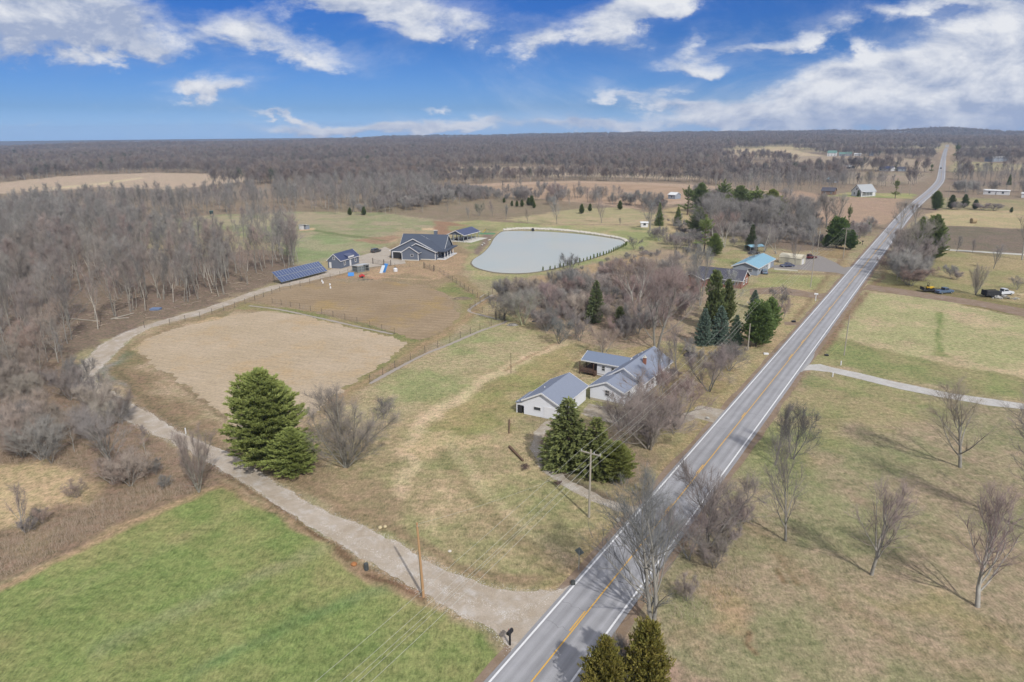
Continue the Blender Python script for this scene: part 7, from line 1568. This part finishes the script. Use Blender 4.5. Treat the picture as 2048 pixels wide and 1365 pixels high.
# guy wire of pole g
g_ = POLES['g_o'].matrix_world.translation; m_ = MB().tube(g_ + Vector((0, 0, 3.6)), g_ + Vector((-3.6, -.5, 0)), .03, n=5); tag(m_.build('guy_wire', mat('yellow_guard', C(190, 180, 120))), 'slanting guy wire beside the grey pole on the green lawn', 'wire')
def mailbox(px, py, rz, m_, label, H=1.1, sc=1.25):
    e = empty('mailbox', at(px, py), rz); e.scale = (sc,) * 3; tag(e, label, 'mailbox'); MB().box(-.06, .06, -.06, .06, 0, H).build('post', m_, e)
    pf = [(-.13, 0), (.13, 0), (.13, .16), (.09, .24), (0, .28), (-.09, .24), (-.13, .16)]
    MB().at(0, 0, H).prism(pf, -.30, .30).build('box', m_, e); MB().box(.135, .15, -.05, -.01, H + .1, H + .3).build('flag', mat('red_lens', (.25, .01, .01)), e)
M_BLKP = mat('black_plastic', (.015, .015, .017), rough=.4)
mailbox(1020, 1291, rdir + 1.57, M_BLKP, 'black mailbox on a post where the lane meets the road', 1.1, 1.25)
mailbox(1631, 602, rdir, M_TRIM, 'white mailbox at the drive of the brick house', 1.1, 1.6); mailbox(1724.5, 491, rdir, M_BLKP, 'black mailbox beside the road near the far grass strip', 1.1, 1.4)
mailbox(1567, 707, rdir, M_BLKP, 'small black mailbox at the road edge before the west dirt drive', .9, 1.0) if False else None
e = empty('road_sign', at(1157.5, 1141), rdir - 1.57 + .1); tag(e, 'grey back of a diamond road sign on a post by the road', 'sign')
MB().tube((0, 0, 0), (0, 0, 2.5), .04, n=8).build('post', M_METAL, e); MB().at(0, .06, 2.35, 0, 0, 0).add([(0, 0, -.55), (.55, 0, 0), (0, 0, .55), (-.55, 0, 0), (0, .03, -.55), (.55, .03, 0), (0, .03, .55), (-.55, .03, 0)], [(0, 1, 2, 3), (7, 6, 5, 4), (0, 4, 5, 1), (1, 5, 6, 2), (2, 6, 7, 3), (3, 7, 4, 0)]).build('plate', mat('sign_back', C(120, 128, 126)), e)
# utility box in the verge, white pedestals, culvert end, posts
def stub(px, py, h, r, m_, label, name='marker_post', cat='post'):
    o = MB().tube((0, 0, 0), (0, 0, h), r, n=8).tube((0, 0, h), (0, 0, h + r * .5), r * .9, r * .3, n=8).build(name, m_); o.location = at(px, py); return tag(o, label, cat)
stub(1665, 754, .9, .13, M_TRIM, 'white marker post on the near side of the grey gravel drive'); stub(1681.5, 731, .9, .12, M_TRIM, 'white marker post on the far side of the grey gravel drive')
stub(733, 1140, .8, .26, M_STEEL, 'dark open well casing in the dug soil by the lane', 'well_casing', 'casing'); stub(372, 868, 1.0, .1, M_TRIM, 'white marker post at the lane behind the many-stemmed tree')
o = MB().box(-.5, .5, -.3, .3, 0, .28).build('white_litter_box', M_TRIM); o.location = at(1532, 709); tag(o, 'white box lying on the verge left of the road', 'box')
o = MB().box(-.35, .35, -.3, .3, 0, .3).build('meter_lid', M_BLKP); o.location = at(1653, 712); tag(o, 'black utility lid on the lawn left of the grey pole', 'lid')
o = MB().box(-.45, .45, -.3, .3, 0, .45).build('culvert_mouth', M_BLKP); o.location = at(1587, 645); tag(o, 'black culvert mouth at the short west dirt drive', 'culvert')
o = MB().tube((0, -.2, .2), (0, .3, .2), .24, n=14).build('culvert_pipe', M_STEEL); o.location = at(1146, 1170, 0); tag(o, 'dark culvert pipe end in the ditch at the lane mouth', 'culvert')
# raised black landscaping rings / tarps in the yard
def low_dome(px, py, a, b, h, m_, label, name, cat):
    n = 18; vs = [(0, 0, h)]; 
    for rr_, zz in ((.6, .8), (1, 0)): vs += [(math.cos(6.283 * k / n) * a * rr_, math.sin(6.283 * k / n) * b * rr_, h * zz) for k in range(n)]
    fs = [(0, 1 + k, 1 + (k + 1) % n) for k in range(n)] + [(1 + k, 1 + n + k, 1 + n + (k + 1) % n, 1 + (k + 1) % n) for k in range(n)]
    o = mesh_obj(name, vs, fs, m_); o.location = at(px, py); return tag(o, label, cat)
low_dome(1381, 712, 1.6, 1.2, .9, M_BLKP, 'black rounded low heap behind the right end of the white house', 'covered_heap', 'heap')
low_dome(1345, 745, 1.4, .9, .6, M_BLKP, 'black covered heap next to the white house east wall', 'covered_heap', 'heap')
low_dome(1025, 651, 1.5, .8, .5, mat('burnt_ash', C(70, 66, 64), c2=C(170, 166, 160), scale=2), 'burn pile of ash and stones at the fence corner', 'burn_pile', 'burn pile')
low_dome(1072, 644, 1.2, .6, .5, M_DARKIN, 'dark scorched heap at the thicket edge', 'scorched_heap', 'heap')
low_dome(925, 598, 3.0, 1.6, .5, mat('brush_heap', C(150, 132, 110), c2=C(110, 100, 84), scale=2), 'low heap of cut branches on the field corner', 'branch_heap', 'heap')
low_dome(1312, 563, .1, .1, .1, M_DARKIN, '', 'x', '') if False else None
def log(px, py, qx, qy, r, label, m_=None):
    a_, b_ = at(px, py), at(qx, qy); o = MB().tube(Vector(a_) + Vector((0, 0, r)), Vector(b_) + Vector((0, 0, r)), r, r * .7, n=8).build('fallen_log', m_ or mat('old_log', C(120, 96, 78), var=.2)); return tag(o, label, 'log')
log(1019, 896, 1046, 924, .22, 'rotting dark log lying on the meadow'); log(1019, 842, 1018, 868, .14, 'thin upright-lying branch in the meadow grass below the garage')
log(222, 640, 268, 628, .18, 'fallen pale trunk on the wood floor near the lane', M_POLE); log(230, 639, 258, 637, .15, 'second fallen pale trunk next to the first', M_POLE); log(120, 637, 200, 644, .16, 'fallen grey trunk deeper in the wood', M_POLE)
log(960, 597, 968, 591, .2, 'pale log beside the dirt track at the gate', M_POLE); log(30, 1060, 45, 1068, .1, 'dead stick in the tan grass') if False else None
o = MB().box(-1.3, 1.3, -.9, .9, .0, .5).build('blue_tarp_stack', mat('faded_blue_tarp', C(120, 140, 176), var=.15)); o.location = at(312, 620); tag(o, 'faded blue tarp-covered stack in the wood by the lane', 'tarp')
o = empty('deer_blind', at(424, 434), .3); tag(o, 'dark raised hunting blind at the edge of the pasture wood', 'blind')
MB().box(-1, 1, -1, 1, 1.6, 3.4).build('cabin', mat('dark_green_panel', C(50, 66, 62)), o); MB().box(-1.15, 1.15, -1.15, 1.15, 3.4, 3.5).build('roof', mat('teal_roof', C(90, 130, 136)), o)
for sx_ in (-.9, .9):
    for sy_ in (-.9, .9): MB().tube((sx_, sy_, 0), (sx_, sy_, 1.6), .06, n=6).build('leg', M_STEEL, o)
# small bush in the meadow
tree('shrub', at(1051, 940), 1.0, 'dark little bush alone on the meadow near the log', sx=1.3, tint=(.7, .5, .5)); tree('shrub', at(1115, 972), .9, 'reddish little bush by the curved drive', sx=1.2, tint=(1, .7, .65))
# ================================================================== FENCES
M_FP = mat('fence_post_wood', C(98, 90, 84), var=.15)
def fence_mesh_mat():
    m_ = bpy.data.materials.new('wire_mesh'); m_.use_nodes = True; m_.node_tree.nodes['Principled BSDF'].inputs['Base Color'].default_value = (.16, .16, .15, 1); m_.node_tree.nodes['Principled BSDF'].inputs['Metallic'].default_value = .3; return m_
M_FW = fence_mesh_mat()
def fence(pts, label, step=4.6, H=1.5, wires=7, vert=.6):
    pw = [np.array(at(*p)[:2]) for p in pts]; o = at(*pts[0]); e = empty('wire_fence', (o.x, o.y, 0)); tag(e, label, 'fence'); wm = MB(); cnt = 0
    for a_, b_ in zip(pw[:-1], pw[1:]):
        L = np.hypot(*(b_ - a_)); n = max(1, round(L / step))
        for k in range(n):
            p = a_ + (b_ - a_) * k / n - np.array([o.x, o.y])
            MB().tube((p[0], p[1], -.1), (p[0], p[1], H + .15), .055, n=6).build('post', M_FP, e); cnt += 1
        a2, b2 = a_ - np.array([o.x, o.y]), b_ - np.array([o.x, o.y])
        for j in range(wires): z = H * (j + .5) / wires; wm.tube((*a2, z), (*b2, z), .008, n=4)
        for k in range(int(L / vert)): p = a2 + (b2 - a2) * k / (L / vert); wm.tube((*p, .05), (*p, H), .006, n=3)
    p = pw[-1] - np.array([o.x, o.y]); MB().tube((p[0], p[1], -.1), (p[0], p[1], H + .15), .055, n=6).build('post', M_FP, e)
    wm.build('wire_net', M_FW, e); return cnt
fence([(289, 656), (340, 650), (400, 636), (470, 616), (510, 601)], 'wire fence with dark posts along the field side of the lane bend')
fence([(510, 601), (560, 583), (620, 568), (680, 552), (712, 542)], 'wire fence along the lane opposite the solar array')
fence([(545, 607), (600, 618), (690, 640), (740, 655), (789, 669)], 'wire fence along the grey strip between the two fields')
fence([(735, 541), (790, 536), (850, 534), (880, 545), (905, 562), (955, 596)], 'wire fence curving around the slate house yard')
fence([(740, 765), (790, 737), (850, 706), (900, 686), (960, 660), (1004, 645)], 'long wire fence through the meadow beside the dirt track')
fence([(1009, 643), (990, 632), (940, 620), (970, 600), (985, 588)], 'zigzag wire fence by the thicket corner', 4.0)
def gate(A_, B_, label):
    a_, b_ = at(*A_), at(*B_); L = math.hypot(b_.x - a_.x, b_.y - a_.y); e = empty('field_gate', a_, math.atan2(b_.y - a_.y, b_.x - a_.x)); tag(e, label, 'gate')
    for x in (0, L): MB().box(x - .1, x + .1, -.1, .1, 0, 2.2).build('post', M_FP, e)
    g = MB()
    for z in (.3, .7, 1.1, 1.5): g.box(.1, L - .1, -.03, .03, z, z + .06)
    g.box(.1, .16, -.03, .03, .3, 1.56).box(L - .16, L - .1, -.03, .03, .3, 1.56).build('rails', M_FP, e)
gate((992, 640), (1010, 643), 'dark rail gate at the fence corner near the burn pile'); gate((746, 528), (768, 531), 'dark rail gate before the slate house, left one'); gate((768, 532), (782, 532), 'dark rail gate before the slate house, right one'); gate((848, 537), (868, 543), 'dark rail gate right of the slate house yard')
# grey weed-cloth strips below the fences
M_CLOTH = mat('grey_weed_cloth', C(176, 166, 156), var=.12, scale=2)
def strip(pts, w, name='fence_strip'):
    pw = [np.array(at(*p)[:2]) for p in pts]; c = catmull(pw, .6); t = np.gradient(c, axis=0); t /= np.hypot(t[:, 0], t[:, 1])[:, None]; n = np.stack([-t[:, 1], t[:, 0]], 1); vs = []
    for i in range(len(c)):
        j = (float(fbm(c[i][0], c[i][1], 5, 3)) - .5) * .5
        vs += [(*(c[i] - n[i] * (w / 2 + j)), .036), (*(c[i] + n[i] * (w / 2 + j)), .036)]
    o = mesh_obj(name, vs, [(2 * i, 2 * i + 1, 2 * i + 3, 2 * i + 2)[::-1] for i in range(len(c) - 1)], M_CLOTH); tag(o, kind='structure')
strip([(740, 768), (790, 740), (850, 709), (900, 689), (960, 663), (1006, 647), (1012, 642)], .9); strip([(498, 612), (560, 620), (640, 637), (720, 655), (786, 669)], .9); strip([(1000, 640), (960, 630), (938, 622), (955, 608), (985, 590)], .8)
# ================================================================== HAZE
hz = MB().box(-5200, 5200, -900, 5600, -60, 125).build('haze', None)
hm = bpy.data.materials.new('thin_haze'); hm.use_nodes = True; hm.node_tree.nodes.clear(); N = NT(hm.node_tree)
vol = N.n('ShaderNodeVolumePrincipled', i={'Color': (.56, .72, 1.0), 'Density': 0.00011, 'Anisotropy': 0.3})
ho = N.n('ShaderNodeOutputMaterial'); N.nt.links.new(vol.outputs[0], ho.inputs['Volume'])
hz.data.materials.clear(); hz.data.materials.append(hm); tag(hz, kind='stuff'); hz.display_type = 'WIRE'
